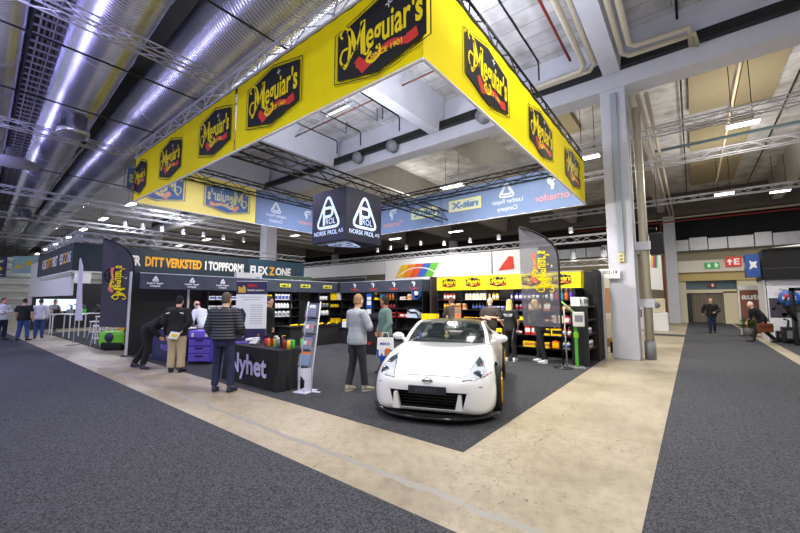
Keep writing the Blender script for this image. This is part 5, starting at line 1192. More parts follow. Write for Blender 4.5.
# hanging hall posters far left
for (x, y, z0, w, h, m1, m2, t_, lab) in ((-40, 2.35, 3.35, 2.4, 1.5, mat('poster_navy', (28, 38, 92), 0.5), mat('poster_yellow', (240, 214, 30), 0.5), True, 'navy hanging sign with yellow arrow at the far left'), (-44, 4.7, 3.95, 2.6, 1.45, mat('poster_sky', (170, 206, 232), 0.5, 0, 0.15, 2), mat('poster_yellow', (240, 214, 30), 0.5), False, 'pale blue hanging poster with yellow and green motif at the far left')):
    T = thing('hanging_sign', lab, 'sign', (x, y, z0), R(38))
    MB().box(-w / 2, w / 2, 0, 0.05, 0, h).build('sign_panel', m1, T); m = MB()
    if t_:
        m.poly([(-0.2, 0.95), (0.6, 0.95), (0.6, 0.78), (1.0, 1.06), (0.6, 1.34), (0.6, 1.17), (-0.2, 1.17)], (0, -0.004, -0.45), (1, 0, 0), (0, 0, 1), 0, 0)
        m.text('er', (0.85, -0.004, 1.05), (1, 0, 0), (0, 0, 1), 0.28, None, 0.003, 1, 0.02); m.box(0.2, 1.0, -0.006, -0.003, 0.15, 0.2, 1)
    else:
        m.prism([(-0.2, 0.6), (0.3, 0.65), (0.45, 1.0), (0.1, 1.1), (-0.15, 0.9)], (0, -0.004, 0), (1, 0, 0), (0, 0, 1), 0.002, 0); m.prism([(-1.1, 0.3), (-0.4, 0.4), (-0.3, 0.7), (-1.0, 0.8)], (0, -0.003, 0), (1, 0, 0), (0, 0, 1), 0.002, 2); m.prism([(0.5, 0.3), (1.1, 0.3), (1.15, 0.7), (0.6, 0.6)], (0, -0.003, 0), (1, 0, 0), (0, 0, 1), 0.002, 3)
    m.build('print', [m2, LWHITE, PY, GREYPL], T)
    for s_ in (-1, 1): MB().tube((s_ * w * 0.4, 0.02, h), (s_ * w * 0.4, 0.02, 6.5), 0.012, n=5).build('wire', BLACKM, T)
# ribbed pale wall and dark machines at the far left end
rw = MB()
for k in range(16): rw.box(-47, -46.6 + 0.06 * (k % 2), -2, 13, 0.34 * k, 0.34 * k + 0.32)
struct('wall_far_left', rw, mat('ribbed_wall', (196, 196, 190), 0.6, 0, 0.08, 2))
T = thing('tower_rack', 'tall dark rack beside the ribbed wall at the far left', 'rack', (-37.5, 6.3, 0))
MB().rbox(-0.8, 0.8, -0.6, 0.6, 0, 3.1, 0.05).build('cabinet', BLACKM, T); MB().box(0.8, 0.82, -0.5, 0.5, 1.5, 2.8).build('front_plate', GREYPL, T)
T = thing('tyre_machine', 'cream coloured workshop machine behind the three standing men', 'machine', (-33.5, 5.6, 0))
MB().rbox(-0.5, 0.5, -0.5, 0.5, 0, 1.1, 0.08).build('cabinet', CREAM, T); MB().path([(0.3, 0.3, 1.0), (0.3, 0.3, 2.3), (-0.2, 0, 2.4), (-0.2, 0, 1.6)], [0.12, 0.12, 0.1, 0.06], 10).build('arm', GREYPL, T); MB().lathe([(0.0, 1.1), (0.4, 1.1), (0.4, 1.18), (0, 1.2)], 18, (-0.1, 0, 0)).build('turntable', BLACKM, T)

# ------------------------------------------------------------------ spotlights over the teal stand and beyond
def spot(x, y, z, lab, grp, s=1.0, aim=(0, 0, -1)):
    T = thing('spotlight', lab, 'lamp', (x, y, z), R(random.uniform(0, 90)), grp)
    MB().lathe([(0.0, 0.3 * s), (0.1 * s, 0.28 * s), (0.13 * s, 0.0), (0.14 * s, -0.02 * s), (0.11 * s, -0.02 * s), (0.1 * s, 0.05 * s)], 14).build('can', ALU, T)
    MB().lathe([(0.0, 0.0), (0.108 * s, 0.0)], 14).build('lens', mat('spot_glow', (255, 252, 246), 0.4, 0, 0, emit=12), T)
    MB().path([(-0.14 * s, 0, 0.1 * s), (-0.14 * s, 0, 0.42 * s), (0.14 * s, 0, 0.42 * s), (0.14 * s, 0, 0.1 * s)], 0.012 * s, 5).build('yoke', BLACKM, T)
truss('aluminium truss carrying the row of spotlights above the dark teal fascia', (-22.6, 5.0, 6.1), (-22.6, 19, 6.1), 0.3)
for k, y in enumerate((5.8, 6.6, 7.5, 8.6, 9.7, 10.9, 12.2, 14.5)):
    spot(-22.6, y, 5.45, ordn(k) + ' spotlight in the row above the dark teal fascia, counted from the ducts', 'spotlights above the teal stand', 0.9)
for k, (x, z) in enumerate(((-17.6, 5.15), (-16.4, 5.2), (-15.0, 5.12), (-13.8, 5.3), (-12.0, 5.1), (-10.2, 5.1), (-8.4, 5.1), (-4.6, 5.05))):
    spot(x, 19.6, z, ordn(k) + ' spotlight on the truss above the white fascia, counted from the cube side', 'spotlights above the white fascia', 0.9)
for k, x in enumerate((-4.7, -3.3)):
    spot(x, 20.3, 3.8, ('spotlight above the yellow valance end, beside the sheer flag', 'spotlight above the yellow valance end, beside the pillar')[k], None, 1.1)
# ------------------------------------------------------------------ white fascia stand behind
ws = thing('stand_fascia', 'long white fascia with slanted rainbow stripes behind the booth', 'fascia', (-27, 20, 3.0))
MB().box(9.8, 20.6, 0, 0.1, 0, 1.5).build('front_board', WHITEP, ws); MB().box(0, 9.75, 0.05, 0.15, 0.55, 1.5).build('front_board', mat('fascia_grey', (214, 214, 216), 0.6, 0, 0.03), ws)
MB().box(17.95, 18.0, -0.03, 0, 0, 1.5).build('seam_strip', GREYPL, ws)
m = MB(); x0 = 10.75
for k, (c) in enumerate(range(5)):
    m.prism([(x0 + 0.62 * k, 0.22), (x0 + 0.62 * (k + 1), 0.22), (x0 + 0.62 * (k + 1) + 0.55, 1.1), (x0 + 0.62 * k + 0.55, 1.1)], (0, -0.012, 0), (1, 0, 0), (0, 0, 1), 0.01, k)
stroke(m, smooth_pts([(10.9, 0.3), (12.0, 0.78), (13.2, 0.8), (14.2, 0.45)], 6), 0.06, (0, -0.03, 0), (1, 0, 0), (0, 0, 1), 0.004, 5)
m.build('rainbow_emblem', [mat('band_yellow', (250, 196, 20), 0.5), mat('band_orange', (240, 140, 30), 0.5), mat('band_red', (226, 80, 40), 0.5), mat('band_blue', (60, 96, 190), 0.5), mat('band_green', (96, 180, 60), 0.5), LWHITE], ws)
m = MB(); m.prism([(18.35, 0.35), (19.3, 0.42), (19.25, 1.1), (19.0, 1.15), (18.65, 0.75)], (0, -0.012, 0), (1, 0, 0), (0, 0, 1), 0.01, 0); m.build('red_emblem', mat('emblem_red', (220, 60, 40), 0.5), ws)
struct('wall_stand_white', MB().box(-27, -6.4, 20.3, 20.4, 0, 3.0), mat('stand_grey_wall', (70, 72, 76), 0.7, 0, 0.1))
T = thing('dark_screen_wall', 'wide dark board behind the back wall below the hanging cube', 'board', (-17.3, 16.5, 0)); MB().box(-3.2, 1.4, 0, 0.1, 0, 3.05).build('board', mat('board_navy', (34, 36, 50), 0.6, 0, 0.06), T); MB().box(-3.25, 1.45, -0.03, 0.13, 3.05, 3.12).build('top_rail', GREYPL, T)
T = thing('light_box', 'small white light box above the side valance behind the roll up banner', 'sign', (-15.4, 8.6, 2.45)); MB().rbox(-0.1, 0.1, -0.6, 0.6, 0, 0.42, 0.02).build('box', WHITEP, T); MB().text('PB', (0.105, 0.4, 0.1), (0, 1, 0), (0, 0, 1), 0.14, None, 0.004, 0, 0.02).build('lettering', BLUEP, T); MB().box(-0.06, 0.06, -0.5, 0.5, -2.44, 0).build('stand', GREYPL, T)
T = thing('light_box', 'greenish glass case with small white figures above the side valance', 'sign', (-15.4, 11.0, 2.45)); MB().rbox(-0.1, 0.1, -1.0, 1.0, 0, 0.4, 0.02).build('box', mat('case_green', (70, 92, 84), 0.3), T); MB().box(-0.06, 0.06, -0.9, 0.9, -2.44, 0).build('stand', GREYPL, T)
m = MB()
for k in range(3): m.prism([(-0.16 + 0.45 * k, 0.08), (0.16 + 0.45 * k, 0.08), (0.45 * k, 0.24)], (0.104, -0.2, 0), (0, 1, 0), (0, 0, 1), 0.004)
m.build('figures', WHITEP, T)
# warm brown stand seen in the gap beside the pillar
T = thing('display_board', 'warm brown display panel in the gap between booth wall and pillar', 'panel', (-2.35, 15.2, 0)); MB().box(-0.8, 0.75, 0, 0.1, 0, 2.5).build('panel', WOODB, T); MB().box(-0.3, 0.4, -0.02, 0, 0.3, 1.2).build('print', CREAM, T); MB().box(-0.8, 0.75, -0.02, 0.0, 2.1, 2.5).build('header', CREAM, T)
T = thing('bicycle_pump', 'black and yellow machine on the floor in the gap beside the pillar', 'machine', (-2.0, 13.6, 0)); MB().rbox(-0.15, 0.15, -0.15, 0.15, 0, 0.35, 0.05).build('body', BLACKM, T); MB().rbox(-0.12, 0.12, -0.17, 0.0, 0.35, 0.5, 0.03).build('cover', YELP, T); MB().path([(0.05, 0, 0.3), (0.1, 0, 0.9), (0.05, 0, 1.25)], 0.025, 7).build('handle', BLACKM, T)
# tilted white banner and white machines behind the pillar (towards the aisle)
T = thing('hanging_banner', 'white hanging banner with slanted rainbow mark beside the loudspeaker', 'banner', (-1.2, 18.3, 2.1), R(78))
MB().box(-1.3, 1.1, 0, 0.04, 0, 2.2).build('cloth', WHITEP, T); m = MB()
for k in range(4): m.prism([(-0.3 + 0.2 * k, 0.9), (-0.1 + 0.2 * k, 0.9), (0.05 + 0.2 * k, 1.5), (-0.15 + 0.2 * k, 1.5)], (0, -0.006, 0), (1, 0, 0), (0, 0, 1), 0.003, k)
m.build('emblem', [MATS['band_yellow'], MATS['band_red'], MATS['band_blue'], MATS['band_green']], T)
for s_ in (-1.2, 1.0): MB().tube((s_, 0.02, 2.2), (s_, 0.02, 5.4), 0.012, n=5).build('wire', BLACKM, T)
T = thing('workshop_machine', 'white workshop machine with round dial on the stand behind the pillar', 'machine', (-1.55, 24.6, 0)); MB().rbox(-0.45, 0.45, -0.4, 0.4, 0, 1.0, 0.05).build('cabinet', WHITEP, T); MB().rbox(-0.3, 0.35, -0.3, 0.3, 1.0, 1.75, 0.06).build('upper_cabinet', CREAM, T); MB().lathe([(0.0, 0.03), (0.16, 0.03), (0.16, 0)], 16, (0, -0.3, 1.4), (0, -1, 0)).build('dial', GREYPL, T)
T = thing('workshop_machine', 'second white machine next to the dial machine behind the pillar', 'machine', (-2.6, 25.5, 0)); MB().rbox(-0.45, 0.45, -0.4, 0.4, 0, 1.3, 0.05).build('cabinet', WHITEP, T); MB().rbox(-0.3, 0.3, -0.43, -0.4, 0.7, 1.15, 0.02).build('control_panel', GREYPL, T)

# ------------------------------------------------------------------ black topped stand at the right edge
bs = thing('exhibition_stand', 'black topped white exhibition stand at the right edge', 'stand', (2.35, 21.2, 0))
MB().box(0, 6, 0, 2.4, 2.5, 3.75).build('top_box', BLACKF, bs)
MB().box(0.0, 6, -0.015, 0, 2.94, 2.97).build('seam_strip', mat('seam_grey', (60, 60, 64), 0.6), bs)
MB().box(0.05, 6, 0.3, 0.4, 0, 2.5).build('wall_panel', mat('stand_white', (228, 228, 238), 0.5, 0, 0.03, 2), bs)
MB().box(0.02, 0.08, 0.3, 2.35, 0, 3.7).build('side_panel', WHITEP, bs)
m = MB(); m.box(0.12, 2.4, 0.29, 0.3, 0.95, 1.75, 0)
random.seed(3)
for k in range(26): 
    x = random.uniform(0.2, 2.3); z = random.uniform(1.05, 1.65); r = random.uniform(0.02, 0.09); m.lathe([(0, 0.012), (r, 0.012)], 10, (x, 0.3, z), (0, -1, 0), random.choice([1, 2, 1, 3]))
m.text('Den perfekte vask', (0.95, 0.29, 2.05), (1, 0, 0), (0, 0, 1), 0.09, 1.0, 0.004, 3, 0.0)
for k in range(3): m.box(0.3, 2.2, 0.292, 0.298, 1.96 - 0.05 * k, 1.98 - 0.05 * k, 4)
m.build('wall_print', [mat('photo_dark', (62, 58, 72), 0.4, 0, 0.2, 3), mat('photo_violet', (130, 100, 150), 0.4), mat('photo_pale', (190, 186, 200), 0.4), BLACKM, mat('line_grey', (180, 180, 190), 0.5)], bs)
T = thing('round_sign', 'oval blue sign on the picture wall of the black topped stand', 'sign', (3.05, 21.42, 1.75)); MB().lathe([(0.0, 0.05), (0.3, 0.05), (0.32, 0.02), (0.32, 0.0)], 24, (0, 0, 0), (0, -1, 0)).build('disc', BLUEP, T); MB().text('MoX', (0, -0.055, -0.06), (1, 0, 0), (0, 0, 1), 0.12, 0.4, 0.004, 0, 0.02).build('lettering', WHITEP, T)
T = thing('hanging_sign', 'blue cube sign with white mark at the corner of the black topped stand', 'sign', (1.9, 21.4, 2.65)); MB().box(-0.04, 0.38, 0, 0.8, 0, 0.95).build('box', mat('sign_blue', (36, 80, 160), 0.45, 0, 0.08), T)
m = MB(); m.poly([(0.25, 0.32), (0.4, 0.42), (0.58, 0.38), (0.52, 0.52), (0.6, 0.66), (0.42, 0.62), (0.26, 0.72), (0.3, 0.52)][::-1], (-0.045, 0.0, 0), (0, 1, 0), (0, 0, 1)); m.poly([(0.05, 0.3), (0.18, 0.4), (0.3, 0.36), (0.26, 0.52), (0.32, 0.66), (0.18, 0.62), (0.06, 0.7), (0.1, 0.5)], (0, -0.005, 0), (1, 0, 0), (0, 0, 1)); m.build('mark', LWHITE, T)
T = thing('poster_stand', 'brown poster stand with white lettering behind the potted plant', 'poster', (1.75, 24.3, 0)); MB().box(0, 2.0, 0, 0.06, 0.1, 2.15).build('board', mat('poster_brown', (140, 84, 66), 0.6, 0, 0.1, 3), T)
m = MB(); m.text('autoHus', (0.1, -0.006, 1.72), (1, 0, 0), (0, 0, 1), 0.26, 1.5, 0.004, 0, 0.04, 'l'); m.text('vask', (1.1, -0.006, 1.52), (1, 0, 0), (0, 0, 1), 0.1, 0.4, 0.004, 0, 0.01, 'l'); m.text('service', (0.3, -0.006, 1.2), (1, 0, 0), (0, 0, 1), 0.11, 0.5, 0.004, 0, 0.01, 'l'); m.build('lettering', [LWHITE, PEACH], T); m = MB(); m.prism([(0.9, 0.3), (1.5, 0.3), (1.4, 1.2), (1.0, 1.3)], (0, -0.004, 0), (1, 0, 0), (0, 0, 1), 0.002, 1); m.build('print', [LWHITE, PEACH], T); MB().box(-0.02, 0.04, -0.02, 0.08, 0, 2.2).box(-0.02, 2.0, -0.02, 0.08, 2.15, 2.35).build('frame', WHITEP, T)
pp = thing('potted_plant', 'green leafy potted plant in front of the brown poster stand', 'plant', (1.95, 23.7, 0))
MB().lathe([(0.14, 0), (0.2, 0.4), (0.18, 0.4), (0.17, 0.36), (0, 0.36)], 16).build('pot', GREYPL, pp); m = MB(); random.seed(5)
for k in range(46):
    a = random.uniform(0, 2 * PI); e = random.uniform(0.2, 1.3); l = random.uniform(0.4, 0.8); d = Vector((math.cos(a) * math.cos(e), math.sin(a) * math.cos(e), math.sin(e))); s_ = d.cross(Vector((0, 0, 1))).normalized() * 0.06; b = Vector((0, 0, 0.38))
    m.add([b, b + d * l * 0.5 + s_, b + d * l + Vector((0, 0, -0.1)), b + d * l * 0.5 - s_], [(0, 1, 2, 3)])
m.build('foliage', mat('leaf_green', (64, 96, 48), 0.6, 0, 0.2, 6), pp)
def machine(x, y, lab, s=1.0):
    T = thing('floor_machine', lab, 'machine', (x, y, 0.006)); MB().rbox(-0.3 * s, 0.3 * s, -0.3 * s, 0.3 * s, 0.08, 0.62 * s, 0.05).build('body', BLACKM, T); MB().rbox(-0.2 * s, 0.25 * s, -0.32 * s, -0.3 * s, 0.2, 0.5 * s, 0.01).build('panel', GREYPL, T); MB().path([(0.2 * s, 0.2, 0.6 * s), (0.3 * s, 0.25, 1.2 * s), (0.1 * s, 0.25, 1.3 * s)], 0.035, 7).build('handle', BLACKM, T)
    for sx in (-1, 1): MB().lathe([(0.0, -0.03), (0.1, -0.03), (0.1, 0.03), (0, 0.03)], 14, (sx * 0.25 * s, -0.25 * s, 0.1), (0, 1, 0)).build('wheel', BLACKF, T)
machine(2.95, 20.7, 'black floor machine beside the tall black frame at the right edge'); machine(2.75, 21.1, 'small black floor machine behind the stooping man', 0.7)
T = thing('pressure_washer', 'tall black machine frame with red knob at the right edge', 'machine', (3.12, 19.9, 0.006))
MB().box(-0.25, -0.17, -0.25, 0.25, 0, 2.1).box(0.3, 0.38, -0.25, 0.25, 0, 2.1).build('post', BLACKM, T); MB().box(-0.25, 0.38, -0.25, 0.25, 2.0, 2.12).build('top_bar', BLACKM, T); MB().path([(-0.2, -0.28, 0.9), (-0.5, -0.3, 1.5), (-0.4, -0.3, 1.75)], [0.05, 0.05, 0.03], 8).build('hose_arm', BLACKM, T); MB().ell((-0.4, -0.3, 1.8), (0.06, 0.06, 0.08)).build('knob', REDP, T); MB().box(-0.15, 0.28, -0.1, 0.2, 0.4, 1.2).build('unit', GREYPL, T)
T = thing('canopy_roof', 'white slanted canopy edge at the top right corner of the black topped stand', 'canopy', (2.3, 20.9, 3.76)); MB().prism([(0.0, 0.0), (6, 0.0), (6, 0.5), (1.3, 0.12)], (0, 0.3, 0), (1, 0, 0), (0, 0, 1), 0.1).build('canopy_panel', WHITEP, T); MB().box(0.0, 6, 0.2, 0.3, 0, 0.03).build('edge_rail', GREYPL, T)
# ------------------------------------------------------------------ people
SKIN = mat('skin_light', (226, 176, 150), 0.55, 0, 0.04, 20); SKIN2 = mat('skin_tan', (176, 122, 92), 0.55, 0, 0.04, 20)
EYE = mat('eye_dark', (40, 30, 28), 0.3, 0, 0); LIP = mat('lip_rose', (176, 98, 90), 0.5, 0, 0)
def quilt():
    m = mat('quilted_jacket', (50, 53, 63), 0.6, 0, 0.1, 8); nt = m.node_tree; L = nt.links.new; b = nt.nodes['Principled BSDF']
    tc = nt.nodes.new('ShaderNodeTexCoord'); w = nt.nodes.new('ShaderNodeTexWave'); w.bands_direction = 'Z'; w.inputs['Scale'].default_value = 6.0; w.inputs['Distortion'].default_value = 1.2
    L(tc.outputs['Object'], w.inputs['Vector']); bp = nt.nodes.new('ShaderNodeBump'); bp.inputs['Strength'].default_value = 0.55; bp.inputs['Distance'].default_value = 0.03
    L(w.outputs['Fac'], bp.inputs['Height']); L(bp.outputs['Normal'], b.inputs['Normal']); return m
QUILT = quilt()
def fab(name, c, v=0.1): return mat(name, c, 0.85, 0, v, 14, 0.25, 30)
F_BLACK = fab('cloth_black', (26, 26, 29)); F_KHAKI = fab('cloth_khaki', (186, 166, 138)); F_NAVY = fab('cloth_navy', (34, 40, 74)); F_JEAN = fab('cloth_denim', (52, 84, 140)); F_JEAN2 = fab('cloth_blue_denim', (44, 92, 176))
F_FLEECE = fab('cloth_grey_fleece', (158, 164, 174)); F_GREEN = fab('cloth_green_bomber', (92, 118, 112)); F_WHITE = fab('cloth_white_shirt', (222, 228, 240), 0.04); F_BROWN = fab('cloth_dark_brown', (58, 50, 46)); F_GREY = fab('cloth_grey_shirt', (150, 150, 158)); F_CHAR = fab('cloth_charcoal', (48, 48, 54)); F_KHAKID = fab('cloth_dark_khaki', (92, 76, 62))
H_BROWN = fab('hair_brown', (70, 50, 36), 0.2); H_GREY = fab('hair_grey', (88, 78, 70), 0.25); H_SAND = fab('hair_sandy', (150, 118, 84), 0.2); H_BLACK = fab('hair_black', (28, 24, 24), 0.2); H_BLOND = fab('hair_blond', (224, 186, 110), 0.2); H_WHITE = fab('hair_white', (208, 204, 200), 0.1)
S_BLACK = mat('shoe_black', (30, 30, 34), 0.5, 0, 0.1); S_WHITE = mat('shoe_white', (226, 224, 222), 0.6, 0, 0.06); S_BEIGE = mat('shoe_beige', (176, 166, 146), 0.6, 0, 0.2, 20); S_NAVY = mat('shoe_navy', (40, 42, 70), 0.5, 0, 0.1); S_SOLE = mat('shoe_sole', (220, 218, 212), 0.6)
def person(label, x, y, face, h=1.76, top=F_BLACK, bottom=F_NAVY, shoe=S_BLACK, hair=H_BROWN, style='short', skin=SKIN, sleeve='long', bulk=0.022, bend=0, hy=0, nod=0, ra=None, la=None, rl=None, ll=None, vox=0.013, beard=None, wide=1.0, group=None, topname='jacket', hemz=0.84, legw=0.02, z0=0.0):
    s = h / 1.76
    T = thing('person', label, 'person', (x, y, z0), face, group)
    ang = R(bend)
    def B(p, full=False):
        p = Vector(p); t_ = 1.0 if full else min(1, max(0, (p.z - 0.86) / 0.22)); a = -ang * t_
        q = p - Vector((0, 0, 0.95)); c_, s_ = math.cos(a), math.sin(a)
        return (Vector((q.x, q.y * c_ - q.z * s_, q.y * s_ + q.z * c_)) + Vector((0, 0, 0.95))) * s
    ra = ra or [(0.25 * wide, -0.03, 1.14), (0.25 * wide, 0.05, 0.90)]; la = la or [(-0.25 * wide, -0.03, 1.14), (-0.25 * wide, 0.05, 0.90)]
    rl = rl or [(0.10, 0.02, 0.49), (0.11, 0.0, 0.085)]; ll = ll or [(-0.10, 0.02, 0.49), (-0.11, 0.0, 0.085)]
    secs = [(0.80, .150, .110, 0), (0.88, .168, .122, -.008), (0.96, .166, .120, -.006), (1.06, .150, .108, 0), (1.16, .150, .105, .006), (1.28, .166, .112, .004), (1.38, .172, .104, -.004), (1.43, .150, .088, -.01), (1.47, .085, .066, -.012)]
    def torso(mb, add, za, zb, n=18):
        zs = [za] + [q[0] for q in secs if za < q[0] < zb] + [zb]; rows = []
        for z in zs:
            for k in range(len(secs) - 1):
                if secs[k][0] <= z <= secs[k + 1][0] or (k == len(secs) - 2): 
                    a, b = secs[k], secs[k + 1]; break
            if z < secs[0][0]: a = b = secs[0]
            t_ = 0 if a is b else min(1, max(0, (z - a[0]) / (b[0] - a[0])))
            rx = (a[1] + (b[1] - a[1]) * t_) * wide + add; ry = (a[2] + (b[2] - a[2]) * t_) * (0.5 + 0.5 * wide) + add; cy = a[3] + (b[3] - a[3]) * t_
            rows.append([B((rx * math.cos(2 * PI * i / n), cy + ry * math.sin(2 * PI * i / n), z)) for i in range(n)])
        b0 = len(mb.v); vs = [p for r in rows for p in r]; fs = []
        for j in range(len(rows) - 1):
            for i in range(n): fs.append((j * n + i, j * n + (i + 1) % n, (j + 1) * n + (i + 1) % n, (j + 1) * n + i))
        fs.append(tuple(range(n))[::-1]); fs.append(tuple((len(rows) - 1) * n + i for i in range(n))); mb.add(vs, fs)
    def limb(mb, pts, rad): mb.path(pts, [r * s for r in rad], 10)
    def mids(a, b, k): return Vector(a) + (Vector(b) - Vector(a)) * k
    arms = {}
    for sg, A in ((1, ra), (-1, la)):
        sh = B((sg * 0.178 * wide, -0.01, 1.41), True); el = B(A[0], True); wr = B(A[1], True); arms[sg] = (sh, el, wr)
    legs = {}
    for sg, A in ((1, rl), (-1, ll)): legs[sg] = (Vector((sg * 0.088, 0, 0.90)) * s, Vector(A[0]) * s, Vector(A[1]) * s)
    # ---- head frame
    HM = Matrix.Translation(B((0, 0.0, 1.53), True)) @ Matrix.Rotation(-ang * 0.6, 4, 'X') @ Matrix.Rotation(R(hy), 4, 'Z') @ Matrix.Rotation(-R(nod), 4, 'X') @ Matrix.Scale(s, 4)
    hc = Vector((0, 0.022, 0.108))
    def hp(p): return HM @ (hc + Vector(p))
    def hfn(p):
        if p.z < 0:
            t_ = -p.z / 0.118; p = Vector((p.x * (1 - 0.32 * t_), p.y * (1 - 0.12 * t_) + 0.012 * t_, p.z))
        if p.y < 0: p = Vector((p.x, p.y * 1.02, p.z))
        return HM @ (hc + p)
    body = MB()
    torso(body, -0.012, 0.82, 1.47)
    limb(body, [B((0, -0.015, 1.44)), B((0, -0.005, 1.50)), hp((0, -0.02, -0.06))], [.064, .056, .056])
    body.ell((0, 0, 0), (0.076, 0.096, 0.118), 20, 14, 0, hfn)
    def he(c, r, nu=8, nv=6): body.ell((0, 0, 0), r, nu, nv, 0, lambda p: HM @ (hc + Vector(c) + p))
    he((0, 0.098, -0.022), (0.013, 0.020, 0.018)); he((0, 0.092, 0.0), (0.010, 0.014, 0.026)); he((0, 0.082, -0.092), (0.026, 0.018, 0.018)); he((0, 0.084, 0.030), (0.05, 0.012, 0.012)); he((0, 0.086, -0.06), (0.024, 0.014, 0.012))
    for sg in (-1, 1): he((sg * 0.078, -0.008, -0.008), (0.012, 0.022, 0.032))
    for sg in (1, -1):
        sh, el, wr = arms[sg]
        limb(body, [sh, mids(sh, el, .35), el, mids(el, wr, .3), wr], [.052, .047, .038, .040, .027])
        d = (wr - el).normalized(); inn = Vector((-sg, 0.15, 0)); inn = (inn - d * inn.dot(d)).normalized(); sd = d.cross(inn).normalized()
        pm = wr + d * 0.085 * s
        body.path([wr - d * 0.01 * s, wr + d * 0.03 * s, pm], [(0.030 * s, 0.020 * s), (0.040 * s, 0.018 * s), (0.042 * s, 0.014 * s)], 10, upv=inn)
        for k, (o, l) in enumerate(((-0.030, .066), (-0.010, .075), (0.010, .070), (0.029, .055))):
            q0 = wr + d * 0.07 * s + sd * o * s; q1 = q0 + (d * 0.9 + inn * 0.25) * l * 0.55 * s; q2 = q1 + (d * 0.6 + inn * 0.75) * l * 0.55 * s
            body.path([q0, q1, q2], [0.0095 * s, 0.009 * s, 0.0075 * s], 7)
        fw = sd if sd.y > 0 else -sd
        q0 = wr + d * 0.02 * s + fw * 0.025 * s; q1 = q0 + (fw * 0.7 + d * 0.7 + inn * 0.3) * 0.04 * s; q2 = q1 + (d * 0.9 + inn * 0.4) * 0.032 * s
        body.path([q0, q1, q2], [0.013 * s, 0.011 * s, 0.009 * s], 7)
        hi, kn, an = legs[sg]
        limb(body, [hi, mids(hi, kn, .4), kn, mids(kn, an, .3), an, an + Vector((0, 0.03, -0.03))], [.078, .072, .05, .05, .034, .034])
    bo = baked(body, 'body', [skin, EYE, LIP], T, [('REMESH', dict(mode='VOXEL', voxel_size=vox * 0.85)), ('SMOOTH', dict(factor=0.5, iterations=2))])
    ey = [hp((sg * 0.031, 0.088, 0.012)) for sg in (-1, 1)]; mo = [hp((dx, 0.096, -0.06)) for dx in (-0.014, 0, 0.014)]
    for pgn in bo.data.polygons:
        c = pgn.center
        if any((c - e).length < 0.0125 * s for e in ey): pgn.material_index = 1
        elif any((c - e).length < 0.010 * s for e in mo): pgn.material_index = 2
    # ---- clothes
    tp = MB(); torso(tp, bulk, hemz, 1.462)
    for sg in (1, -1):
        sh, el, wr = arms[sg]; e = bulk * 0.75
        if sleeve == 'long': limb(tp, [mids(sh, Vector((0, sh.y, sh.z)), .25), sh, mids(sh, el, .35), el, mids(el, wr, .3), mids(el, wr, .95)], [.05 + e, .06 + e, .053 + e, .047 + e, .047 + e, .036 + e * 0.7])
        else: limb(tp, [mids(sh, Vector((0, sh.y, sh.z)), .25), sh, mids(sh, el, .35), mids(sh, el, .78)], [.05 + e, .06 + e, .06 + e, .06 + e])
    if topname != 'shirt' or sleeve == 'long': limb(tp, [B((0, -0.012, 1.44)), B((0, -0.006, 1.495))], [.078, .070])
    baked(tp, topname, top, T, [('REMESH', dict(mode='VOXEL', voxel_size=vox)), ('SMOOTH', dict(factor=0.5, iterations=4))])
    tr_ = MB(); torso(tr_, 0.012, 0.80, 1.0)
    for sg in (1, -1):
        hi, kn, an = legs[sg]; f_ = legw
        limb(tr_, [hi + Vector((0, 0, 0.03)), mids(hi, kn, .4), kn, mids(kn, an, .3), mids(kn, an, .92)], [.088 + f_ * .4, .078 + f_, .06 + f_, .056 + f_, .05 + f_])
    baked(tr_, 'trousers', bottom, T, [('REMESH', dict(mode='VOXEL', voxel_size=vox)), ('SMOOTH', dict(factor=0.5, iterations=4))])
    for sg in (1, -1):
        kn, an = legs[sg][1], legs[sg][2]; sm = MB(); b = an - Vector((0, 0, 0.085 * s)); up = min(0, 0)
        yw = R(-12 * sg); d = Vector((math.sin(-yw), math.cos(yw), 0))
        g = Vector((0, 0, 1))
        sm.path([b - d * 0.065 * s + g * 0.045 * s, b - d * 0.03 * s + g * 0.05 * s, b + d * 0.06 * s + g * 0.045 * s, b + d * 0.15 * s + g * 0.034 * s, b + d * 0.195 * s + g * 0.028 * s], [(0.028 * s, 0.038 * s), (0.037 * s, 0.046 * s), (0.043 * s, 0.042 * s), (0.045 * s, 0.03 * s), (0.026 * s, 0.018 * s)], 12, upv=(0, 0, 1))
        sm.path([b + g * 0.06 * s - d * 0.01 * s, b + g * 0.115 * s - d * 0.012 * s], [0.046 * s, 0.045 * s], 10)
        sh_ = baked(sm, 'shoe', shoe, T, [('REMESH', dict(mode='VOXEL', voxel_size=0.011)), ('SMOOTH', dict(factor=0.5, iterations=2))])
        if shoe in (S_WHITE, S_BEIGE): MB().path([b - d * 0.06 * s + g * 0.010 * s, b + d * 0.06 * s + g * 0.010 * s, b + d * 0.185 * s + g * 0.010 * s], [(0.036 * s, 0.010), (0.046 * s, 0.010), (0.030 * s, 0.010)], 10, upv=(0, 0, 1)).build('sole', S_SOLE, sh_)
    # ---- hair
    hm = MB()
    def hh(c, r, nu=14, nv=10): hm.ell((0, 0, 0), r, nu, nv, 0, lambda p: HM @ (hc + Vector(c) + p * (1 + 0.02 * math.sin(40 * p.x + 23 * p.z))))
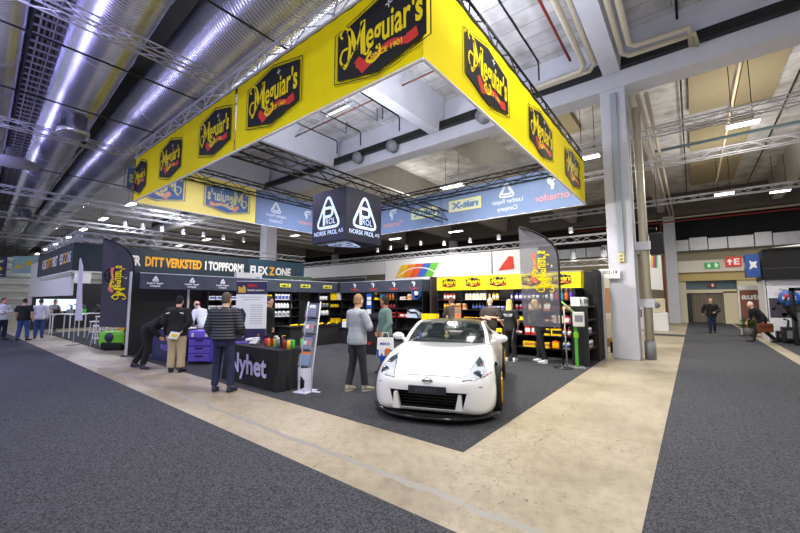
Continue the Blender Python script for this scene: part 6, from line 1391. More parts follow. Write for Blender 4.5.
    if style == 'short': hh((0, -0.018, 0.026), (0.083, 0.098, 0.108)); hh((0, -0.05, -0.03), (0.072, 0.06, 0.06))
    elif style == 'buzz': hh((0, -0.018, 0.018), (0.079, 0.093, 0.106))
    elif style == 'ring':
        for sg in (-1, 1): hh((sg * 0.055, -0.03, -0.005), (0.028, 0.05, 0.04))
        hh((0, -0.066, -0.015), (0.06, 0.036, 0.045))
    elif style == 'long':
        hh((0, -0.02, 0.024), (0.086, 0.10, 0.108)); hh((0, -0.07, -0.07), (0.085, 0.05, 0.12)); hh((0, -0.085, -0.18), (0.095, 0.035, 0.11))
        for sg in (-1, 1): hh((sg * 0.066, -0.01, -0.07), (0.026, 0.05, 0.12))
    elif style == 'bun': hh((0, -0.02, 0.024), (0.083, 0.10, 0.106)); hh((0, -0.12, 0.03), (0.045, 0.045, 0.045)); hh((0, -0.06, -0.03), (0.075, 0.05, 0.07))
    if hm.v: baked(hm, 'hair', hair, T, [('REMESH', dict(mode='VOXEL', voxel_size=0.010)), ('SMOOTH', dict(factor=0.5, iterations=2))])
    if beard:
        bm_ = MB(); bm_.ell((0, 0, 0), (0.058, 0.045, 0.05), 12, 8, 0, lambda p: HM @ (hc + Vector((0, 0.052, -0.088)) + p)); bm_.ell((0, 0, 0), (0.034, 0.014, 0.012), 10, 6, 0, lambda p: HM @ (hc + Vector((0, 0.09, -0.046)) + p))
        baked(bm_, 'beard', beard, T, [('REMESH', dict(mode='VOXEL', voxel_size=0.009)), ('SMOOTH', dict(factor=0.5, iterations=1))])
    return T, B, arms
CROSS_R = [(0.27, 0.02, 1.15), (0.02, 0.20, 1.13)]; CROSS_L = [(-0.27, 0.02, 1.15), (-0.02, 0.17, 1.18)]
# front row by the demo table
person('man in dark quilted jacket and navy trousers at the demo table, seen from behind', -6.78, 3.36, R(36), 1.80, QUILT, F_NAVY, S_NAVY, H_GREY, 'short', bulk=0.05, wide=1.12, hy=-10, nod=8, ra=[(0.285, 0.0, 1.13), (0.24, 0.2, 1.0)], la=[(-0.285, -0.02, 1.13), (-0.26, 0.12, 0.95)], rl=[(0.13, 0.02, 0.48), (0.15, -0.02, 0.085)], ll=[(-0.12, 0.02, 0.48), (-0.14, 0.0, 0.085)], vox=0.012, legw=0.012, hemz=0.92)
TT, BB_, AA = person('dark haired man in black top and beige cargo trousers holding a leaflet behind him', -9.43, 3.57, R(44), 1.76, F_BLACK, F_KHAKI, S_BLACK, H_BLACK, 'short', bulk=0.04, wide=1.08, nod=12, ra=[(0.29, -0.06, 1.15), (0.16, -0.10, 0.95)], la=[(-0.29, -0.04, 1.14), (-0.2, 0.14, 0.98)], vox=0.012, legw=0.035)
m = MB(); m.poly([(-0.19, 1.365), (-0.11, 1.385), (-0.11, 1.36), (-0.19, 1.34)], (0, -0.165, 0), (1, 0, 0), (0, 0, 1)); m.poly([(0.11, 1.385), (0.19, 1.365), (0.19, 1.34), (0.11, 1.36)], (0, -0.165, 0), (1, 0, 0), (0, 0, 1)); m.build('shoulder_print', LWHITE, TT)
T = thing('brochure', 'white and yellow leaflet held behind his back by the man in cargo trousers', 'leaflet', (-9.36, 3.41, 0.86), R(44)); MB().obox((0.08, -0.02, 0), (0.21, 0, -0.03), (0.06, 0.02, 0.15), (0, 0.006, 0)).build('pages', WHP, T); MB().obox((0.10, -0.035, 0.0), (0.12, 0, -0.02), (0.025, 0.008, 0.05), (0, 0.004, 0)).build('print', YELP, T)
person('man dressed in black bending over the white topped counter', -10.55, 3.35, R(-52), 1.76, F_BLACK, F_BLACK, S_NAVY, H_BROWN, 'short', bulk=0.03, bend=58, nod=-20, ra=[(0.28, 0.10, 1.20), (0.16, 0.36, 1.18)], la=[(-0.28, 0.08, 1.18), (-0.14, 0.36, 1.16)], rl=[(0.12, 0.08, 0.48), (0.13, -0.02, 0.085)], ll=[(-0.12, -0.16, 0.5), (-0.13, -0.42, 0.085)])
person('bald man in a white shirt with lanyard leaning behind the counter', -11.5, 5.08, R(112), 1.72, F_WHITE, F_CHAR, S_BLACK, H_GREY, 'ring', bend=26, nod=8, ra=[(0.27, 0.12, 1.18), (0.12, 0.34, 1.08)], la=[(-0.28, 0.10, 1.16), (-0.1, 0.34, 1.06)], topname='shirt', bulk=0.03)
person('dark jacketed visitor half hidden behind the roll up banner', -9.2, 5.72, R(-60), 1.74, F_BLACK, F_CHAR, S_BLACK, H_BROWN, 'short', bulk=0.035, hy=-15, bend=6)
# talking pair
person('sandy haired man in a grey fleece with folded arms, seen from behind', -4.93, 4.94, R(-8), 1.77, F_FLEECE, F_CHAR, S_BEIGE, H_SAND, 'short', bulk=0.038, wide=1.06, hy=10, nod=6, ra=[(0.28, 0.06, 1.16), (0.04, 0.24, 1.12)], la=CROSS_L, rl=[(0.10, 0.06, 0.49), (0.12, 0.10, 0.085)], ll=[(-0.10, -0.02, 0.49), (-0.10, -0.12, 0.085)], vox=0.011, legw=0.014)
person('dark haired man in a green bomber jacket carrying a white and blue bag', -5.56, 6.46, R(150), 1.75, F_GREEN, F_JEAN2, S_BLACK, H_BLACK, 'short', skin=SKIN2, bulk=0.036, hy=-48, ra=[(0.27, -0.02, 1.15), (0.22, 0.1, 0.93)], la=[(-0.28, -0.01, 1.14), (-0.25, 0.12, 0.95)], vox=0.011)
bg = thing('carrier_bag', 'white carrier bag with blue and orange letters hanging from the green jacketed man', 'bag', (-5.32, 6.20, 0.42), R(25))
MB().prism([(-0.19, 0), (0.19, 0), (0.17, 0.42), (-0.17, 0.42)], (0, 0.04, 0), (1, 0, 0), (0, 0, 1), 0.08).build('bag_body', WHP, bg)
MB().poly([(-0.185, 0.0), (0.185, 0.0), (0.18, 0.17), (-0.18, 0.17)], (0, -0.043, 0), (1, 0, 0), (0, 0, 1), 0, 0).build('blue_print', BLUEP, bg); m = MB(); m.text('M', (-0.07, -0.046, 0.05), (1, 0, 0), (0, 0, 1), 0.14, 0.13, 0.002, 1, 0.06); m.text('F', (0.07, -0.046, 0.05), (1, 0, 0), (0, 0, 1), 0.14, 0.10, 0.002, 2, 0.06); m.text('MEKO', (0, -0.046, 0.27), (1, 0, 0), (0, 0, 1), 0.05, 0.22, 0.002, 0, 0.03); m.build('print', [BLUEP, LWHITE, ORNG], bg)
MB().path([(-0.08, 0, 0.42), (-0.05, 0, 0.53), (0.05, 0, 0.53), (0.08, 0, 0.42)], 0.008, 6).build('handle', WHP, bg)
# car care wall
person('man in dark brown top bowing to the car care shelves behind the car', -5.95, 10.3, R(60), 1.78, F_BROWN, F_BLACK, S_BLACK, H_BROWN, 'short', bulk=0.03, wide=1.12, bend=16, ra=[(0.27, 0.14, 1.2), (0.12, 0.4, 1.22)], la=[(-0.27, 0.12, 1.2), (-0.08, 0.42, 1.24)])
TT, _, _ = person('grey bearded man in dark polo shirt with folded arms by the car care shelves', -4.72, 10.25, R(186), 1.74, F_BROWN, F_KHAKID, S_BLACK, H_WHITE, 'buzz', bulk=0.03, wide=1.14, sleeve='short', hy=8, ra=CROSS_R, la=CROSS_L, topname='shirt', beard=H_WHITE)
TT, _, _ = person('blonde woman in black T-shirt seen from behind holding a dark folder beside the car', -4.0, 9.92, R(8), 1.68, F_BLACK, F_BLACK, S_WHITE, H_BLOND, 'long', wide=0.95, sleeve='short', topname='shirt', nod=6, ra=[(0.25, -0.02, 1.14), (0.20, 0.14, 0.96)], la=[(-0.25, -0.02, 1.14), (-0.18, 0.12, 0.95)])
m = MB(); m.text('PROL TEAM', (0, -0.165, 1.25), (1, 0, 0), (0, 0, 1), 0.035, 0.24, 0.002, 0, 0.02); m.text('VI KAN BIL', (0, -0.162, 1.215), (1, 0, 0), (0, 0, 1), 0.025, 0.2, 0.002, 0, 0.01); m.build('back_print', LWHITE, TT)
T = thing('folder', 'dark folder held low by the blonde woman beside the car', 'folder', (-3.82, 9.78, 0.62), R(20)); MB().obox((0, 0.0, 0.12), (0.05, 0.12, 0), (0.05, 0, 0.34), (0.012, -0.006, 0)).build('cover', F_CHAR, T); MB().obox((-0.02, 0.02, 0.12), (0.04, 0.1, 0), (0.045, 0, 0.3), (0.012, -0.006, 0)).build('pages', GREYPL, T)
T = thing('cloth_pack', 'yellow and black cloth pack held in her other hand by the blonde woman', 'cloth pack', (-4.28, 9.86, 0.66), R(10)); MB().rbox(-0.08, 0.08, -0.05, 0.05, 0, 0.22, 0.02).build('pack', YELP, T); MB().box(-0.06, 0.06, -0.055, -0.05, 0.04, 0.12).build('print', BLACKM, T)
person('blonde woman in black top standing behind the sheer feather flag', -3.28, 10.2, R(88), 1.70, F_CHAR, F_BLACK, S_WHITE, H_BLOND, 'long', wide=0.95, bend=8, nod=8, bulk=0.03, ra=CROSS_R, la=CROSS_L, rl=[(0.10, 0.06, 0.49), (0.11, 0.08, 0.085)], ll=[(-0.10, -0.08, 0.49), (-0.11, -0.16, 0.085)])
# far left group
person('man in a white shirt and dark jeans at the left edge of the aisle', -22.85, 1.85, R(-70), 1.76, F_WHITE, F_NAVY, S_BLACK, H_BROWN, 'short', topname='shirt', hy=20, ra=CROSS_R, la=CROSS_L, vox=0.016, bulk=0.03)
person('broad man in a black T-shirt and blue jeans, back turned, in the left aisle', -21.75, 2.37, R(48), 1.74, F_BLACK, F_JEAN, S_BLACK, H_BROWN, 'buzz', sleeve='short', topname='shirt', wide=1.2, bulk=0.03, vox=0.016, rl=[(0.14, 0.02, 0.48), (0.18, 0.0, 0.085)], ll=[(-0.14, 0.02, 0.48), (-0.18, 0.0, 0.085)])
person('man in a pale blue shirt and jeans beside the broad man in black', -22.5, 2.95, R(80), 1.72, F_WHITE, F_JEAN, S_BLACK, H_GREY, 'short', topname='shirt', vox=0.016, bulk=0.03)
person('man in grey shirt resting one foot up at the teal stand counter', -26.6, 3.95, R(-60), 1.72, F_GREY, F_BLACK, S_BLACK, H_BROWN, 'short', sleeve='short', topname='shirt', vox=0.016, bend=12, rl=[(0.12, 0.30, 0.66), (0.13, 0.30, 0.26)], ra=[(0.26, 0.12, 1.18), (0.2, 0.36, 1.14)], la=[(-0.26, 0.12, 1.18), (-0.18, 0.36, 1.14)])
# the aisle on the right
person('man in black jacket and jeans walking up the grey aisle towards us', 0.70, 24.8, R(176), 1.76, F_BLACK, F_NAVY, S_BLACK, H_GREY, 'buzz', bulk=0.045, wide=1.1, vox=0.018, ra=[(0.33, -0.1, 1.18), (0.34, 0.08, 0.98)], la=[(-0.32, 0.02, 1.14), (-0.16, 0.22, 1.05)], rl=[(0.09, 0.06, 0.49), (0.08, 0.12, 0.085)], ll=[(-0.09, -0.02, 0.5), (-0.09, -0.14, 0.085)])
person('stooping grey haired man in a black coat walking with a cane', 2.12, 20.6, R(112), 1.70, F_BLACK, F_BLACK, S_BLACK, H_WHITE, 'short', bulk=0.04, bend=34, nod=-10, vox=0.016, ra=[(0.26, 0.16, 1.16), (0.2, 0.42, 1.06)], la=[(-0.26, 0.0, 1.13), (-0.24, 0.14, 0.92)], rl=[(0.10, 0.18, 0.50), (0.11, 0.30, 0.085)], ll=[(-0.10, 0.0, 0.48), (-0.11, -0.34, 0.085)])
T = thing('cane', 'brown walking cane of the stooping man', 'cane', (1.62, 20.55, 0)); MB().path([(0, 0, 0), (0.06, 0.03, 0.85), (0.08, 0.03, 0.9), (0.16, 0.03, 0.9)], 0.014, 6).build('shaft', WOODB, T); MB().lathe([(0.018, 0), (0.018, 0.04)], 8).build('tip', BLACKM, T)
T = thing('briefcase', 'brown leather briefcase carried by the stooping man', 'bag', (2.15, 20.25, 0.42), R(24)); MB().rbox(-0.24, 0.24, -0.07, 0.07, 0, 0.34, 0.03).build('case_body', mat('brown_leather', (112, 62, 40), 0.45, 0, 0.1), T); MB().path([(-0.08, 0, 0.33), (-0.06, 0, 0.42), (0.06, 0, 0.42), (0.08, 0, 0.33)], 0.014, 6).build('handle', BLACKM, T); MB().box(-0.24, 0.24, -0.078, -0.07, 0.2, 0.23).build('strap', mat('dark_leather', (70, 38, 26), 0.45), T)
# ------------------------------------------------------------------ white sports car (local y = forward, front at y = 0)
car = thing('sports_car', 'white two door sports car with black roof and gold wheels parked on the booth carpet', 'car', (CARX, CARY, 0.006), R(CARR))
CW = mat('car_white', (240, 240, 242), 0.22, 0, 0.01, 2, coat=0.6); CBLK = mat('car_black', (16, 16, 18), 0.25, 0, 0.05, coat=0.5); CTRIM = mat('car_trim_black', (22, 22, 24), 0.6, 0, 0.08)
ROOF = mat('car_roof_black', (30, 27, 25), 0.3, 0, 0.1, coat=0.3)
CGL = mat('car_glass', (30, 44, 44), 0.12, 0, 0, alpha=0.36, spec=0.35); INT = mat('car_interior', (40, 42, 42), 0.7, 0, 0.1)
ST = [ # u, half width, z bottom, z top (centre), crest
    (0.000, .42, .30, .47, .0), (0.012, .52, .24, .53, .0), (0.035, .60, .19, .575, .0), (0.08, .68, .15, .61, .0), (0.16, .765, .125, .64, .004), (0.28, .835, .11, .668, .010), (0.45, .885, .105, .705, .022), (0.65, .908, .10, .748, .035), (0.90, .918, .10, .800, .045),
    (1.20, .908, .10, .855, .040), (1.50, .89, .10, .895, .028), (2.00, .88, .10, .915, .020), (2.6, .885, .10, .925, .022), (3.1, .915, .10, .945, .03), (3.45, .928, .10, .955, .03), (3.80, .915, .13, .945, .02), (4.03, .85, .2, .91, .01), (4.17, .72, .3, .85, 0), (4.24, .5, .42, .76, 0)]
PR_ = [(0, 0), (.55, 0), (.82, .0), (.945, .055), (.985, .20), (1.0, .42), (.992, .60), (.968, .76), (.92, .885), (.84, .965), (.72, .985), (.5, .992), (.25, 1.0), (0, 1.0)]
CREST = [0, 0, 0, 0, 0, 0, .2, .5, .85, 1.0, .75, .25, .05, 0]
def cspl(xs, ys, x):
    """monotone-ish cubic through stations"""
    n = len(xs)
    for i in range(n - 1):
        if x <= xs[i + 1] or i == n - 2: break
    h = xs[i + 1] - xs[i]; t_ = (x - xs[i]) / h
    def sl(k):
        if k == 0 or k == n - 1: j = min(max(k, 1), n - 1); return (ys[j] - ys[j - 1]) / (xs[j] - xs[j - 1])
        a = (ys[k] - ys[k - 1]) / (xs[k] - xs[k - 1]); b = (ys[k + 1] - ys[k]) / (xs[k + 1] - xs[k])
        return 0 if a * b <= 0 else 2 * a * b / (a + b)
    m0, m1 = sl(i) * h, sl(i + 1) * h
    return (2 * t_**3 - 3 * t_**2 + 1) * ys[i] + (t_**3 - 2 * t_**2 + t_) * m0 + (-2 * t_**3 + 3 * t_**2) * ys[i + 1] + (t_**3 - t_**2) * m1
us = [s_[0] for s_ in ST]
def station(u):
    W, zb, zt, cr = [cspl(us, [s_[k] for s_ in ST], u) for k in (1, 2, 3, 4)]
    pts = []
    for (a, b), c in zip(PR_, CREST): pts.append((a * W, zb + (zt - zb) * b + c * cr))
    return smooth_pts(pts, 4)
U = [0, .006, .012, .022, .035, .055, .08, .115, .16, .21, .28, .36, .45, .55] + [.65 + .11 * k for k in range(31)] + [4.09, 4.13, 4.17, 4.2, 4.225, 4.24]
mb = MB(); rings = []
for u in U:
    h_ = station(u); r = [(x, -u, z) for x, z in h_] + [(-x, -u, z) for x, z in h_[-2:0:-1]]
    rings.append(r)
n = len(rings[0]); vs = [p for r in rings for p in r]; fs = []
for j in range(len(rings) - 1):
    for i in range(n): fs.append((j * n + i, j * n + (i + 1) % n, (j + 1) * n + (i + 1) % n, (j + 1) * n + i))
fs.append(tuple(range(n))[::-1]); fs.append(tuple((len(rings) - 1) * n + i for i in range(n)))
mb.add(vs, fs, 0, True)
AX_F, AX_R, WR = 0.86, 3.41, 0.335
# cutters: wheel arches, intake
def cutter(mbx):
    o = mbx.build('cut', CBLK); return o
cuts = []
for sg in (-1, 1):
    for u in (AX_F, AX_R):
        c = MB().lathe([(0.0, 0.58), (0.375, 0.58), (0.375, 1.1), (0, 1.1)], 40, (0, -u, WR + 0.01), (sg, 0, 0)); cuts.append(cutter(c))
c = MB().prism([(-0.47, 0.20), (0.47, 0.20), (0.53, 0.425), (-0.53, 0.425)], (0, -0.30, 0), (1, 0, 0), (0, 0, 1), -0.6); cuts.append(cutter(c))
bo = mb.build('tmp', [CW, CTRIM])
bm = bmesh.new(); bm.from_mesh(bo.data); bmesh.ops.recalc_face_normals(bm, faces=bm.faces[:]); bm.to_mesh(bo.data); bm.free()
for c in cuts:
    bm = bmesh.new(); bm.from_mesh(c.data); bmesh.ops.recalc_face_normals(bm, faces=bm.faces[:]); bm.to_mesh(c.data); bm.free()
    md = bo.modifiers.new('b', 'BOOLEAN'); md.operation = 'DIFFERENCE'; md.object = c; md.solver = 'EXACT'
bpy.context.view_layer.update()
bvh = BVHTree.FromPolygons([Vector(v) for v in vs], [f for f in fs if len(f) <= 4])
me = bpy.data.meshes.new_from_object(bo.evaluated_get(bpy.context.evaluated_depsgraph_get()))
bpy.data.objects.remove(bo)
for c in cuts: bpy.data.objects.remove(c)
me.name = 'bodywork'
me.materials.clear(); me.materials.append(CW); me.materials.append(CTRIM)
for pgn in me.polygons:
    c = pgn.center; pgn.use_smooth = True; pgn.material_index = 0
    hit = bvh.find_nearest(c)
    if hit[0] is not None and hit[3] > 0.012 and c.z < 0.74: pgn.material_index = 1; pgn.use_smooth = False
    if c.z > 0.85 and abs(c.x) < 0.60 and -3.3 < c.y < -1.62: pgn.material_index = 1
body_ = bpy.data.objects.new('bodywork', me); C.objects.link(body_); body_.parent = car
def conform(pts2, o=0.006, frm=(0, 1, 0), to=(0, -1, 0), nx=10):
    """quad patch given by 4 corner points (x, z), laid on the body looking along to"""
    rows = []
    for j in range(nx + 1):
        r = []
        for i in range(nx + 1):
            a, b = i / nx, j / nx
            p = [(pts2[0][k] * (1 - a) + pts2[1][k] * a) * (1 - b) + (pts2[3][k] * (1 - a) + pts2[2][k] * a) * b for k in (0, 1)]
            h = bvh.ray_cast(Vector((p[0], 1.0, p[1])), Vector(to))
            if h[0] is None: h = bvh.find_nearest(Vector((p[0], -0.3, p[1])))
            q = h[0] + h[1] * (o if h[1].dot(Vector((0, 1, 1))) > 0 else -o); r.append(q)
        rows.append(r)
    return rows
def ontop(pts, o=0.004):
    out = []
    for x, y in pts:
        h = bvh.ray_cast(Vector((x, y, 2.0)), Vector((0, 0, -1))); out.append(h[0] + Vector((0, 0, o)))
    return out
# ---- greenhouse: glass and roof grids between curves
def curve3(a, m_, b, n):
    a, m_, b = Vector(a), Vector(m_), Vector(b); c = m_ * 2 - (a + b) * 0.5
    return [a * (1 - t_) ** 2 + c * 2 * t_ * (1 - t_) + b * t_ * t_ for t_ in [k / n for k in range(n + 1)]]
N = 14
def sheet(c0, c1, k=8, bulge=0.0, up=(0, 0, 1)):
    rows = []
    for j in range(k + 1):
        t_ = j / k; w_ = 4 * t_ * (1 - t_) * bulge; rows.append([c0[i].lerp(c1[i], t_) + Vector(up) * w_ for i in range(len(c0))])
    return rows
wb = curve3((-0.72, -1.52, 0.915), (0, -1.18, 0.875), (0.72, -1.52, 0.915), N); wt_ = curve3((-0.60, -2.06, 1.225), (0, -1.96, 1.26), (0.60, -2.06, 1.225), N)
MB().grid(sheet(wb, wt_, 8, 0.02, (0, 0.5, 0.8))).build('windscreen', CGL, car)
rt0 = wt_; rt1 = curve3((-0.585, -2.75, 1.225), (0, -2.75, 1.285), (0.585, -2.75, 1.225), N); rt2 = curve3((-0.55, -3.2, 1.14), (0, -3.2, 1.20), (0.55, -3.2, 1.14), N); rt3 = curve3((-0.46, -3.95, 0.955), (0, -4.0, 0.985), (0.46, -3.95, 0.955), N)
m = MB(); m.grid(sheet(rt0, rt1, 8, 0.022)); m.grid(sheet(rt1, rt2, 4, 0.006)); m.build('roof', ROOF, car)
MB().grid(sheet(rt2, rt3, 6, 0.015)).build('rear_window', CGL, car)
for sg in (-1, 1):
    lo = [Vector((sg * x, -y, z)) for x, y, z in ((0.72, 1.62, 0.915), (0.745, 2.0, 0.93), (0.75, 2.5, 0.945), (0.74, 2.95, 0.965), (0.70, 3.25, 0.985))]
    hi = [Vector((sg * x, -y, z)) for x, y, z in ((0.715, 1.62, 0.935), (0.62, 2.10, 1.19), (0.61, 2.5, 1.21), (0.60, 2.8, 1.20), (0.64, 3.15, 1.09))]
    MB().grid(sheet(lo, hi, 5, 0.01, (sg, 0, 0)), 0, True).build('side_window', CGL, car)
    # pillars as white strips
    a = [wb[-1] if sg > 0 else wb[0], wt_[-1] if sg > 0 else wt_[0]]; p = [a[0] + Vector((0, 0.06, -0.02)), a[0].lerp(a[1], 0.5) + Vector((sg * 0.012, 0.01, 0.012)), a[1] + Vector((sg * 0.0, 0, 0.0)), Vector((sg * 0.60, -2.45, 1.225)), Vector((sg * 0.59, -2.8, 1.215)), Vector((sg * 0.57, -3.2, 1.13)), Vector((sg * 0.55, -3.75, 0.985))]
    MB().path(smooth_pts([tuple(q) for q in p], 5), [0.035] * 6 + [0.03] * 25, 8, flat=0.8).build('roof_pillar', CW, car)
    MB().grid([[Vector((sg * x, -y, z)) for x, y, z in r] for r in (((0.74, 2.95, 0.955), (0.80, 3.3, 0.95), (0.78, 3.8, 0.94), (0.6, 4.1, 0.92)), ((0.61, 3.0, 1.14), (0.60, 3.25, 1.08), (0.55, 3.7, 0.99), (0.46, 4.0, 0.95)))], 0, True).build('quarter_panel', CW, car)
    # door mirror
    mr = MB(); mr.ell((sg * 0.93, -1.72, 0.985), (0.115, 0.075, 0.07), 14, 10); mr.path([(sg * 0.76, -1.68, 0.915), (sg * 0.85, -1.70, 0.95)], [0.035, 0.03], 8)
    mo_ = mr.build('door_mirror', CW, car); MB().ell((sg * 0.93, -1.772, 0.985), (0.095, 0.03, 0.055), 12, 8).build('mirror_glass', CHROME, mo_)
# ---- headlights (arrow shaped)
HLc = mat('headlight_lens', (206, 214, 226), 0.08, 0.25, 0.12, 12, coat=0.6); HLd = mat('headlight_dark', (58, 66, 80), 0.15, 0.3, 0.2, 25)
HLP = [(.470, -.040, .575), (.500, -.110, .62), (.562, -.406, .699), (.645, -.80, .797), (.713, -.60, .753), (.735, -.40, .689), (.825, -.44, .645), (.736, -.232, .611), (.62, -.10, .585)]
def patch(pts, o, cuts_=3):
    b = bmesh.new(); b.faces.new([b.verts.new(p) for p in pts]); bmesh.ops.triangulate(b, faces=b.faces[:])
    for _ in range(cuts_): bmesh.ops.subdivide_edges(b, edges=b.edges[:], cuts=1, use_grid_fill=True)
    mb_ = MB(); b.verts.index_update(); vs_l = []
    for v in b.verts:
        h = bvh.find_nearest(v.co); nrm = h[1] if h[1].dot(Vector((0, 0.6, 1))) > 0 else -h[1]; vs_l.append(h[0] + nrm * o)
    mb_.add(vs_l, [tuple(v.index for v in f.verts) for f in b.faces], 0, True); b.free(); return mb_
for sg in (-1, 1):
    ho = patch([(sg * x, y, z) for x, y, z in HLP], 0.007).build('headlight', HLc, car)
    ed = [bvh.find_nearest(Vector((sg * x, y, z))) for x, y, z in HLP]
    MB().path([e[0] + e[1] * 0.004 for e in ed], 0.007, 5, closed=True).build('lamp_edge', HLd, ho)
    patch([(sg * x, y, z) for x, y, z in ((.60, -.56, .745), (.645, -.76, .79), (.70, -.60, .752), (.715, -.45, .70), (.64, -.42, .70))], 0.011).build('lamp_inner', HLd, ho)
    d1 = MB(); h = bvh.ray_cast(Vector((sg * 0.66, 1, 0.638)), Vector((0, -1, 0))); c = h[0] + Vector((0, 0.012, 0.004))
    d1.lathe([(0.0, 0.012), (0.042, 0.008), (0.052, 0.0)], 18, c, (0.0, 0.9, 0.4)); d1.build('projector', HLd, ho)
    MB().lathe([(0.050, 0.0), (0.060, 0.006), (0.064, 0.0)], 18, c, (0, 0.9, 0.4)).build('projector_ring', CHROME, ho)
    for (x, z, r) in ((0.775, 0.632, 0.022), (0.69, 0.72, 0.02)):
        h = bvh.ray_cast(Vector((sg * x, 1, z)), Vector((0, -1, 0)))
        if h[0] is not None: MB().ell(h[0] + Vector((0, 0.008, 0.004)), (r, 0.012, r * 0.7), 10, 6).build('indicator', mat('indicator_orange', (226, 130, 60), 0.3), ho)
    # dark outline of the lamp and small fog reflector
    h = bvh.ray_cast(Vector((sg * 0.70, 1, 0.50)), Vector((0, -1, 0))); MB().obox(h[0] + Vector((0, 0.004, 0)), (0.05, -0.02 * sg, 0), (0, 0.01, 0), (0, 0, 0.012)).build('washer_cap', GREYPL, car)
# ---- bonnet shut line, bumper details
pts = []
for k in range(31):
    x = -0.52 + 1.04 * k / 30; h = bvh.ray_cast(Vector((x, 1, 0.617 - 0.012 * (x / 0.6) ** 2)), Vector((0, -1, 0))); pts.append(h[0] + Vector((0, 0.001, 0.001)))
MB().path(pts, 0.0045, 5).build('bonnet_gap', CTRIM, car)
for sg in (-1, 1):
    MB().path(ontop([(sg * (0.60 + 0.10 * t_), -0.22 - 1.2 * t_) for t_ in [k / 20 for k in range(21)]], 0.0), 0.003, 4).build('bonnet_gap', mat('gap_grey', (120, 120, 124), 0.5), car)
# emblem: ring and bar
h = bvh.ray_cast(Vector((0, 1, 0.563)), Vector((0, -1, 0))); e = h[0] + Vector((0, 0.012, 0))
em = MB(); em.path([(e.x + 0.055 * math.cos(a * PI / 12), e.y, e.z + 0.042 * math.sin(a * PI / 12)) for a in range(24)], 0.008, 6, closed=True); em.box(e.x - 0.075, e.x + 0.075, e.y - 0.008, e.y + 0.008, e.z - 0.011, e.z + 0.011)
em.build('emblem', CHROME, car)
# plate
np_ = MB().rbox(-0.26, 0.26, -0.005, 0.025, 0.39, 0.495, 0.005).build('number_plate', mat('plate_dark', (34, 36, 48), 0.4, 0, 0.05), car)
m = MB()
for k in range(6): m.box(-0.12 + 0.05 * k, -0.09 + 0.05 * k, 0.025, 0.027, 0.418, 0.468)
m.build('characters', mat('plate_char', (62, 64, 80), 0.5), np_)
# intake: mesh and slats, white winglets
gr = MB().box(-0.50, 0.50, -0.29, -0.27, 0.20, 0.41).build('grille', CBLK, car); m = MB()
for z in (0.235, 0.275, 0.315, 0.355): m.obox((0, -0.16, z), (0.92, 0, 0), (0, 0.05, 0.012), (0, 0, 0.010))
m.build('slats', CTRIM, gr)
for sg in (-1, 1):
    MB().prism([(sg * 0.37, 0.19), (sg * 0.47, 0.19), (sg * 0.455, 0.40), (sg * 0.415, 0.40)][::sg], (0, -0.03 if sg > 0 else -0.11, 0), (1, 0, 0), (0, 0, 1), -0.08).build('intake_winglet', CW, car)
# front lip and side skirts
lip = []
for k in range(41):
    a = -1 + 2 * k / 40; x = 0.86 * a; lip.append(Vector((x, -0.045 - 0.50 * abs(a) ** 3.0, 0.082)))
MB().path(lip, [(0.10, 0.036)] * 41, 8, upv=(0, 0, 1)).build('front_lip', CBLK, car)
for sg in (-1, 1): MB().box(sg * 0.80, sg * 0.93, -2.95, -1.32, 0.06, 0.12).build('side_skirt', CBLK, car)
# interior
dash = MB().path([(-0.62, -1.78, 0.90), (0.62, -1.78, 0.90)], [(0.16, 0.05)] * 2, 10, upv=(0, 0, 1)).build('dashboard', INT, car)
MB().path([(-0.36 + 0.17 * math.cos(a * PI / 14), -2.06 + 0.05 * math.sin(a * PI / 14), 0.955 + 0.165 * math.sin(a * PI / 14)) for a in range(28)], 0.017, 7, closed=True).obox((-0.36, -2.06, 0.955), (0.3, 0, 0), (0, 0.03, 0), (0, 0.01, 0.06)).build('steering_wheel', mat('wheel_grey', (70, 72, 72), 0.5), car)
for sg in (-1, 1):
    MB().rbox(sg * 0.36 - 0.22, sg * 0.36 + 0.22, -2.78, -2.62, 0.90, 1.05, 0.05).rbox(sg * 0.36 - 0.13, sg * 0.36 + 0.13, -2.78, -2.66, 1.03, 1.17, 0.04).build('seat', INT, car)
MB().rbox(-0.12, 0.12, -2.06, -2.03, 1.165, 1.225, 0.012).build('rear_view_mirror', CTRIM, car)
PL = mat('plush_cream', (206, 196, 130), 0.9, 0, 0.1, 20)
pt = thing('plush_toy', 'small cream plush figure standing on the dashboard behind the windscreen', 'toy', (0, 0, 0)); pt.parent = None
mw = Matrix.Translation((CARX, CARY, 0.006)) @ Matrix.Rotation(R(CARR), 4, 'Z'); pt.matrix_world = mw @ Matrix.Translation((0.02, -1.72, 0.952)) @ Matrix.Scale(1.0, 4)
MB().ell((0, 0, 0.05), (0.026, 0.022, 0.045), 10, 8).build('toy_body', PL, pt); MB().ell((0, 0.002, 0.12), (0.028, 0.026, 0.028), 10, 8).ell((0.022, 0, 0.155), (0.008, 0.006, 0.016), 8, 6).ell((-0.022, 0, 0.155), (0.008, 0.006, 0.016), 8, 6).build('head', PL, pt)
for sg in (-1, 1): MB().path([(sg * 0.02, 0, 0.08), (sg * 0.045, 0.01, 0.04)], 0.009, 6).build('arm', PL, pt)
MB().obox((0.50, -1.70, 1.0), (0.03, 0.03, 0.0), (0.0, 0.0, 0.16), (0.003, -0.003, 0)).build('blue_sticker', mat('sticker_blue', (70, 120, 210), 0.4), car)
MB().box(-0.06, 0.06, -2.02, -2.0, 1.3, 1.31).build('aerial_base', CTRIM, car)
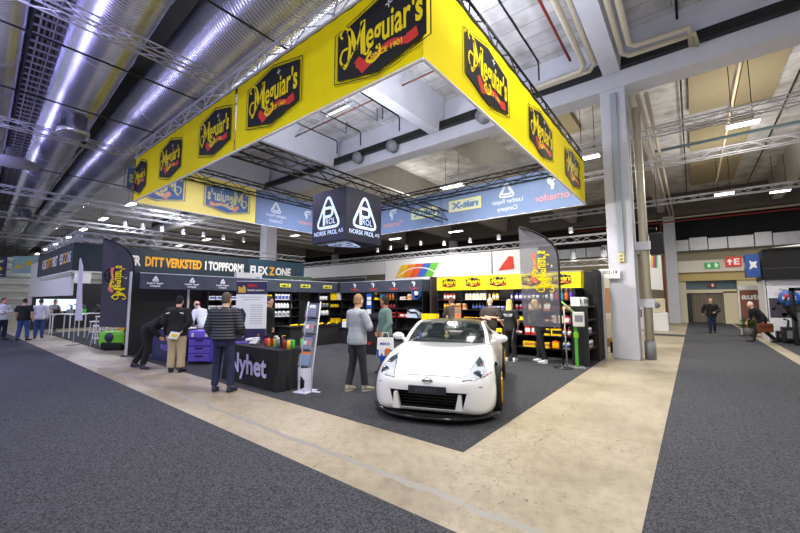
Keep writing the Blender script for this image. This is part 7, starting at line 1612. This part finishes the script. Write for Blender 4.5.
# ---- wheels
TYR = mat('tyre_rubber', (18, 18, 19), 0.8, 0, 0.08)
def wheel(sg, u):
    w = MB(); ax = (sg, 0, 0); c = (sg * 0.835, -u, WR)
    w.lathe([(0.235, -0.11), (0.30, -0.115), (0.33, -0.09), (0.335, 0.0), (0.33, 0.09), (0.30, 0.115), (0.235, 0.11)], 40, c, ax)
    wo = w.build('wheel', TYR, car)
    r = MB(); r.lathe([(0.235, -0.11), (0.22, -0.09), (0.215, 0.05), (0.225, 0.118), (0.25, 0.128), (0.255, 0.11)], 40, c, ax)
    r.lathe([(0.0, 0.03), (0.05, 0.04), (0.06, 0.0)], 16, c, ax)
    for k in range(10):
        a = 2 * PI * k / 10; d = Vector((0, math.cos(a), math.sin(a))); t_ = Vector((0, -math.sin(a), math.cos(a)))
        r.obox(Vector(c) + Vector(ax) * 0.085 + d * 0.14, d * 0.19, t_ * 0.026, Vector(ax) * 0.03)
    r.build('rim', BRASSG, wo); MB().lathe([(0.0, -0.02), (0.15, -0.02), (0.15, 0.0), (0, 0.0)], 24, c, ax).build('brake_disc', GREYPL, wo)
for sg in (-1, 1):
    for u in (AX_F, AX_R): wheel(sg, u)
# spray bottle on the roof of the car / card stand behind it
T = thing('price_card', 'orange and grey price card standing behind the car roof', 'sign', (-5.50, 9.72, 0.006), R(20)); MB().box(-0.03, 0.03, -0.03, 0.03, 0, 1.2).build('post', BLACKM, T); MB().rbox(-0.09, 0.09, -0.04, -0.02, 1.08, 1.44, 0.005).build('card', mat('card_orange', (226, 110, 60), 0.5), T); MB().box(-0.08, 0.08, -0.045, -0.04, 1.25, 1.42).build('print', mat('card_grey', (120, 110, 100), 0.5), T)
# ------------------------------------------------------------------ light
def area(loc, size, power, col=(1, 1, 1), rot=(0, 0, 0), sy=None, spread=PI):
    l = bpy.data.lights.new('area', 'AREA'); l.energy = power; l.color = col; l.size = size; l.spread = spread
    if sy: l.shape = 'RECTANGLE'; l.size_y = sy
    o = bpy.data.objects.new('area_light', l); C.objects.link(o); o.location = loc; o.rotation_euler = rot; return o
w = bpy.data.worlds.new('world'); bpy.context.scene.world = w; w.use_nodes = True
bg_ = w.node_tree.nodes['Background']; bg_.inputs[0].default_value = (0.88, 0.91, 1.0, 1); bg_.inputs[1].default_value = 0.62
WARM = (1.0, 0.95, 0.86); COOL = (0.86, 0.90, 1.0); VIOL = (0.62, 0.60, 1.0)
# hall lamps (one under each fixture that matters)
for (x, y, z, p, c) in ((1.56, 15.56, 7.15, 500, WARM), (1.62, 25.44, 7.15, 500, WARM), (-2.94, 15.8, 7.2, 300, WARM), (3.96, 27.5, 7.3, 300, WARM),
                        (-9.4, 16.24, 7.4, 300, WARM), (-15.6, 21.3, 7.4, 350, WARM), (-20.5, 7.0, 7.4, 350, COOL), (-26.8, 7.1, 7.4, 350, COOL), (-33.1, 7.2, 7.4, 350, COOL), (-45.7, 7.4, 7.4, 350, COOL), (-30.3, 16, 7.4, 350, COOL),
                        # fixtures out of view: above the aisles and behind the camera
                        (1.5, 6.0, 7.4, 520, WARM), (0.5, -1.5, 7.4, 420, WARM), (-6.0, -2.5, 7.0, 360, COOL), (-13.0, -2.0, 6.0, 620, (0.56, 0.52, 1.0)), (-22.0, -2.5, 6.5, 520, (0.6, 0.56, 1.0)), (6.5, 19, 7.4, 400, WARM)):
    area((x, y, z), 1.4, p, c, sy=0.35)
# unseen stage spots added near the booth trusses, aimed at the car and shelves
area((-4.2, 4.2, 5.6), 0.5, 260, (1, 0.98, 0.95), (R(12), R(8), 0), sy=0.5)
area((-3.2, 8.2, 5.6), 0.5, 240, (1, 0.97, 0.92), (R(25), 0, 0), sy=0.5)
area((-5.0, 8.3, 4.4), 0.5, 320, (1, 0.97, 0.92), (R(35), R(-15), 0), sy=0.5)
area((-9.5, 8.0, 4.4), 0.5, 300, (0.95, 0.96, 1.0), (R(30), R(30), 0), sy=0.5)
area((-10.5, 5.0, 5.6), 0.5, 160, VIOL, (0, 0, 0), sy=0.5)
# unseen cool uplights added to wash the roof and the ducts
area((-5.0, 7.5, 6.0), 1.2, 420, (0.84, 0.87, 1.0), (PI, 0, 0), sy=1.2)
area((-9.5, 7.5, 6.0), 1.2, 420, (0.84, 0.87, 1.0), (PI, 0, 0), sy=1.2)
area((-6.5, -0.4, 4.6), 5.5, 300, (0.5, 0.45, 1.0), (PI - R(-10), 0, 0), sy=0.7)
area((-15.5, -0.4, 4.6), 7.5, 320, (0.5, 0.45, 1.0), (PI - R(-10), 0, 0), sy=0.7)
for (x, y, p) in ((1.6, 17.2, 150), (1.6, 23, 170), (-4.5, 17, 90), (-14, 18, 200), (-24, 12, 160), (-32, 12, 160)): area((x, y, 6.4), 1.2, p, WARM, (PI, 0, 0), sy=1.2)  # upward fill added to brighten the bay ceilings, no fixtures
area((-0.5, 5.5, 5.0), 0.8, 220, (0.84, 0.87, 1.0), (PI, 0, 0), sy=0.8)
area((-12, 17.6, 5.6), 0.4, 300, (1, 0.98, 0.95), (R(55), 0, 0), sy=6.0)  # lamp added to brighten the white fascia
area((-16.2, 8.5, 5.0), 0.4, 150, (1, 0.97, 0.92), (0, R(50), 0), sy=5.0)  # lamp added to brighten the teal fascia lettering
vs_.exposure = -0.42
